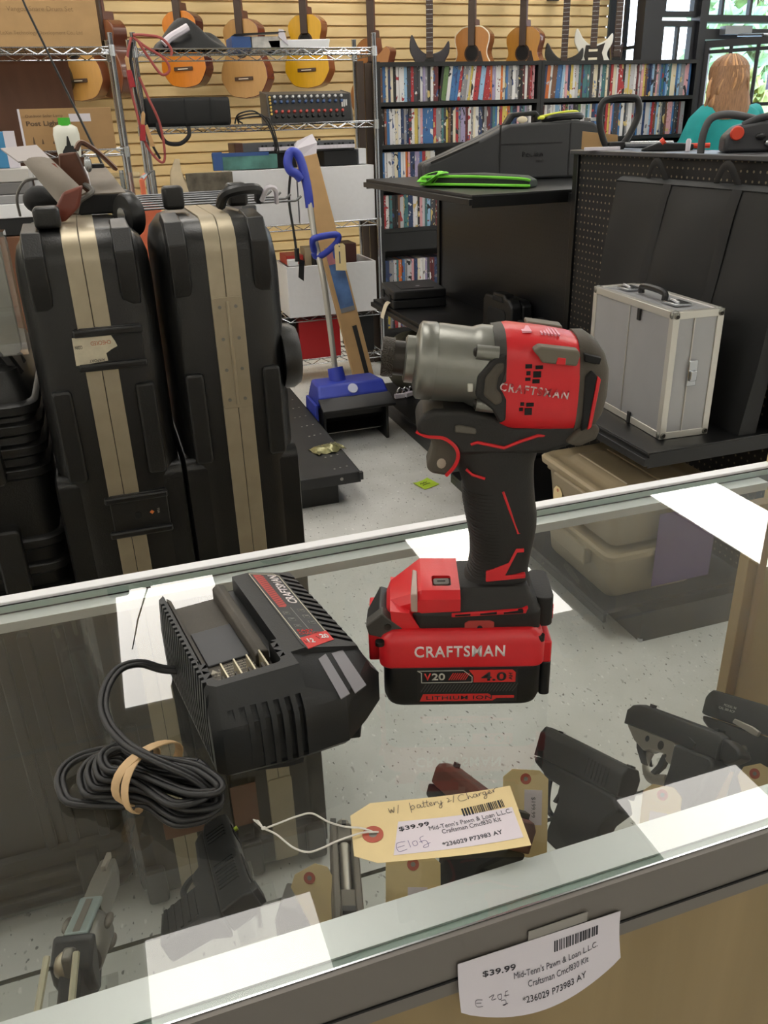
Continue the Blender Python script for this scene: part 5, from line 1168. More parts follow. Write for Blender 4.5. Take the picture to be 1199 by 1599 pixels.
# black soft bag leaning on the pegboard
t = thing('soft_bag', 'big flat black nylon bag leaning on the pegboard behind the silver case', 'bag', (1.575, 1.70, .601))
def bagface(i, j):
    y = .02+.80*i; z = .615*j; x = .012+.075*j - .022*math.sin(PI*min(1,max(0,i)))*math.sin(PI*j)**.6 + .006*math.sin(i*13+j*6)*math.sin(PI*j) - .008*abs(math.sin(PI*i*3))*math.sin(PI*j)
    return (x, y, z)
MB().sheet(lambda i, j: bagface(1-i, j), 30, 20, .058).build('body', M_FABRIC, t, smooth=60)
MB().sheet(lambda i, j: (lambda p: (p[0]+.055*j-.004, p[1], p[2]+.012*math.sin(PI*j)))(bagface(1-i, 1)), 20, 4, .004).build('top_flap', M_FABRIC, t, smooth=60)
for i in (.28, .66):
    MB().tube([V(bagface(i, j/12))+V((-.004,0,0)) for j in range(13)], .001, 6, flat=(.020,.002), up=(1,0,0)).build('strap', M_BLKM, t)
for i in (.38, .78): MB().tube(spline([V(bagface(i-.07,1))+V((.02,0,.005)), V(bagface(i-.03,1))+V((.01,0,.055)), V(bagface(i+.01,1))+V((.012,0,.05)), V(bagface(i+.05,1))+V((.02,0,.005))], 6), .001, 6, flat=(.012,.003), up=(1,0,0)).build('handle', M_BLKM, t)
# flat black pistol box with a loose tag, small drill case, long tool box, olive bag
t = thing('flat_case', 'flat black plastic case with a white dot lying on the middle shelf end', 'case', (1.50, 4.00, .5755), -.12)
MB().prism(rr(-.14,-.13,.13,.17,.01), 0, .042).build('base', M_BLK, t, bevel=.004); lo_ = MB().prism(rr(-.14,-.13,.13,.17,.01), .044, .085).build('lid', M_BLK, t, bevel=.006)
MB().box(-.09,-.08,.0852,.08,.12,.0885).build('lid_panel', M_BLK, lo_, bevel=.002); MB().ell((.01,-.02,.089), (.012,.008,.001), 10, 4).build('white_dot', M_PAPER, lo_)
for y in (-.06, .10): MB().box(-.146,y-.02,.025,-.139,y+.02,.06).build('latch', M_BLKM, t, bevel=.002)
t = thing('curled_tag', 'cream tag curling over the edge of the middle shelf below the flat case', 'tag', (1.332, 3.98, .576))
MB().sheet(lambda i, j: (.035-.055*j-.0*i, -.03+.05*i, .012+.022*math.sin(PI*j*.9)-.075*j*j), 3, 10, .0008).build('card', mat('cream_tag', '#e8dcc2', .7), t, smooth=60)
t = thing('drill_case', 'upright black drill case with a moulded handle at the back of the middle shelf', 'case', (1.60, 3.12, .5755), .05)
b = MB(); b.prism([(0,0),(.255,0),(.255,.12),(.235,.145),(.17,.145),(.165,.165),(.07,.165),(.06,.15),(.03,.15),(0,.12)], 0, .05, 'yz'); b.build('shell', M_BLK, t, bevel=.008, seg=3)
MB().prism([(0,0),(.255,0),(.255,.12),(.235,.14),(.03,.14),(0,.12)], .053, .10, 'yz').build('shell', M_BLK, t, bevel=.008, seg=3)
MB().prism([(.07,.13),(.165,.13),(.155,.152),(.08,.152)], -.006, .03, 'yz').build('handle', M_BLKM, t, bevel=.004)
MB().prism(rr(.05,.02,.2,.1,.02), -.005, .005, 'yz').build('raised_panel', M_BLKM, t, bevel=.003)
t = thing('tool_case', 'long low black tool case on the middle shelf, left of the silver case', 'case', (1.62, 2.92, .5755))
MB().loft([[(x,y,z) for y, z in ((0,0),(.17,0),(.17,.06),(.14,.085),(.03,.085),(0,.06))] for x in (-.02,.09)]).build('body', M_BLK, t, bevel=.006, seg=3)
MB().box(-.03,.06,.02,-.018,.11,.07).build('latch', M_BLKM, t, bevel=.003)
t = thing('sheet_corner', 'white corner of a card standing behind the silver case', 'card', (1.66, 2.34, .601))
MB().prism([(0,0),(.09,0),(.06,.10)], 0, .002, 'yz').build('card', M_PAPER, t, smooth=0)
t = thing('duffel', 'olive grey bag under the middle shelf at the far end, behind the tool nose', 'bag', (1.47, 4.02, .113))
MB().ell((0,0,.16), (.13,.14,.155), 18, 12).build('body', mat('olive_canvas', '#4c4a3d', .8, var=.15, vscale=15, bump=.2), t, smooth=60)
MB().tube(spline([(-.10,-.10,.26),(-.03,-.11,.325),(.05,-.09,.33),(.09,-.02,.29)], 6), .016, 8).build('strap', mat('olive_canvas_dark', '#3b392f', .8), t)
# green bag and chainsaw case on the upper shelf
M_GRN = mat('lime_green_webbing', '#77d43a', .6); M_GRNB = mat('dark_green_nylon', '#1d2a1c', .6, bump=.2, bscale=900)
t = thing('sling_bag', 'flat black bag with lime green piping and a knotted strap on the upper shelf', 'bag', (1.525, 3.30, 1.163), -.93)
b = MB(); b.loft([[(x, y*w_, z*h_+.001) for y, z in ((-.06,.006),(-.05,0),(.05,0),(.06,.006),(.06,.03),(.045,.046),(-.045,.046),(-.06,.03))] for x, w_, h_ in ((-.26,.5,.7),(-.20,.9,1),(0,1,1.1),(.20,.9,.9),(.24,.6,.6))]); b.build('body', M_GRNB, t, bevel=.006, seg=3)
for z in (.011, .040): MB().tube(spline([(-.26,-.034,z*.8),(-.20,-.060,z),(0,-.066,z*1.05),(.20,-.060,z*.9),(.242,-.036,z*.7)], 6), .0055, 6).build('piping', M_GRN, t)
b = MB()
for k in range(4): b.tube(spline([(-.25+.02*k,-.05,.01),(-.20+.02*k,-.085+.01*k,.02+.012*k),(-.15+.012*k,-.07,.055),(-.18,-.02,.058),(-.24,-.03+.01*k,.045),(-.26+.01*k,-.06,.02)], 6), .001, 6, flat=(.010,.002), up=(0,0,1))
b.build('strap', M_GRN, t)
M_PEWT = mat('case_charcoal', '#333436', .55, bump=.12, bscale=300)
t = thing('chainsaw_case', 'big charcoal wedge-shaped chainsaw case with a top handle on the upper shelf', 'tool case', (1.42, 3.63, 1.163), -.14); t.scale = (1.13, 1, 1)
prof_ = [(0,.0),(0,.078),(.06,.10),(.23,.175),(.33,.225),(.60,.235),(.68,.225),(.735,.17),(.745,.05),(.72,0)]
b = MB()
for y0, y1 in ((0,.082),(.086,.17)): b.prism(prof_, y0, y1, 'xz')
b.build('shell', M_PEWT, t, bevel=.012, seg=3)
b = MB()
b.prism([(.02,.088),(.21,.165),(.21,.158),(.02,.080)], -.0025, .01, 'xz').prism([(.30,.150),(.55,.150),(.55,.144),(.30,.144)], -.0025, .01, 'xz').prism([(.295,.01),(.300,.01),(.300,.225),(.295,.225)], -.0025, .01, 'xz').prism([(.58,.01),(.585,.01),(.585,.225),(.58,.225)], -.0025, .01, 'xz')
b.build('moulded_lines', M_BLK, t)
txt('embossed_text', 'Poulan', frame((.43,-.0022,.105), (1,0,0), z=(0,-1,0)), (.085,.022), M_BLK, t, ext=.001, bold=.01)
txt('embossed_text', 'PRO', frame((.46,-.0022,.075), (1,0,0), z=(0,-1,0)), (.032,.010), M_BLK, t, ext=.001)
b = MB(); b.prism([(.325,.222),(.355,.272),(.455,.278),(.470,.262),(.470,.232),(.450,.232),(.450,.258),(.368,.253),(.350,.222)], .05, .10, 'xz'); b.build('handle', M_BLK, t, bevel=.006, seg=2)
MB().ell((.395,.04,.243), (.022,.004,.014), 12, 6).build('pale_sticker', mat('cream_tag', '', .7), t)
for x in (.60, .68): MB().box(x,.05,.228,x+.035,.12,.243).build('latch', M_CHROME, t, bevel=.002)
t = thing('cord_coil', 'black and yellow cord coil lying on the chainsaw case', 'cord', (2.06, 3.60, 1.40))
MB().tube(spline([(-.08,.0,.004),(-.05,-.05,.012),(.05,-.05,.016),(.09,.0,.01),(.05,.05,.006),(-.05,.05,.004)], 6, True), .014, 8, closed=True).build('hose', M_BLK, t)
MB().tube(spline([(-.11,.0,.014),(-.04,-.04,.028),(.05,-.03,.032),(.085,.0,.016)], 6), .006, 6).build('yellow_cord', mat('neon_yellow', '', .6), t)
MB().tube(spline([(-.16,-.08,.01),(-.13,-.07,.012),(-.11,-.02,.008)], 4), .006, 6).build('yellow_end', mat('neon_yellow', '', .6), t)
# sticky note and crumbs on the floor
t = thing('sticky_note', 'yellow-green sticky note lying on the floor tiles by the aisle', 'note', (1.178, 3.035, .0005), .35)
MB().sheet(lambda i, j: (-.042+.084*i, -.04+.08*j, .003+.006*(2*i-1)**2*j), 8, 4, .0006).build('paper', mat('yellow_green_paper', '#b5d43a', .7), t, smooth=60)
scribble('writing', [[(-3,1),(-2,2),(-1,.8),(0,2),(1,1),(2,2)], [(-3,-1),(0,-.6),(2,-1)]], frame((0,0,.0062), (1,0,0), z=(0,0,1)) @ Matrix.Scale(.008,4), .12, M_PEN, t)
tag(MB().tube(spline([(.985,2.62,.003),(.99,2.64,.006),(1.0,2.63,.004),(1.005,2.60,.003)], 4), .004, 6).build('dry_leaf', mat('dry_leaf', '#8a7a58', .8)), 'tiny dry curled scrap on the floor near the counter', 'scrap')
# ------------------------------------------------------------------ chrome wire racks
def wire_shelf(W, D, z, parent, lip=.030):
    b = MB()
    for y in (0, D):
        b.tube([(0,y,z),(W,y,z)], .0035, 6); b.tube([(0,y,z-lip),(W,y,z-lip)], .0035, 6)
        n_ = int(W/.055)
        b.tube([(W*i/n_, y, z-(0 if i % 2 else lip)) for i in range(n_+1)], .0026, 5)
    for x in (0, W):
        b.tube([(x,0,z),(x,D,z)], .0035, 6); b.tube([(x,0,z-lip),(x,D,z-lip)], .0035, 6)
        b.tube([(x, D*i/6, z-(0 if i % 2 else lip)) for i in range(7)], .0026, 5)
    for i in range(1, int(W/.026)): b.tube([(i*.026,0,z+.001),(i*.026,D,z+.001)], .0019, 5)
    for k in (.33, .66): b.tube([(0,D*k,z-.004),(W,D*k,z-.004)], .003, 5)
    return b.build('shelf', M_CHROME, parent, smooth=60)
def wire_rack(label, x0, y0, W, D, H, zs):
    t = thing('wire_rack', label, 'wire rack', (x0, y0, 0), group='chrome wire racks')
    for x in (0, W):
        for y in (0, D):
            b = MB(); b.cyl((x,y,.0), (x,y,.02), .018, n=12); b.lathe([(.0125,.02),(.0125,H-.006),(.0135,H-.005),(.0135,H)], (x,y,0), (0,0,1), 12)
            po = b.build('post', M_CHROME, t, smooth=50)
    for z in zs:
        wire_shelf(W, D, z, t)
        for x in (0, W):
            for y in (0, D): MB().lathe([(.0165,-.038),(.0155,.008)], (x,y,z), (0,0,1), 10).build('collar', M_CHROME, t, smooth=50)
    return t
wire_rack('chrome wire rack with white boxes, mixer and keyboard, left of the black bookcase', .336, 4.75, 1.232, .36, 1.845, (.145,.405,.915,1.425,1.775))
wire_rack('chrome wire rack holding the big cardboard cartons at the left edge', -1.0, 4.65, 1.225, .36, 1.835, (.25,.80,1.335,1.775))
RZ = 4.75
# -- left rack goods
t = thing('cardboard_carton', 'big brown carton with faint drum set print on the top shelf of the left rack', 'carton', (-.40, 4.70, 1.7765))
MB().box(-.45,0,0,.585,.28,.36).build('box', M_CARD, t, bevel=.003)
M_FAINT = mat('faint_brown_print', '#8f7350', .8)
FX = lambda x, z, y=-.0006: frame((x, y, z), (1,0,0), z=(0,-1,0))
txt('print', 'Vangoa Snare Drum Set', FX(.335,.155), (.29,.026), M_FAINT, t, ext=.0003)
txt('print', 'Shenzhen LeXin Technology Development Co., Ltd', FX(.28,.06), (.45,.020), M_FAINT, t, ext=.0003)
t = thing('cardboard_carton', 'brown carton printed Outdoor Solar Lamp Post Lights on the middle shelf of the left rack', 'carton', (-.245, 4.70, 1.3365))
MB().box(0,0,0,.425,.22,.185).build('box', mat('brown_cardboard_dark', '#a5835a', .8, var=.06, vscale=12), t, bevel=.002)
MB().box(-.004,-.003,0,.006,.01,.185).build('torn_edge', M_PAPER, t)
txt('print', 'Outdoor Solar Lamp', FX(.112,.152), (.17,.016), mat('dark_brown_print', '#5d4a38', .8), t, ext=.0003)
txt('print', 'Post Lights', FX(.108,.118), (.165,.028), mat('dark_brown_print', '', .8), t, ext=.0003, bold=.03)
MB().box(.225,-.0015,.125,.325,0,.160).build('label', M_PAPER, t, smooth=0)
for k, x in enumerate((.045,.085,.135)): MB().prism([(x-.004,.03),(x+.006,.03),(x+.003,.062-.01*k),(x,.062-.01*k)], -.0012, 0, 'xz').build('print', mat('dark_brown_print', '', .8), t, smooth=0)
t = thing('wood_panel', 'reddish brown wooden board standing behind the cartons of the left rack', 'board', (-.60, 5.08, 0))
MB().box(-.5,0,0,.62,.02,1.80).build('board', wood('red_brown_board', '#5b3a28', '#6e4a35', (6,6,1)), t)
t = thing('glue_bottle', 'white bottle with a green cap and black cone print in front of the carton', 'bottle', (-.045, 4.62, 1.3365))
b = MB(); b.loft([[(x*w_, y*.6*w_, z) for x, y in rr(-.06,-.06,.06,.06,.02)] for z, w_ in ((-.03,.86),(.0,.93),(.07,1),(.10,.9),(.112,.55))]); b.build('body', mat('milky_plastic', '#d5d6cb', .4), t, smooth=45)
MB().lathe([(.029,.108),(.028,.142)], (0,0,0), (0,0,1), 20).build('cap', mat('green_cap', '#3fae2a', .4), t)
MB().prism([(-.012,.02),(.022,.02),(.034,-.004),(.034,-.02),(-.03,-.02),(-.03,-.006)], -.0375, -.034, 'xz').prism([(-.008,.018),(.014,.018),(.006,.062),(.0,.062)], -.0375, -.034, 'xz').build('black_print', M_BLK, t, smooth=0)
# stacked papers and boxes at the left border
def carton(name, label, cat, x, y, z, w, d, h, m, bev=.003, rz=0, group=None):
    t = thing(name, label, cat, (x, y, z), rz, group); MB().box(0,0,0,w,d,h).build('box', m, t, bevel=bev); return t
carton('low_cabinet', 'brown cabinet under the stacked boxes at the left edge', 'cabinet', -.62, 2.98, 0, .50, .34, 1.115, wood('cabinet_brown', '#5f3d29', '#714b33'))
carton('flat_box', 'black flat box at the bottom of the pile at the left edge', 'box', -.60, 2.99, 1.116, .445, .30, .052, M_BLKM)
carton('flat_box', 'white flat box with pink print in the pile at the left edge', 'box', -.60, 2.985, 1.169, .448, .28, .042, M_WHITE)
carton('flat_box', 'silver flat device on the white box in the pile at the left edge', 'box', -.59, 2.99, 1.212, .43, .26, .026, M_SILVP)
carton('flat_box', 'grey flat box near the top of the pile at the left edge', 'box', -.60, 2.99, 1.239, .435, .28, .034, mat('mid_grey_card', '#6f6e6e', .6))
carton('flat_box', 'pale flat box topping the pile at the left edge', 'box', -.60, 2.99, 1.274, .44, .27, .038, mat('pale_grey_card', '#b9b6b2', .6))
t = carton('blue_book', 'blue and white book standing on the pile at the left edge', 'book', -.42, 3.05, 1.313, .235, .03, .105, mat('blue_cover', '#3f86b5', .5))
MB().box(.205,-.001,0,.236,.031,.106).build('white_spine', M_PAPER, t)
carton('paper_box', 'white box with faint red print behind the brown holster', 'box', -.16, 3.2, 1.10, .22, .14, .20, M_WHITE)
carton('box_stand', 'dark cabinet carrying the white box behind the holster', 'cabinet', -.11, 3.17, 0, .20, .2, 1.099, M_BLKM)
# -- right rack goods
t = thing('soft_case', 'long black padded bag with a dangling handle on the second shelf of the rack', 'bag', (.345, 4.74, 1.4265))
MB().loft([[(x, y, z) for y, z in rr(0,.0,.20,.133,.02)] for x in (0,.20,.21,.43)]).build('body', M_FABRIC, t, bevel=.012, seg=2)
MB().tube(spline([(.055,-.005,.02),(.055,-.02,-.02),(.085,-.022,-.072),(.15,-.022,-.080),(.20,-.022,-.045),(.205,-.01,.0)], 6), .001, 6, flat=(.010,.003), up=(0,1,0)).build('handle', M_BLKM, t)
for x in (.20, .33): MB().box(x-.002,-.003,.004,x+.002,.0,.13).build('seam', M_BLKM, t)
t = thing('audio_mixer', 'black audio mixer with rows of red and white knobs on the rack', 'mixer', (1.0, 4.82, 1.4265))
b = MB(); b.prism([(0,0),(.20,0),(.20,.16),(.035,.14),(.0,.02)], 0, .45, 'yz'); b.build('body', mat('mixer_black', '#1d1e1f', .5), t, bevel=.002)
for xa, xb in ((-.012, 0), (.45, .46)): MB().prism([(-.004,-.002),(.205,-.002),(.205,.164),(.033,.143)], xa, xb, 'yz').build('cheek', mat('mixer_cheek', '#4b4846', .5), t, bevel=.002)
fn_ = V((0,-.961,.275)); 
def mk(i, j): return V((.02+.41*i, .003+.030*j-.002, .022+.113*j))
COLS = {'white': mat('knob_white', '#cfd0cf', .4), 'blue': mat('knob_blue', '#3f5a8a', .4), 'red': mat('knob_red', '#b8483f', .4), 'black': mat('knob_black', '#0f0f10', .4), 'yellow': mat('knob_yellow', '#c9a94c', .4)}
for j, cset in ((.93,'white'),(.72,'blue'),(.30,'red'),(.10,'black')):
    for i in range(12):
        p = mk(.03+i*.082, j); MB().cyl(p, p+fn_*.014, .0085 if cset != 'black' else .010, .0065, 10).build('knob', COLS[cset], t)
for j in (.92,.80,.66,.5,.36,.2): MB().cyl(mk(-.035,j), mk(-.035,j)+fn_*.010, .006, n=8).build('knob', COLS['yellow'], t)
for k in range(3): MB().box(.40+.012*k,-.004+.02,.05+.015*k,.408+.012*k,.024,.11).build('fader', COLS['white'], t)
t = thing('audio_cable', 'black cables looping down between the padded bag and the mixer', 'cable', (.80, 4.745, 1.4265))
for k in range(3): MB().tube(spline([(.0+.02*k,.05,.006),(.02,.02,.05-.012*k),(.10+.02*k,-.01,.06-.012*k),(.16+.012*k,-.012,.0),(.19+.01*k,-.012,-.09-.02*k),(.19,-.0,-.14)], 6), .0042, 6).build('strand', M_BLK, t)
t = thing('music_keyboard', 'slim grey music keyboard with white keys on the boxes of the rack', 'keyboard', (.785, 4.80, 1.2835))
MB().box(.04,0,0,.67,.20,.052).build('body', mat('keyboard_grey', '#56585b', .5), t, bevel=.004); MB().box(0,-.01,0,.045,.21,.055).build('end_cheek', wood('cheek_brown', '#4d2f24', '#5d3b2d'), t, bevel=.003)
for i in range(26): MB().box(.13+i*.0205,-.035,.012,.1495+i*.0205,.06,.030).build('white_key', M_PAPER, t)
for i in range(26):
    if i % 7 not in (2, 6): MB().box(.146+i*.0205,-.0,.030,.157+i*.0205,.06,.040).build('black_key', M_BLK, t)
for i in range(5): MB().cyl((.40+i*.025,.12,.045), (.40+i*.025,.12,.062), .008, n=10).build('knob', M_BLK, t)
carton('black_box', 'flat black box carrying the left part of the keyboard', 'box', .80, 4.82, 1.2085, .34, .2, .0745, M_BLKM)
carton('black_box', 'black box to the right of the blue handle on top of the white box', 'box', 1.27, 4.78, 1.2085, .19, .25, .0745, M_BLKM)
carton('white_card_box', 'narrow white box on the top of the right white box beside the post', 'box', 1.475, 4.80, 1.2085, .045, .2, .08, M_WHITE)
t = carton('picture_book', 'book with a sea picture lying against the keyboard boxes on the rack', 'book', .66, 4.76, 1.2085, .345, .035, .072, mat('sea_green', '#4f7f78', .5, var=.45, vscale=9))
MB().box(.0,-.001,.066,.30,.036,.084).build('blue_cover', mat('blue_cover_dark', '#35568f', .5), t)
MB().box(-.001,-.0015,0,.05,.0,.09).build('blue_panel', mat('blue_cover_dark', '', .5), t)
# white boxes
carton('white_box', 'white carton on the third shelf of the rack, left of the blue handle', 'carton', .745, 4.755, .9165, .355, .32, .288, M_WHITE, group='white cartons on the rack')
carton('white_box', 'white carton on the third shelf of the rack, right of the blue handle', 'carton', 1.108, 4.755, .9165, .44, .32, .288, M_WHITE, group='white cartons on the rack')
t = carton('grey_print_box', 'box with a brown grey wildlife picture standing left of the white cartons', 'box', .50, 4.66, .9165, .24, .03, .29, mat('wildlife_print', '#5f584c', .6, var=.5, vscale=18))
t = thing('paper_bag', 'crumpled beige paper bag behind the wire display rods', 'bag', (.46, 4.70, .9165))
MB().loft([[(x*w_+.01*math.sin(z*40), y*w_, z) for x, y in rr(-.06,-.05,.06,.05,.02)] for z, w_ in ((0,1),(.12,1.05),(.22,.8),(.30,.45),(.36,.2))]).build('body', mat('beige_paper', '#b9a98d', .8, var=.12, vscale=12), t, smooth=30)
t = thing('white_box', 'big open white carton on the fourth shelf of the rack, above the red box', 'carton', (1.0, 4.72, .4065), group='white cartons on the rack')
b = MB(); b.box(0,0,0,.53,.012,.285).box(0,.31,0,.53,.322,.285).box(0,.012,0,.012,.31,.285).box(.518,.012,0,.53,.31,.285).box(.012,.012,0,.518,.31,.01); b.build('box', M_WHITE, t, bevel=.002)
carton('red_book', 'red flat book on top of the lower white carton', 'book', 1.02, 4.80, .6925, .10, .18, .05, mat('book_red', '#b5332d', .5))
carton('striped_book', 'white book with yellow and black bands beside the red book', 'book', 1.02, 4.74, .6925, .055, .05, .035, M_WHITE)
carton('beige_packet', 'beige packet leaning inside the lower white carton', 'packet', 1.13, 4.80, .4175, .10, .12, .36, mat('beige_card', '#b5a688', .7))
carton('dark_tool', 'dark tool body sticking out of the lower white carton', 'tool', 1.165, 4.745, .4175, .11, .05, .33, M_BLK)
carton('dark_red_case', 'dark red case standing in the lower white carton', 'case', 1.37, 4.80, .4175, .07, .16, .37, mat('maroon', '#43201d', .5))
carton('red_bin', 'bright red plastic box on the bottom shelf of the rack', 'box', 1.055, 4.76, .1465, .25, .28, .235, mat('bin_red', '#a92126', .4))
carton('black_bin', 'black box left of the red box on the bottom shelf', 'box', .90, 4.78, .1465, .145, .25, .235, M_BLKM)
carton('black_bin', 'black box at the right end of the bottom shelf', 'box', 1.40, 4.80, .1465, .13, .26, .22, M_BLKM)
# top shelf
t = thing('black_bundle', 'crumpled black cloth bundle with white lettering on the top shelf of the rack', 'bundle', (.62, 4.90, 1.7765))
MB().sheet(lambda i, j: (-.19+.38*i, -.13+.24*j, .11*math.sin(PI*i)**.8*math.sin(PI*j)**.7*(1+.35*math.sin(i*11+j*7))+.002), 24, 16, .002).build('cloth', M_FABRIC, t, smooth=50)
MB().tube(spline([(-.14,-.135,.02),(-.10,-.13,.05),(-.05,-.125,.075),(-.01,-.12,.095)], 5), .018, 8).build('white_lettering', M_PAPER, t)
carton('blue_box', 'blue and grey box on the top shelf of the rack', 'box', .835, 4.86, 1.7765, .10, .18, .062, mat('box_blue', '#2f4f86', .5))
t = carton('printed_box', 'white and black printed box with a loose flap on the top shelf of the rack', 'box', .94, 4.86, 1.7765, .15, .2, .062, mat('box_print', '#b7b5b0', .5, var=.3, vscale=25))
MB().sheet(lambda i, j: (-.09+.27*i, -.01+.1*j, .072+.012*i+.0*j), 4, 3, .004).build('black_cover', M_BLK, t); MB().prism([(.14,.06),(.19,.02),(.17,.09),(.145,.095)], -.01, 0, 'xz').build('white_flap', M_PAPER, t, smooth=0)
t = thing('white_tray', 'white tray on the top shelf of the rack under the yellow guitar', 'tray', (1.18, 4.86, 1.7765))
MB().prism([(-.16,.045),(-.14,0),(.17,0),(.18,.05)], 0, .16, 'xz').build('tray', M_WHITE, t, bevel=.004)
# jumper cables on the rack's left post
M_JR = mat('cable_red', '#a04a46', .5); M_COPPER = mat('copper_clamp', '#c9a070', .4, .5)
t = thing('jumper_cables', 'red and black jumper cables with copper clamps hanging on the left rack post', 'jumper cables', (.336, 4.725, 1.80))
for P in ([(.0,-.02,.03),(.06,-.03,.028),(.13,-.03,.015),(.17,-.03,-.03),(.165,-.03,-.06)], [(.0,-.02,.02),(.05,-.03,-.02),(.13,-.03,-.07),(.15,-.03,-.12),(.11,-.03,-.14),(.06,-.03,-.07),(.02,-.03,.0)], [(-.01,-.02,.02),(-.04,-.03,-.06),(-.05,-.03,-.15),(-.035,-.03,-.30),(-.01,-.03,-.45),(.05,-.03,-.535),(.075,-.03,-.50),(.07,-.03,-.36),(.03,-.03,-.24),(0,-.03,-.15)]):
    MB().tube(spline(P, 7), .0065, 7).build('cable', M_JR, t)
MB().tube(spline([(-.008,-.016,.0),(-.03,-.02,-.10),(-.02,-.02,-.25),(.01,-.02,-.42),(.05,-.02,-.52)], 7), .0065, 7).build('cable', M_BLK, t)
for x, z, a in ((-.045,-.12,.1), (-.015,-.36,-.15)):
    MB(frame((x,-.04,z), (math.cos(a),0,math.sin(a)), z=(0,-1,0))).prism([(-.010,.0),(.012,.0),(.016,-.075),(-.014,-.075)], -.008, .008).build('clamp_grip', mat('clamp_red', '#a3262e', .45), t, bevel=.003)
    MB(frame((x,-.04,z), (math.cos(a),0,math.sin(a)), z=(0,-1,0))).prism([(-.008,.0),(.010,.0),(.012,.05),(.002,.062),(-.006,.05)], -.006, .006).build('clamp_jaw', M_COPPER, t, bevel=.002)
MB(frame((.012,-.04,-.42), (1,0,.2), z=(0,-1,0))).prism([(-.012,-.04),(.012,-.045),(.008,.06),(-.01,.055)], -.006, .006).build('clamp_jaw', M_COPPER, t, bevel=.002)

# ------------------------------------------------------------------ electric snow thrower and the long carton behind it
M_BLUE = mat('snow_blue', '#2f3fa8', .42, var=.05, vscale=15)
t = thing('snow_thrower', 'blue electric snow thrower with a bent metal shaft standing in the aisle', 'snow thrower', (1.06, 3.78, 0))
b = MB(); b.loft([[(-.17,-.085,.18),(.17,-.085,.18),(.17,.12,.06),(-.17,.12,.06)],[(-.175,-.11,.235),(.175,-.11,.235),(.17,.13,.2),(-.17,.13,.2)],[(-.165,-.06,.285),(.165,-.06,.285),(.155,.11,.275),(-.155,.11,.275)]])
b.build('housing', M_BLUE, t, bevel=.012, seg=3)
MB().prism([(-.175,.06),(-.175,.20),(-.19,.20),(-.195,.08)], -.09, .10, 'xz').build('side_plate', M_BLUE, t, bevel=.004)
b = MB(); b.prism([(-.13,.0),(.10,.0),(.12,.03),(.12,.16),(.06,.16),(-.13,.23)], -.165, -.15, 'yz').prism([(-.13,.0),(.10,.0),(.12,.03),(.12,.16),(.06,.16),(-.13,.23)], .15, .165, 'yz').box(-.15,.06,.0,.15,.075,.18).box(-.15,-.075,.12,.15,-.06,.22)
b.build('scoop', M_BLK, t, bevel=.004)
b = MB(); b.prism([(-.20,.20),(-.13,.23),(-.11,.235),(-.11,.225),(-.13,.22),(-.20,.187)], -.18, .18, 'yz'); b.build('deflector', M_BLK, t, bevel=.003)
b = MB()
for k in range(4):
    a = PI/2*k+.5; b.obox(Matrix.Translation((0,-.02,.085)) @ Matrix.Rotation(a, 4, 'X'), (.29,.008,.14))
b.build('auger', M_BLKM, t, bevel=.002)
MB().box(-.14,-.075,.045,.14,-.07,.055).build('scraper', mat('bare_metal', '', .3, .7), t)
MB().cyl((-.04,.03,.27), (-.045,.05,.335), .042, .038, 20).build('collar', M_BLUE, t)
MB().cyl((-.0,-.088,.262), (-.0,-.092,.2655), .024, n=20).build('badge', mat('badge_white', '#c9cde6', .4), t)
MB().tube(spline([(-.045,.05,.31),(-.046,.07,.42),(-.048,.10,.55),(-.056,.14,.75),(-.070,.20,.93),(-.075,.24,1.10)], 6), .0145, 10).build('shaft', mat('satin_tube', '#b5b2aa', .35, .7), t)
b = MB(); b.tube(spline([(-.074,.24,1.06),(-.078,.25,1.15),(-.092,.27,1.25),(-.110,.28,1.295),(-.140,.28,1.30),(-.158,.27,1.26),(-.150,.26,1.225),(-.125,.255,1.210),(-.104,.255,1.185)], 6), .021, 10); b.build('grip', M_BLUE, t, smooth=60)
b = MB(); b.tube(spline([(-.085,.17,.875),(-.098,.13,.925),(-.070,.12,.940),(.014,.12,.945),(.020,.125,.915),(-.030,.15,.865),(-.070,.175,.845),(-.085,.175,.865)], 6), .0155, 8); b.build('front_handle', M_BLUE, t, smooth=60)
MB().tube(spline([(-.148,.26,1.225),(-.165,.27,1.1),(-.155,.26,.95),(-.15,.25,.85)], 6), .006, 6).build('power_lead', M_BLK, t)
MB().prism([(-.19,.0),(-.165,-.02),(-.155,.075),(-.18,.085)], .275, .278, 'xz').build('warning_tag', M_BLKM, t, loc=(.04,-.025,.745), smooth=0)
MB().cyl((-.15,.25,.82), (-.15,.25,.88), .012, n=10).build('plug', M_BLK, t)
t = thing('hang_tag', 'manila tag hanging from the blue front handle of the snow thrower', 'tag', (1.085, 3.895, .900))
MB().prism([(-.022,-.115),(.030,-.120),(.028,-.005),(.018,.006),(-.016,.004),(-.024,-.006)], -.001, .001, 'xz').build('card', M_MANILA, t, smooth=0)
MB().cyl((.0,-.0012,-.006), (0,-.0016,-.006), .004, n=10).build('hole', M_DARKHOLE, t)
MB().tube([(0,-.002,-.006),(-.004,-.001,.012),(-.012,.004,.03)], .0015, 5).build('string', M_STRING, t)
MB().box(-.004,-.0016,-.085,.002,-.0011,-.03).build('faint_writing', M_GREYINK, t, smooth=0)
t = thing('long_carton', 'tall narrow brown carton with a colour picture leaning on the rack behind the blue thrower', 'carton', (1.33, 4.28, 0), -.10)
LB = Matrix.Rotation(math.radians(-10.5), 4, 'Y') @ Matrix.Rotation(math.radians(-12), 4, 'X')
MB(LB).box(-.055,0,.0,.055,.07,1.32).build('box', M_CARD, t, bevel=.003)
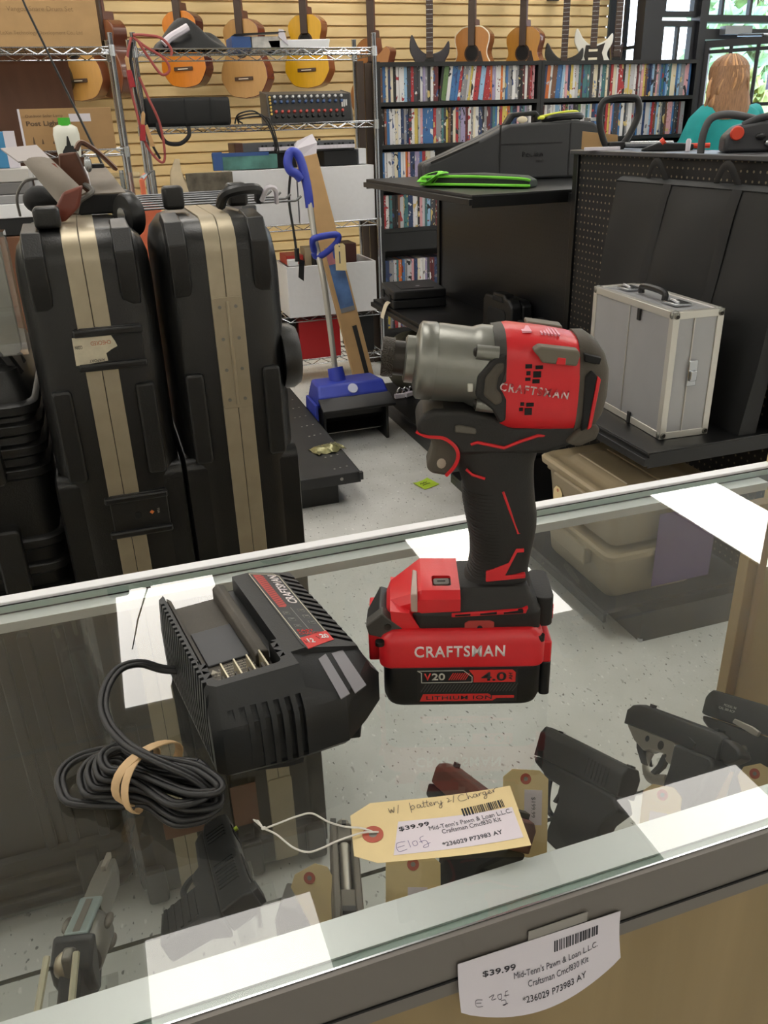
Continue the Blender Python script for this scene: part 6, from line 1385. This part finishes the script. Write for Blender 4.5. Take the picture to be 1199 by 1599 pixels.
b = MB(LB); b.box(-.035,-.0012,.50,.045,0,.85); po = b.build('picture', mat('picture_blue', '#3f5f8d', .4, var=.6, vscale=9), t, smooth=0)
MB(LB).box(-.034,-.002,.76,.044,-.0011,.848).build('red_panel', mat('picture_rose', '#a86a72', .5, var=.2, vscale=20), po, smooth=0)
MB(LB).prism([(0.0,.79),(.02,.775),(.03,.80),(.022,.83),(.004,.835)], -.003, -.0018, 'xz').build('blue_oval', mat('oval_blue', '#2c3f86', .5), po, smooth=0)
MB(LB).box(-.035,-.002,.50,.045,-.0011,.525).build('grey_strip', mat('mid_grey_card', '', .6), po, smooth=0)
MB(LB).box(.005,-.0012,.13,.030,0,.42).build('black_print', M_BLK, t, smooth=0)
b = MB(LB); b.loft([[(-.05,.005,1.31),(.05,.005,1.31),(.05,.065,1.31),(-.05,.065,1.31)],[(-.06,-.01,1.36),(.07,0,1.37),(.06,.07,1.36),(-.05,.07,1.37)],[(-.03,.0,1.40),(.06,.02,1.42),(.05,.06,1.38),(-.04,.06,1.40)]]); b.build('paper_wad', M_PAPER, t, smooth=20)
# small white plug cluster behind the thrower
t = thing('chrome_fan', 'small pile of chrome and white parts on the base shelf behind the snow thrower', 'parts', (1.42, 4.02, .113))
for k in range(4): MB().tube(spline([(-.06+.03*k,-.09,.004),(-.04+.03*k,-.10,.05),(.0+.02*k,-.09,.02)], 4), .006, 6).build('rod', M_CHROME, t)
for k in range(3): MB().obox(Matrix.Translation((-.05+.05*k,-.12,.014+.004*k)) @ Matrix.Rotation(.5*k,4,'Z'), (.05,.022,.02)).build('white_piece', M_PAPER, t)
# ------------------------------------------------------------------ black bookcases full of video cases
M_BC = mat('bookcase_black', '#0f1012', .5)
def bookcase(label, x0, x1):
    t = thing('bookcase', label, 'bookcase', (x0, 5.0, 0), group='black bookcases')
    W = x1-x0
    for x in (0, W-.022): MB().box(x,-.02,0,x+.022,.20,1.725).build('side_panel', M_BC, t, smooth=0)
    MB().box(.022,.185,0,W-.022,.20,1.70).build('back_panel', M_BC, t, smooth=0)
    for z in (1.701, 1.499, 1.275, 1.045, .808, .43, .20, .03): MB().box(.022,-.02,z,W-.022,.185,z+.0215).build('shelf', M_BC, t, smooth=0)
    MB().box(.022,-.016,.70,W-.022,-.004,.806).build('fascia', M_BC, t, smooth=0)
    return t
bookcase('left black bookcase of video cases, its lower rows visible below the black shelf', 1.655, 2.695)
bookcase('right black bookcase of video cases beside the window', 2.697, 3.815)
PAL = [('white','#d9d7d6',7),('pale grey','#b9b8bb',5),('grey','#8b8a8d',4),('charcoal','#3a3a40',5),('black','#1a1a1d',5),('dark blue','#26385e',5),('blue','#3a6ba0',4),('light blue','#8fb3d1',3),('red','#a32b31',4),('dark red','#5f2428',3),('pink','#cf9a9f',2),('orange','#c86a2a',1),('yellow','#cbb65a',2),('cream','#d8ceb4',4),('brown','#6f4c38',3),('teal','#3f6f72',2),('green','#5d7a4a',1),('lilac','#9a8fb0',2)]
def spine_mat(n, hexc):
    m = mat('spine_'+n.replace(' ', '_'), hexc, .35); nt = m.node_tree; N = nt.nodes; L = nt.links; b = N['Principled BSDF']
    tc = N.new('ShaderNodeTexCoord'); oi = N.new('ShaderNodeObjectInfo'); sx = N.new('ShaderNodeSeparateXYZ'); cb_ = N.new('ShaderNodeCombineXYZ'); L.new(tc.outputs['Object'], sx.inputs[0])
    ml = N.new('ShaderNodeMath'); ml.operation = 'MULTIPLY'; ml.inputs[1].default_value = 91.7; L.new(oi.outputs['Random'], ml.inputs[0])
    m2 = N.new('ShaderNodeMath'); m2.operation = 'MULTIPLY'; m2.inputs[1].default_value = 26; L.new(sx.outputs['Z'], m2.inputs[0])
    m3 = N.new('ShaderNodeMath'); m3.operation = 'MULTIPLY'; m3.inputs[1].default_value = 40; L.new(sx.outputs['X'], m3.inputs[0])
    L.new(m3.outputs[0], cb_.inputs[0]); L.new(ml.outputs[0], cb_.inputs[1]); L.new(m2.outputs[0], cb_.inputs[2])
    prev = None
    for k, (sc_, th, seed) in enumerate(((.8, .64, 0), (2.2, .68, 31.0))):
        mp = N.new('ShaderNodeMapping'); mp.inputs['Location'].default_value = (seed, seed*1.3, seed*.7); mp.inputs['Scale'].default_value = (sc_,)*3; L.new(cb_.outputs[0], mp.inputs[0])
        nz = N.new('ShaderNodeTexNoise'); nz.inputs['Scale'].default_value = 1; nz.inputs['Detail'].default_value = 1; L.new(mp.outputs[0], nz.inputs['Vector'])
        gt = N.new('ShaderNodeMath'); gt.operation = 'GREATER_THAN'; gt.inputs[1].default_value = th; L.new(nz.outputs[0], gt.inputs[0])
        rp = N.new('ShaderNodeValToRGB'); rp.color_ramp.interpolation = 'CONSTANT'
        cols = ['#1c1c20', '#d8d5d0', '#a0343a', '#2f4a7c', '#c9b070', '#6b6b70'] if k == 0 else ['#e2e0dc', '#151518', '#b9b9bd', '#7c2d30', '#dad2bb', '#3d5d8f']
        e = rp.color_ramp.elements
        while len(e) < len(cols): e.new(.5)
        for i, c in enumerate(cols): e[i].position = i/len(cols); e[i].color = (*S(c), 1)
        fr = N.new('ShaderNodeMath'); fr.operation = 'FRACT'; mq = N.new('ShaderNodeMath'); mq.operation = 'MULTIPLY'; mq.inputs[1].default_value = 17.3+k*29; L.new(oi.outputs['Random'], mq.inputs[0]); L.new(mq.outputs[0], fr.inputs[0]); L.new(fr.outputs[0], rp.inputs[0])
        mx = N.new('ShaderNodeMix'); mx.data_type = 'RGBA'; L.new(gt.outputs[0], mx.inputs[0])
        if prev is None: mx.inputs[6].default_value = (*S(hexc), 1)
        else: L.new(prev, mx.inputs[6])
        L.new(rp.outputs[0], mx.inputs[7]); prev = mx.outputs[2]
    L.new(prev, b.inputs['Base Color']); return m
bag_ = [i for i, p in enumerate(PAL) for _ in range(p[2])]
DVD = {}
def dvd_mesh(ci, w_):
    if (ci, w_) not in DVD:
        b = MB(); b.box(-w_/2+.0003, 0, 0, w_/2-.0003, .135, .189); DVD[(ci, w_)] = b.mesh('video_case', spine_mat(*PAL[ci][:2]), 0)
    return DVD[(ci, w_)]
ordn = lambda n: '%d%s' % (n, 'th' if 10 <= n % 100 <= 20 else {1:'st',2:'nd',3:'rd'}.get(n % 10, 'th'))
rnd = random.Random(11)
def fill(x0, x1, z, row, case, grp, lean=()):
    x = x0; n = 0
    while True:
        w_ = rnd.choice((.0145,.0145,.0145,.0175,.0175,.022,.030)); 
        if x+w_ > x1: break
        n += 1; ci = rnd.choice(bag_); o = bpy.data.objects.new('video_case', dvd_mesh(ci, w_)); COL.objects.link(o)
        ln_ = 0
        for a, c, q in lean:
            if a <= x <= c: ln_ = q
        o.location = (x+w_/2 + (0), 5.0+.003+rnd.random()*.006, z+.0005+abs(math.sin(ln_))*w_/2); o.rotation_euler = (0, ln_, 0)
        tag(o, '%s video case, %s from the left on the %s of the %s bookcase' % (PAL[ci][0], ordn(n), row, case), 'video case', grp)
        x += w_*(1.0 if ln_ == 0 else 1.03) + (rnd.choice((0,0,0,.001)))
fill(1.680, 2.668, 1.5205, 'top row', 'left', 'video cases, left bookcase top row', ((2.03, 2.33, .13),))
fill(2.724, 3.785, 1.5205, 'top row', 'right', 'video cases, right bookcase top row', ((2.724, 2.84, .07),))
fill(1.680, 2.665, 1.2965, 'second row', 'left', 'video cases, left bookcase second row')
fill(2.724, 3.785, 1.2965, 'second row', 'right', 'video cases, right bookcase second row')
fill(1.680, 2.02, 1.0665, 'third row', 'left', 'video cases, left bookcase third row')
fill(1.680, 2.12, .8295, 'fourth row', 'left', 'video cases, left bookcase fourth row')
fill(1.680, 2.13, .4515, 'fifth row', 'left', 'video cases, left bookcase fifth row')
fill(1.680, 1.92, .2215, 'sixth row', 'left', 'video cases, left bookcase sixth row')
for k, x in enumerate((1.565, 1.612)):
    tag(MB().box(x, 5.06, 0, x+.040, 5.08, 1.735-.01*k).build('wooden_board', wood('dark_board', '#3f322a', '#4d3f35', (8,8,1)), smooth=0), 'dark brown upright board between the wire rack and the bookcase, %s of two' % ('left', 'right')[k], 'board', 'dark boards by the bookcase')

# ------------------------------------------------------------------ guitars on the slatwall
M_FRET = mat('fretboard', '#42322a', .5); M_ROSE = mat('rosette', '#3a2418', .5); M_BRIDGE = mat('bridge_brown', '#4a3426', .5); M_BIND = mat('cream_binding', '#e6dcc4', .4)
def body_outline(h, wl, ww, wu, cut=False, n=8):
    R_ = [(0,0),(wl*.62,.022*h/.49),(wl*.97,.30*h*.7),(wl,.30*h),(wl*.93,.42*h),(ww,.62*h),(wu*.98,.80*h),(wu*.93,.90*h),(wu*.55,.985*h),(.03,h)]
    L_ = [(-x, z) for x, z in R_]
    if cut: R_ = R_[:6]+[(wu*.97,.74*h),(wu*1.05,.84*h),(wu*.80,.885*h),(.05,.80*h),(.035,.90*h),(.03,h)]
    pr = spline([(x, 0, z) for x, z in R_], n); pl_ = spline([(x, 0, z) for x, z in L_], n)
    return [(p.x, p.z) for p in pr] + [(p.x, p.z) for p in reversed(pl_)][:-1]
def guitar(name, label, x, zb, yaw, top, side, h=.49, wl=.19, ww=.125, wu=.145, cut=False, guard=None, binding=False, neckc=None):
    t = thing(name, label, 'guitar', (x, 6.66, zb), math.radians(-yaw), 'guitars on the slatwall')
    out = body_outline(h, wl, ww, wu, cut)
    MB().prism(out, -.045, .052, 'xz').build('body', mat('guitar_'+side.strip('#'), side, .25, coat=.4), t, bevel=.003)
    MB().prism([(a*.985, .004+b*.985) for a, b in out], -.0485, -.044, 'xz').build('soundboard', mat('guitar_'+top.strip('#'), top, .3, coat=.3, var=.05, vscale=12, stretch=(8,1,1)), t, bevel=.001)
    if binding: MB().tube([(a, -.046, b) for a, b in out], .0045, 6, closed=True).build('binding', M_BIND, t)
    hz = .635*h
    MB().cyl((0,-.0487,hz), (0,-.0500,hz), .062, n=28).build('rosette', M_ROSE, t); MB().cyl((0,-.0498,hz), (0,-.0508,hz), .050, n=28).build('sound_hole', M_DARKHOLE, t)
    MB().box(-.075,-.058,.255*h-.012,.075,-.048,.255*h+.012).build('bridge', M_BRIDGE, t, bevel=.003); MB().box(-.04,-.060,.255*h-.004,.04,-.0575,.255*h+.002).build('saddle', M_BIND, t)
    if guard: MB().prism([(.03,.50*h),(.085,.42*h),(.10,.50*h),(.075,.66*h),(.055,.66*h),(.058,.58*h)], -.0498, -.0487, 'xz').build('pickguard', mat('pickguard', '#2a1a14', .3), t)
    MB().box(-.027,-.064,hz+.05,.027,-.048,h+.37).build('fretboard', M_FRET, t, bevel=.002)
    MB().box(-.025,-.048,h-.02,.025,-.022,h+.37).prism([(-.03,h-.02),(.03,h-.02),(.025,h+.05),(-.025,h+.05)], -.048, .035, 'xz').build('neck', mat('neck_wood', '#5b3424', .4), t, bevel=.006)
    MB().prism([(-.028,h+.37),(.028,h+.37),(.037,h+.55),(-.037,h+.55)], -.055, -.038, 'xz').build('headstock', M_FRET, t, bevel=.003)
    MB(Matrix.Rotation(math.radians(yaw), 4, 'Z')).box(-.03,.0,h+.33,-.012,.235,h+.345).box(.012,.0,h+.33,.03,.235,h+.345).box(-.05,.215,h+.30,.05,.238,h+.37).build('wall_hook', M_METBLK, t)
    return t
guitar('acoustic_guitar', 'orange classical guitar with dark maroon sides on the wall above the left rack post', .815, 1.680, 40, '#cf7d24', '#45191a', h=.47, wl=.18, ww=.118, wu=.137)
guitar('acoustic_guitar', 'pale brown acoustic guitar with red sides between the orange and the yellow guitar', 1.235, 1.606, 42, '#bf945c', '#5c1a20', h=.50)
guitar('acoustic_guitar', 'yellow classical guitar with brown sides above the audio mixer', 1.700, 1.664, 42, '#dba81c', '#7d4526', h=.47, wl=.18, ww=.118, wu=.137)
guitar('acoustic_guitar', 'brown cutaway acoustic guitar behind the right post of the wire rack', 2.205, 1.43, 47, '#a5703f', '#74402a', h=.56, wl=.20, cut=True)
guitar('acoustic_guitar', 'natural acoustic guitar with black sides and white edging under the drum set carton', -.14, 1.596, 36, '#cda662', '#151515', h=.50, binding=True)
guitar('acoustic_guitar', 'honey acoustic guitar hanging left of the left rack posts beside the black sided one', .10, 1.610, 36, '#c0914c', '#6d3f26', h=.49)
guitar('acoustic_guitar', 'reddish brown guitar mostly hidden behind the left rack posts', .325, 1.625, 66, '#7c4a2e', '#5a3020', h=.47)
guitar('acoustic_guitar', 'amber acoustic guitar with white edged sides above the left bookcase', 3.015, 1.573, 50, '#b0763a', '#7a4a2a', binding=True, guard=True)
guitar('acoustic_guitar', 'golden acoustic guitar above the left bookcase, right of the white edged one', 3.45, 1.573, 52, '#b98236', '#6d3a22', guard=True)
def electric(label, x, zb, yaw, col, guardcol=None, h=.40, w_=.155, horn=1.0):
    t = thing('electric_guitar', label, 'guitar', (x, 6.66, zb), math.radians(-yaw), 'guitars on the slatwall')
    P = spline([(0,0,0),(w_*.75,0,.02),(w_,0,.12),(w_*.72,0,.21),(w_*.95,0,.29),(w_*.92,0,.29+.065*horn),(w_*.62,0,.31),(.03,0,.285),(-.03,0,.285),(-w_*.55,0,.33),(-w_*.88,0,.30+.10*horn),(-w_*.98,0,.31),(-w_*.70,0,.21),(-w_,0,.12),(-w_*.75,0,.02)], 6, True)
    MB().prism([(p.x, p.z) for p in P], -.022, .022, 'xz').build('body', mat('electric_'+col.strip('#'), col, .25, coat=.5), t, bevel=.006, seg=3)
    if guardcol: MB().prism([(-.02,.07),(.09,.05),(.10,.14),(.07,.22),(.09,.29),(.03,.27),(-.06,.28),(-.07,.2),(-.04,.12)], -.0245, -.0215, 'xz').build('pickguard', mat('guard_'+guardcol.strip('#'), guardcol, .3), t)
    for z in (.12, .18, .24): MB().box(-.035,-.028,z-.009,.035,-.022,z+.009).build('pickup', M_BIND if guardcol else M_METBLK, t, bevel=.002)
    MB().box(-.026,-.036,.255,.026,-.022,.78).build('fretboard', M_FRET, t, bevel=.002); MB().box(-.024,-.024,.28,.024,-.004,.78).build('neck', mat('neck_wood', '', .4), t, bevel=.005)
    b = MB()
    for i in range(16): b.box(-.026,-.0370,.30+i*.03,.026,-.0358,.3022+i*.03)
    b.build('frets', M_CHROME, t, smooth=0)
    MB().prism([(-.028,.78),(.028,.78),(.045,.95),(-.03,.95)], -.034, -.018, 'xz').build('headstock', M_FRET, t, bevel=.003)
    MB(Matrix.Rotation(math.radians(yaw), 4, 'Z')).box(-.03,.0,.745,-.012,.235,.76).box(.012,.0,.745,.03,.235,.76).box(-.05,.215,.71,.05,.238,.79).build('wall_hook', M_METBLK, t)
    return t
electric('dark purple black electric guitar with two sharp horns above the left bookcase', 2.645, 1.60, 25, '#1f1a26', horn=1.15)
electric('black electric guitar half hidden by the top of the right bookcase', 3.80, 1.56, 30, '#141416')
electric('white electric guitar with a dark pickguard near the window', 4.06, 1.66, 28, '#dedcd2', '#241f1c')
electric('dark red electric guitar at the end of the slatwall beside the window', 4.275, 1.60, 20, '#3a1a18', w_=.05)

# ------------------------------------------------------------------ person behind the shelving, seen from the back
def skin_mesh(verts, edges, rad, root, name, m, parent, sub=2):
    me = bpy.data.meshes.new(name); me.from_pydata(verts, edges, []); me.update()
    o = bpy.data.objects.new(name, me); COL.objects.link(o)
    sk_ = o.modifiers.new('skin', 'SKIN'); sk_.use_smooth_shade = True
    lay = me.skin_vertices[0].data if me.skin_vertices else None
    if lay is None:
        bm = bmesh.new(); bm.from_mesh(me); bm.verts.layers.skin.verify(); bm.to_mesh(me); bm.free(); lay = me.skin_vertices[0].data
    for i, r_ in enumerate(rad):
        lay[i].radius = r_ if isinstance(r_, tuple) else (r_, r_); lay[i].use_root = (i == root)
    sb = o.modifiers.new('sub', 'SUBSURF'); sb.levels = sub; sb.render_levels = sub
    dg = bpy.context.evaluated_depsgraph_get(); dg.update()
    nm = bpy.data.meshes.new_from_object(o.evaluated_get(dg)); o.modifiers.clear(); o.data = nm; bpy.data.meshes.remove(me)
    nm.materials.clear(); nm.materials.append(m); nm.shade_smooth(); nm.name = name; o.parent = parent
    return o
M_SKIN = mat('skin', '#c79a80', .55); M_TEAL = mat('teal_cotton', '#178f8f', .8, var=.08, vscale=14, bump=.15, bscale=300); M_JEAN = mat('denim', '#2d3a52', .85)
M_HAIR = mat('light_brown_hair', '#8a6444', .5, var=.3, vscale=18, stretch=(9,9,1)); M_HAIRL = mat('blond_streak', '#b98a5c', .5, var=.2, vscale=18)
pe = thing('person', 'person with long light brown hair in a teal shirt, seen from behind', 'person', (3.80, 4.62, 0), 0)
V_, E_, R_ = [], [], []
def node(p, r_, frm=None):
    V_.append(p); R_.append(r_); i = len(V_)-1
    if frm is not None: E_.append((frm, i))
    return i
pv = node((0,0,.93), (.15,.11)); wa = node((0,0,1.08), (.125,.095), pv); chs = node((0,.0,1.27), (.15,.11), wa); up = node((0,0,1.385), (.10,.075), chs)
nk = node((0,.015,1.45), .05, up); hd1 = node((-.03,.03,1.53), .062, nk); hd2 = node((-.035,.045,1.61), (.078,.092), hd1); hd3 = node((-.035,.035,1.675), (.06,.07), hd2)
ns = node((-.035,.150,1.585), .010, hd2)
for s_ in (-1, 1):
    sh = node((s_*.165,0,1.385), .055, up); el = node((s_*.30,.05,1.16), .041, sh); wr = node((s_*.20,.27,1.10), .026, el); pm = node((s_*.175,.33,1.095), (.034,.016), wr)
    for k in range(4):
        f1 = node((s_*(.150+.017*k),.385+.004*(1.5-abs(k-1.5)),1.09), .0095, pm); f2 = node((s_*(.150+.017*k),.415-.004*abs(k-1.4),1.072), .0080, f1)
    th_ = node((s_*.145,.35,1.085), .0095, pm); node((s_*.128,.372,1.075), .0085, th_)
    hp = node((s_*.095,0,.88), .095, pv); kn = node((s_*.105,.02,.48), .060, hp); an = node((s_*.11,-.01,.09), .040, kn); node((s_*.12,.13,.035), (.040,.030), an)
skin_mesh(V_, E_, R_, 0, 'body', M_SKIN, pe)
hb = MB()
for s_ in (-1, 1): hb.ell((-.035+s_*.078,.04,1.595), (.010,.022,.032), 8, 6)
hb.build('ears', M_SKIN, pe, smooth=60)
sh_ = MB(); N = 24
def ring(z, a, b_, cx=0, cy=0, dz=0): return [(cx+a*math.copysign(abs(math.cos(2*PI*k/N))**.8, math.cos(2*PI*k/N)), cy+b_*math.copysign(abs(math.sin(2*PI*k/N))**.9, math.sin(2*PI*k/N)), z+dz*abs(math.cos(2*PI*k/N))) for k in range(N)]
sh_.loft([ring(.86,.185,.135), ring(.98,.170,.125), ring(1.10,.165,.120), ring(1.25,.190,.135), ring(1.36,.222,.130), ring(1.425,.205,.105,dz=-.014), ring(1.458,.135,.078,0,.005,-.014), ring(1.472,.075,.06,0,.01)], cap=False)
for s_ in (-1, 1):
    sh_.loft([[V((s_*x, y, z)) + (V((s_*.32, .02, .95)).normalized()*math.sin(2*PI*k/16) * r1 + V((0,1,0))*math.cos(2*PI*k/16)*r2) for k in range(16)] for x, y, z, r1, r2 in ((.08,0,1.395,.055,.085),(.165,0,1.392,.070,.088),(.225,.015,1.335,.070,.080),(.27,.035,1.225,.064,.068),(.315,.05,1.155,.064,.066))], cap=False)
sh_.build('shirt', M_TEAL, pe, smooth=60)
tr_ = MB(); tr_.loft([ring(.70,.17,.12), ring(.85,.175,.128), ring(.95,.165,.12)], cap=False)
for s_ in (-1, 1): tr_.loft([[(s_*x+r_*math.cos(2*PI*k/16), y+r_*math.sin(2*PI*k/16), z) for k in range(16)] for x, y, z, r_ in ((.09,0,.86,.105),(.10,.01,.66,.088),(.105,.02,.48,.072),(.11,-.005,.10,.062))], cap=False)
tr_.build('trousers', M_JEAN, pe, smooth=60)
for s_ in (-1, 1): MB().prism([(-.07,0),(.17,0),(.18,.035),(.10,.065),(.02,.10),(-.06,.10)], s_*.115-.045, s_*.115+.045, 'yz').build('shoe', M_BLKM, pe, bevel=.012, seg=3)
hr = MB(); hr.ell((-.035,.022,1.625), (.103,.118,.105), 24, 14)
hr.loft([ring(1.66,.104,.112,-.035,.010), ring(1.58,.112,.105,-.04,-.005), ring(1.50,.122,.090,-.045,-.03), ring(1.43,.130,.075,-.05,-.05), ring(1.375,.112,.055,-.05,-.070)])
hair = hr.build('hair', M_HAIR, pe, smooth=60)
rh = random.Random(4)
for k in range(60):
    a = math.radians(rh.uniform(168, 372)); x0 = -.035+.095*math.cos(a)*rh.uniform(.1, 1); sgn = math.cos(a)
    y0 = .02+.10*math.sin(a)
    pts = [(-.035+.3*(x0+.035), y0*.35, 1.722), (x0, y0*.8-.012, 1.675), (-.035+.098*sgn, .012+.118*math.sin(a), 1.60)]
    for j, z in enumerate((1.53, 1.46, 1.40, 1.345-.035*rh.random())):
        pts.append((-.042+(.108+.014*j)*sgn+.022*math.sin(k*1.7+j*2.1), -.012*j+.006+.105*math.sin(a)*(1-.12*j)-.004, z))
    MB().tube(spline(pts, 5), [.004+.011*math.sin(PI*min(1, q/30+.08)) for q in range((len(pts)-1)*5+1)], 6).build('hair_lock', M_HAIRL if k % 4 == 0 else M_HAIR, hair, smooth=60)

# ------------------------------------------------------------------ tools on top of the gondola
M_ORG = mat('saw_orange', '#cf3f25', .4); M_SAWG = mat('saw_charcoal', '#35363a', .5)
cs = thing('chainsaw', 'orange and charcoal chainsaw with a curved grey front handle on top of the gondola', 'chainsaw', (1.82, 2.16, 1.3005), -.55)
# local: +x runs to the right along the gondola top seen from the counter, z up
cs.scale = (.82, .82, .82)
b = MB(); b.prism([(-.055,.0),(.26,.0),(.28,.05),(.20,.085),(.06,.10),(-.02,.085),(-.055,.05)], -.07, .07, 'xz'); b.build('engine_housing', M_SAWG, cs, bevel=.012, seg=3)
b = MB(); b.prism([(.09,.035),(.30,.02),(.32,.11),(.24,.15),(.15,.145),(.10,.09)], -.075, .075, 'xz'); b.build('orange_cover', M_ORG, cs, bevel=.010, seg=3)
MB().cyl((-.018,-.072,.062), (-.018,-.088,.062), .024, .021, 16).build('orange_knob', M_ORG, cs, bevel=.002)
MB().tube(spline([(-.125,-.03,.0),(-.125,-.04,.06),(-.105,-.04,.110),(-.05,-.03,.122),(.03,0,.108),(.09,.02,.09)], 6), .013, 10).build('front_handle', mat('saw_grey', '#4b4c4f', .55), cs, smooth=60)
MB().tube(spline([(.0,-.05,.085),(.06,-.06,.110),(.13,-.06,.112),(.18,-.05,.10)], 6), .012, 8).build('rear_handle', M_SAWG, cs, smooth=60)
MB().cyl((.165,-.05,.135), (.165,.0,.135), .026, n=16).build('filler_cap', M_BLK, cs)
for k, (x, z) in enumerate(((.06,.05),(.09,.03),(.12,.06),(.15,.03))): MB().ell((x,-.078,z), (.018,.012,.012), 8, 6).build('engine_part', (M_BLK, M_CHROME, M_ORG, M_BLK)[k], cs)
MB().box(.28,-.008,.012,.60,.008,.05).build('guide_bar', M_STEEL, cs, bevel=.003)
MB().tube([(.10,-.09,.01),(.20,-.10,.045),(.26,-.10,.06)], .008, 8).build('trigger_lever', M_BLK, cs)
tm = thing('trimmer_handle', 'black D-shaped loop handle of a trimmer standing on the gondola top', 'trimmer', (1.815, 2.78, 1.3005))
h0 = V((_r.x, _r.y, 0)).normalized()
P = [V((0,0,.004)), V((0,0,.006))-h0*.030, V((0,0,.045))-h0*.052, V((0,0,.10))-h0*.066, V((0,0,.150))-h0*.058, V((0,0,.163))-h0*.02, V((0,0,.163))+h0*.03, V((0,0,.155))+h0*.062, V((0,0,.11))+h0*.070, V((0,0,.06))+h0*.052, V((0,0,.02))+h0*.028]
MB().tube(spline(P, 6, True), .0115, 10, closed=True).build('loop', M_BLK, tm, smooth=60)
MB().obox(frame((0,0,.012), h0, z=(0,0,1)), (.055,.04,.024)).build('clamp', M_BLK, tm, bevel=.004)
MB().tube([V((0,0,.014))+h0*.02, V((0,-.10,.014))+h0*.14], .010, 8).build('shaft', M_CHROME, tm)
carton('open_carton', 'flattened brown carton behind the trimmer handle on the gondola top', 'carton', 1.78, 3.02, 1.3005, .11, .02, .075, M_CARD, rz=-.5) if False else None
t = thing('brown_carton', 'small brown carton flap left of the trimmer handle on the gondola top', 'carton', (1.805, 2.86, 1.3005), -.6)
MB().prism([(-.07,0),(.06,0),(.055,.045),(-.07,.060)], -.006, .0, 'xz').box(-.07,.0,0,.06,.05,.004).build('flap', M_CARD, t, bevel=.001)
t = thing('paper_stack', 'thin stack of white papers on the gondola top beside the brown carton', 'paper', (1.80, 2.78, 1.3005), -.5)
MB().box(-.10,-.10,0,.02,-.06,.010).build('sheets', M_PAPER, t, smooth=0)
t = thing('pruning_tool', 'black and red long-handled tool lying on the gondola top left of the chainsaw', 'tool', (1.815, 2.45, 1.3005), -.55)
MB().loft([[(x,-w_,0),(x,w_,0),(x,w_,h_),(x,-w_,h_)] for x, w_, h_ in ((-.10,.006,.006),(-.05,.02,.024),(.02,.018,.022),(.06,.012,.018))]).build('head', M_BLK, t, bevel=.004); MB().tube([(.04,0,.012),(.11,0,.012)], .008, 8).build('red_handle', M_ORG, t); MB().cyl((-.04,-.01,.022), (-.03,-.01,.03), .012, n=10).build('red_joint', M_ORG, t)
t = thing('white_tube', 'small white tube standing beside the chainsaw on the gondola top', 'tube', (1.79, 2.345, 1.3005)); MB().lathe([(.007,0),(.008,.03),(.004,.036)], (0,0,0), (0,0,1), 12).build('tube', M_PAPER, t)
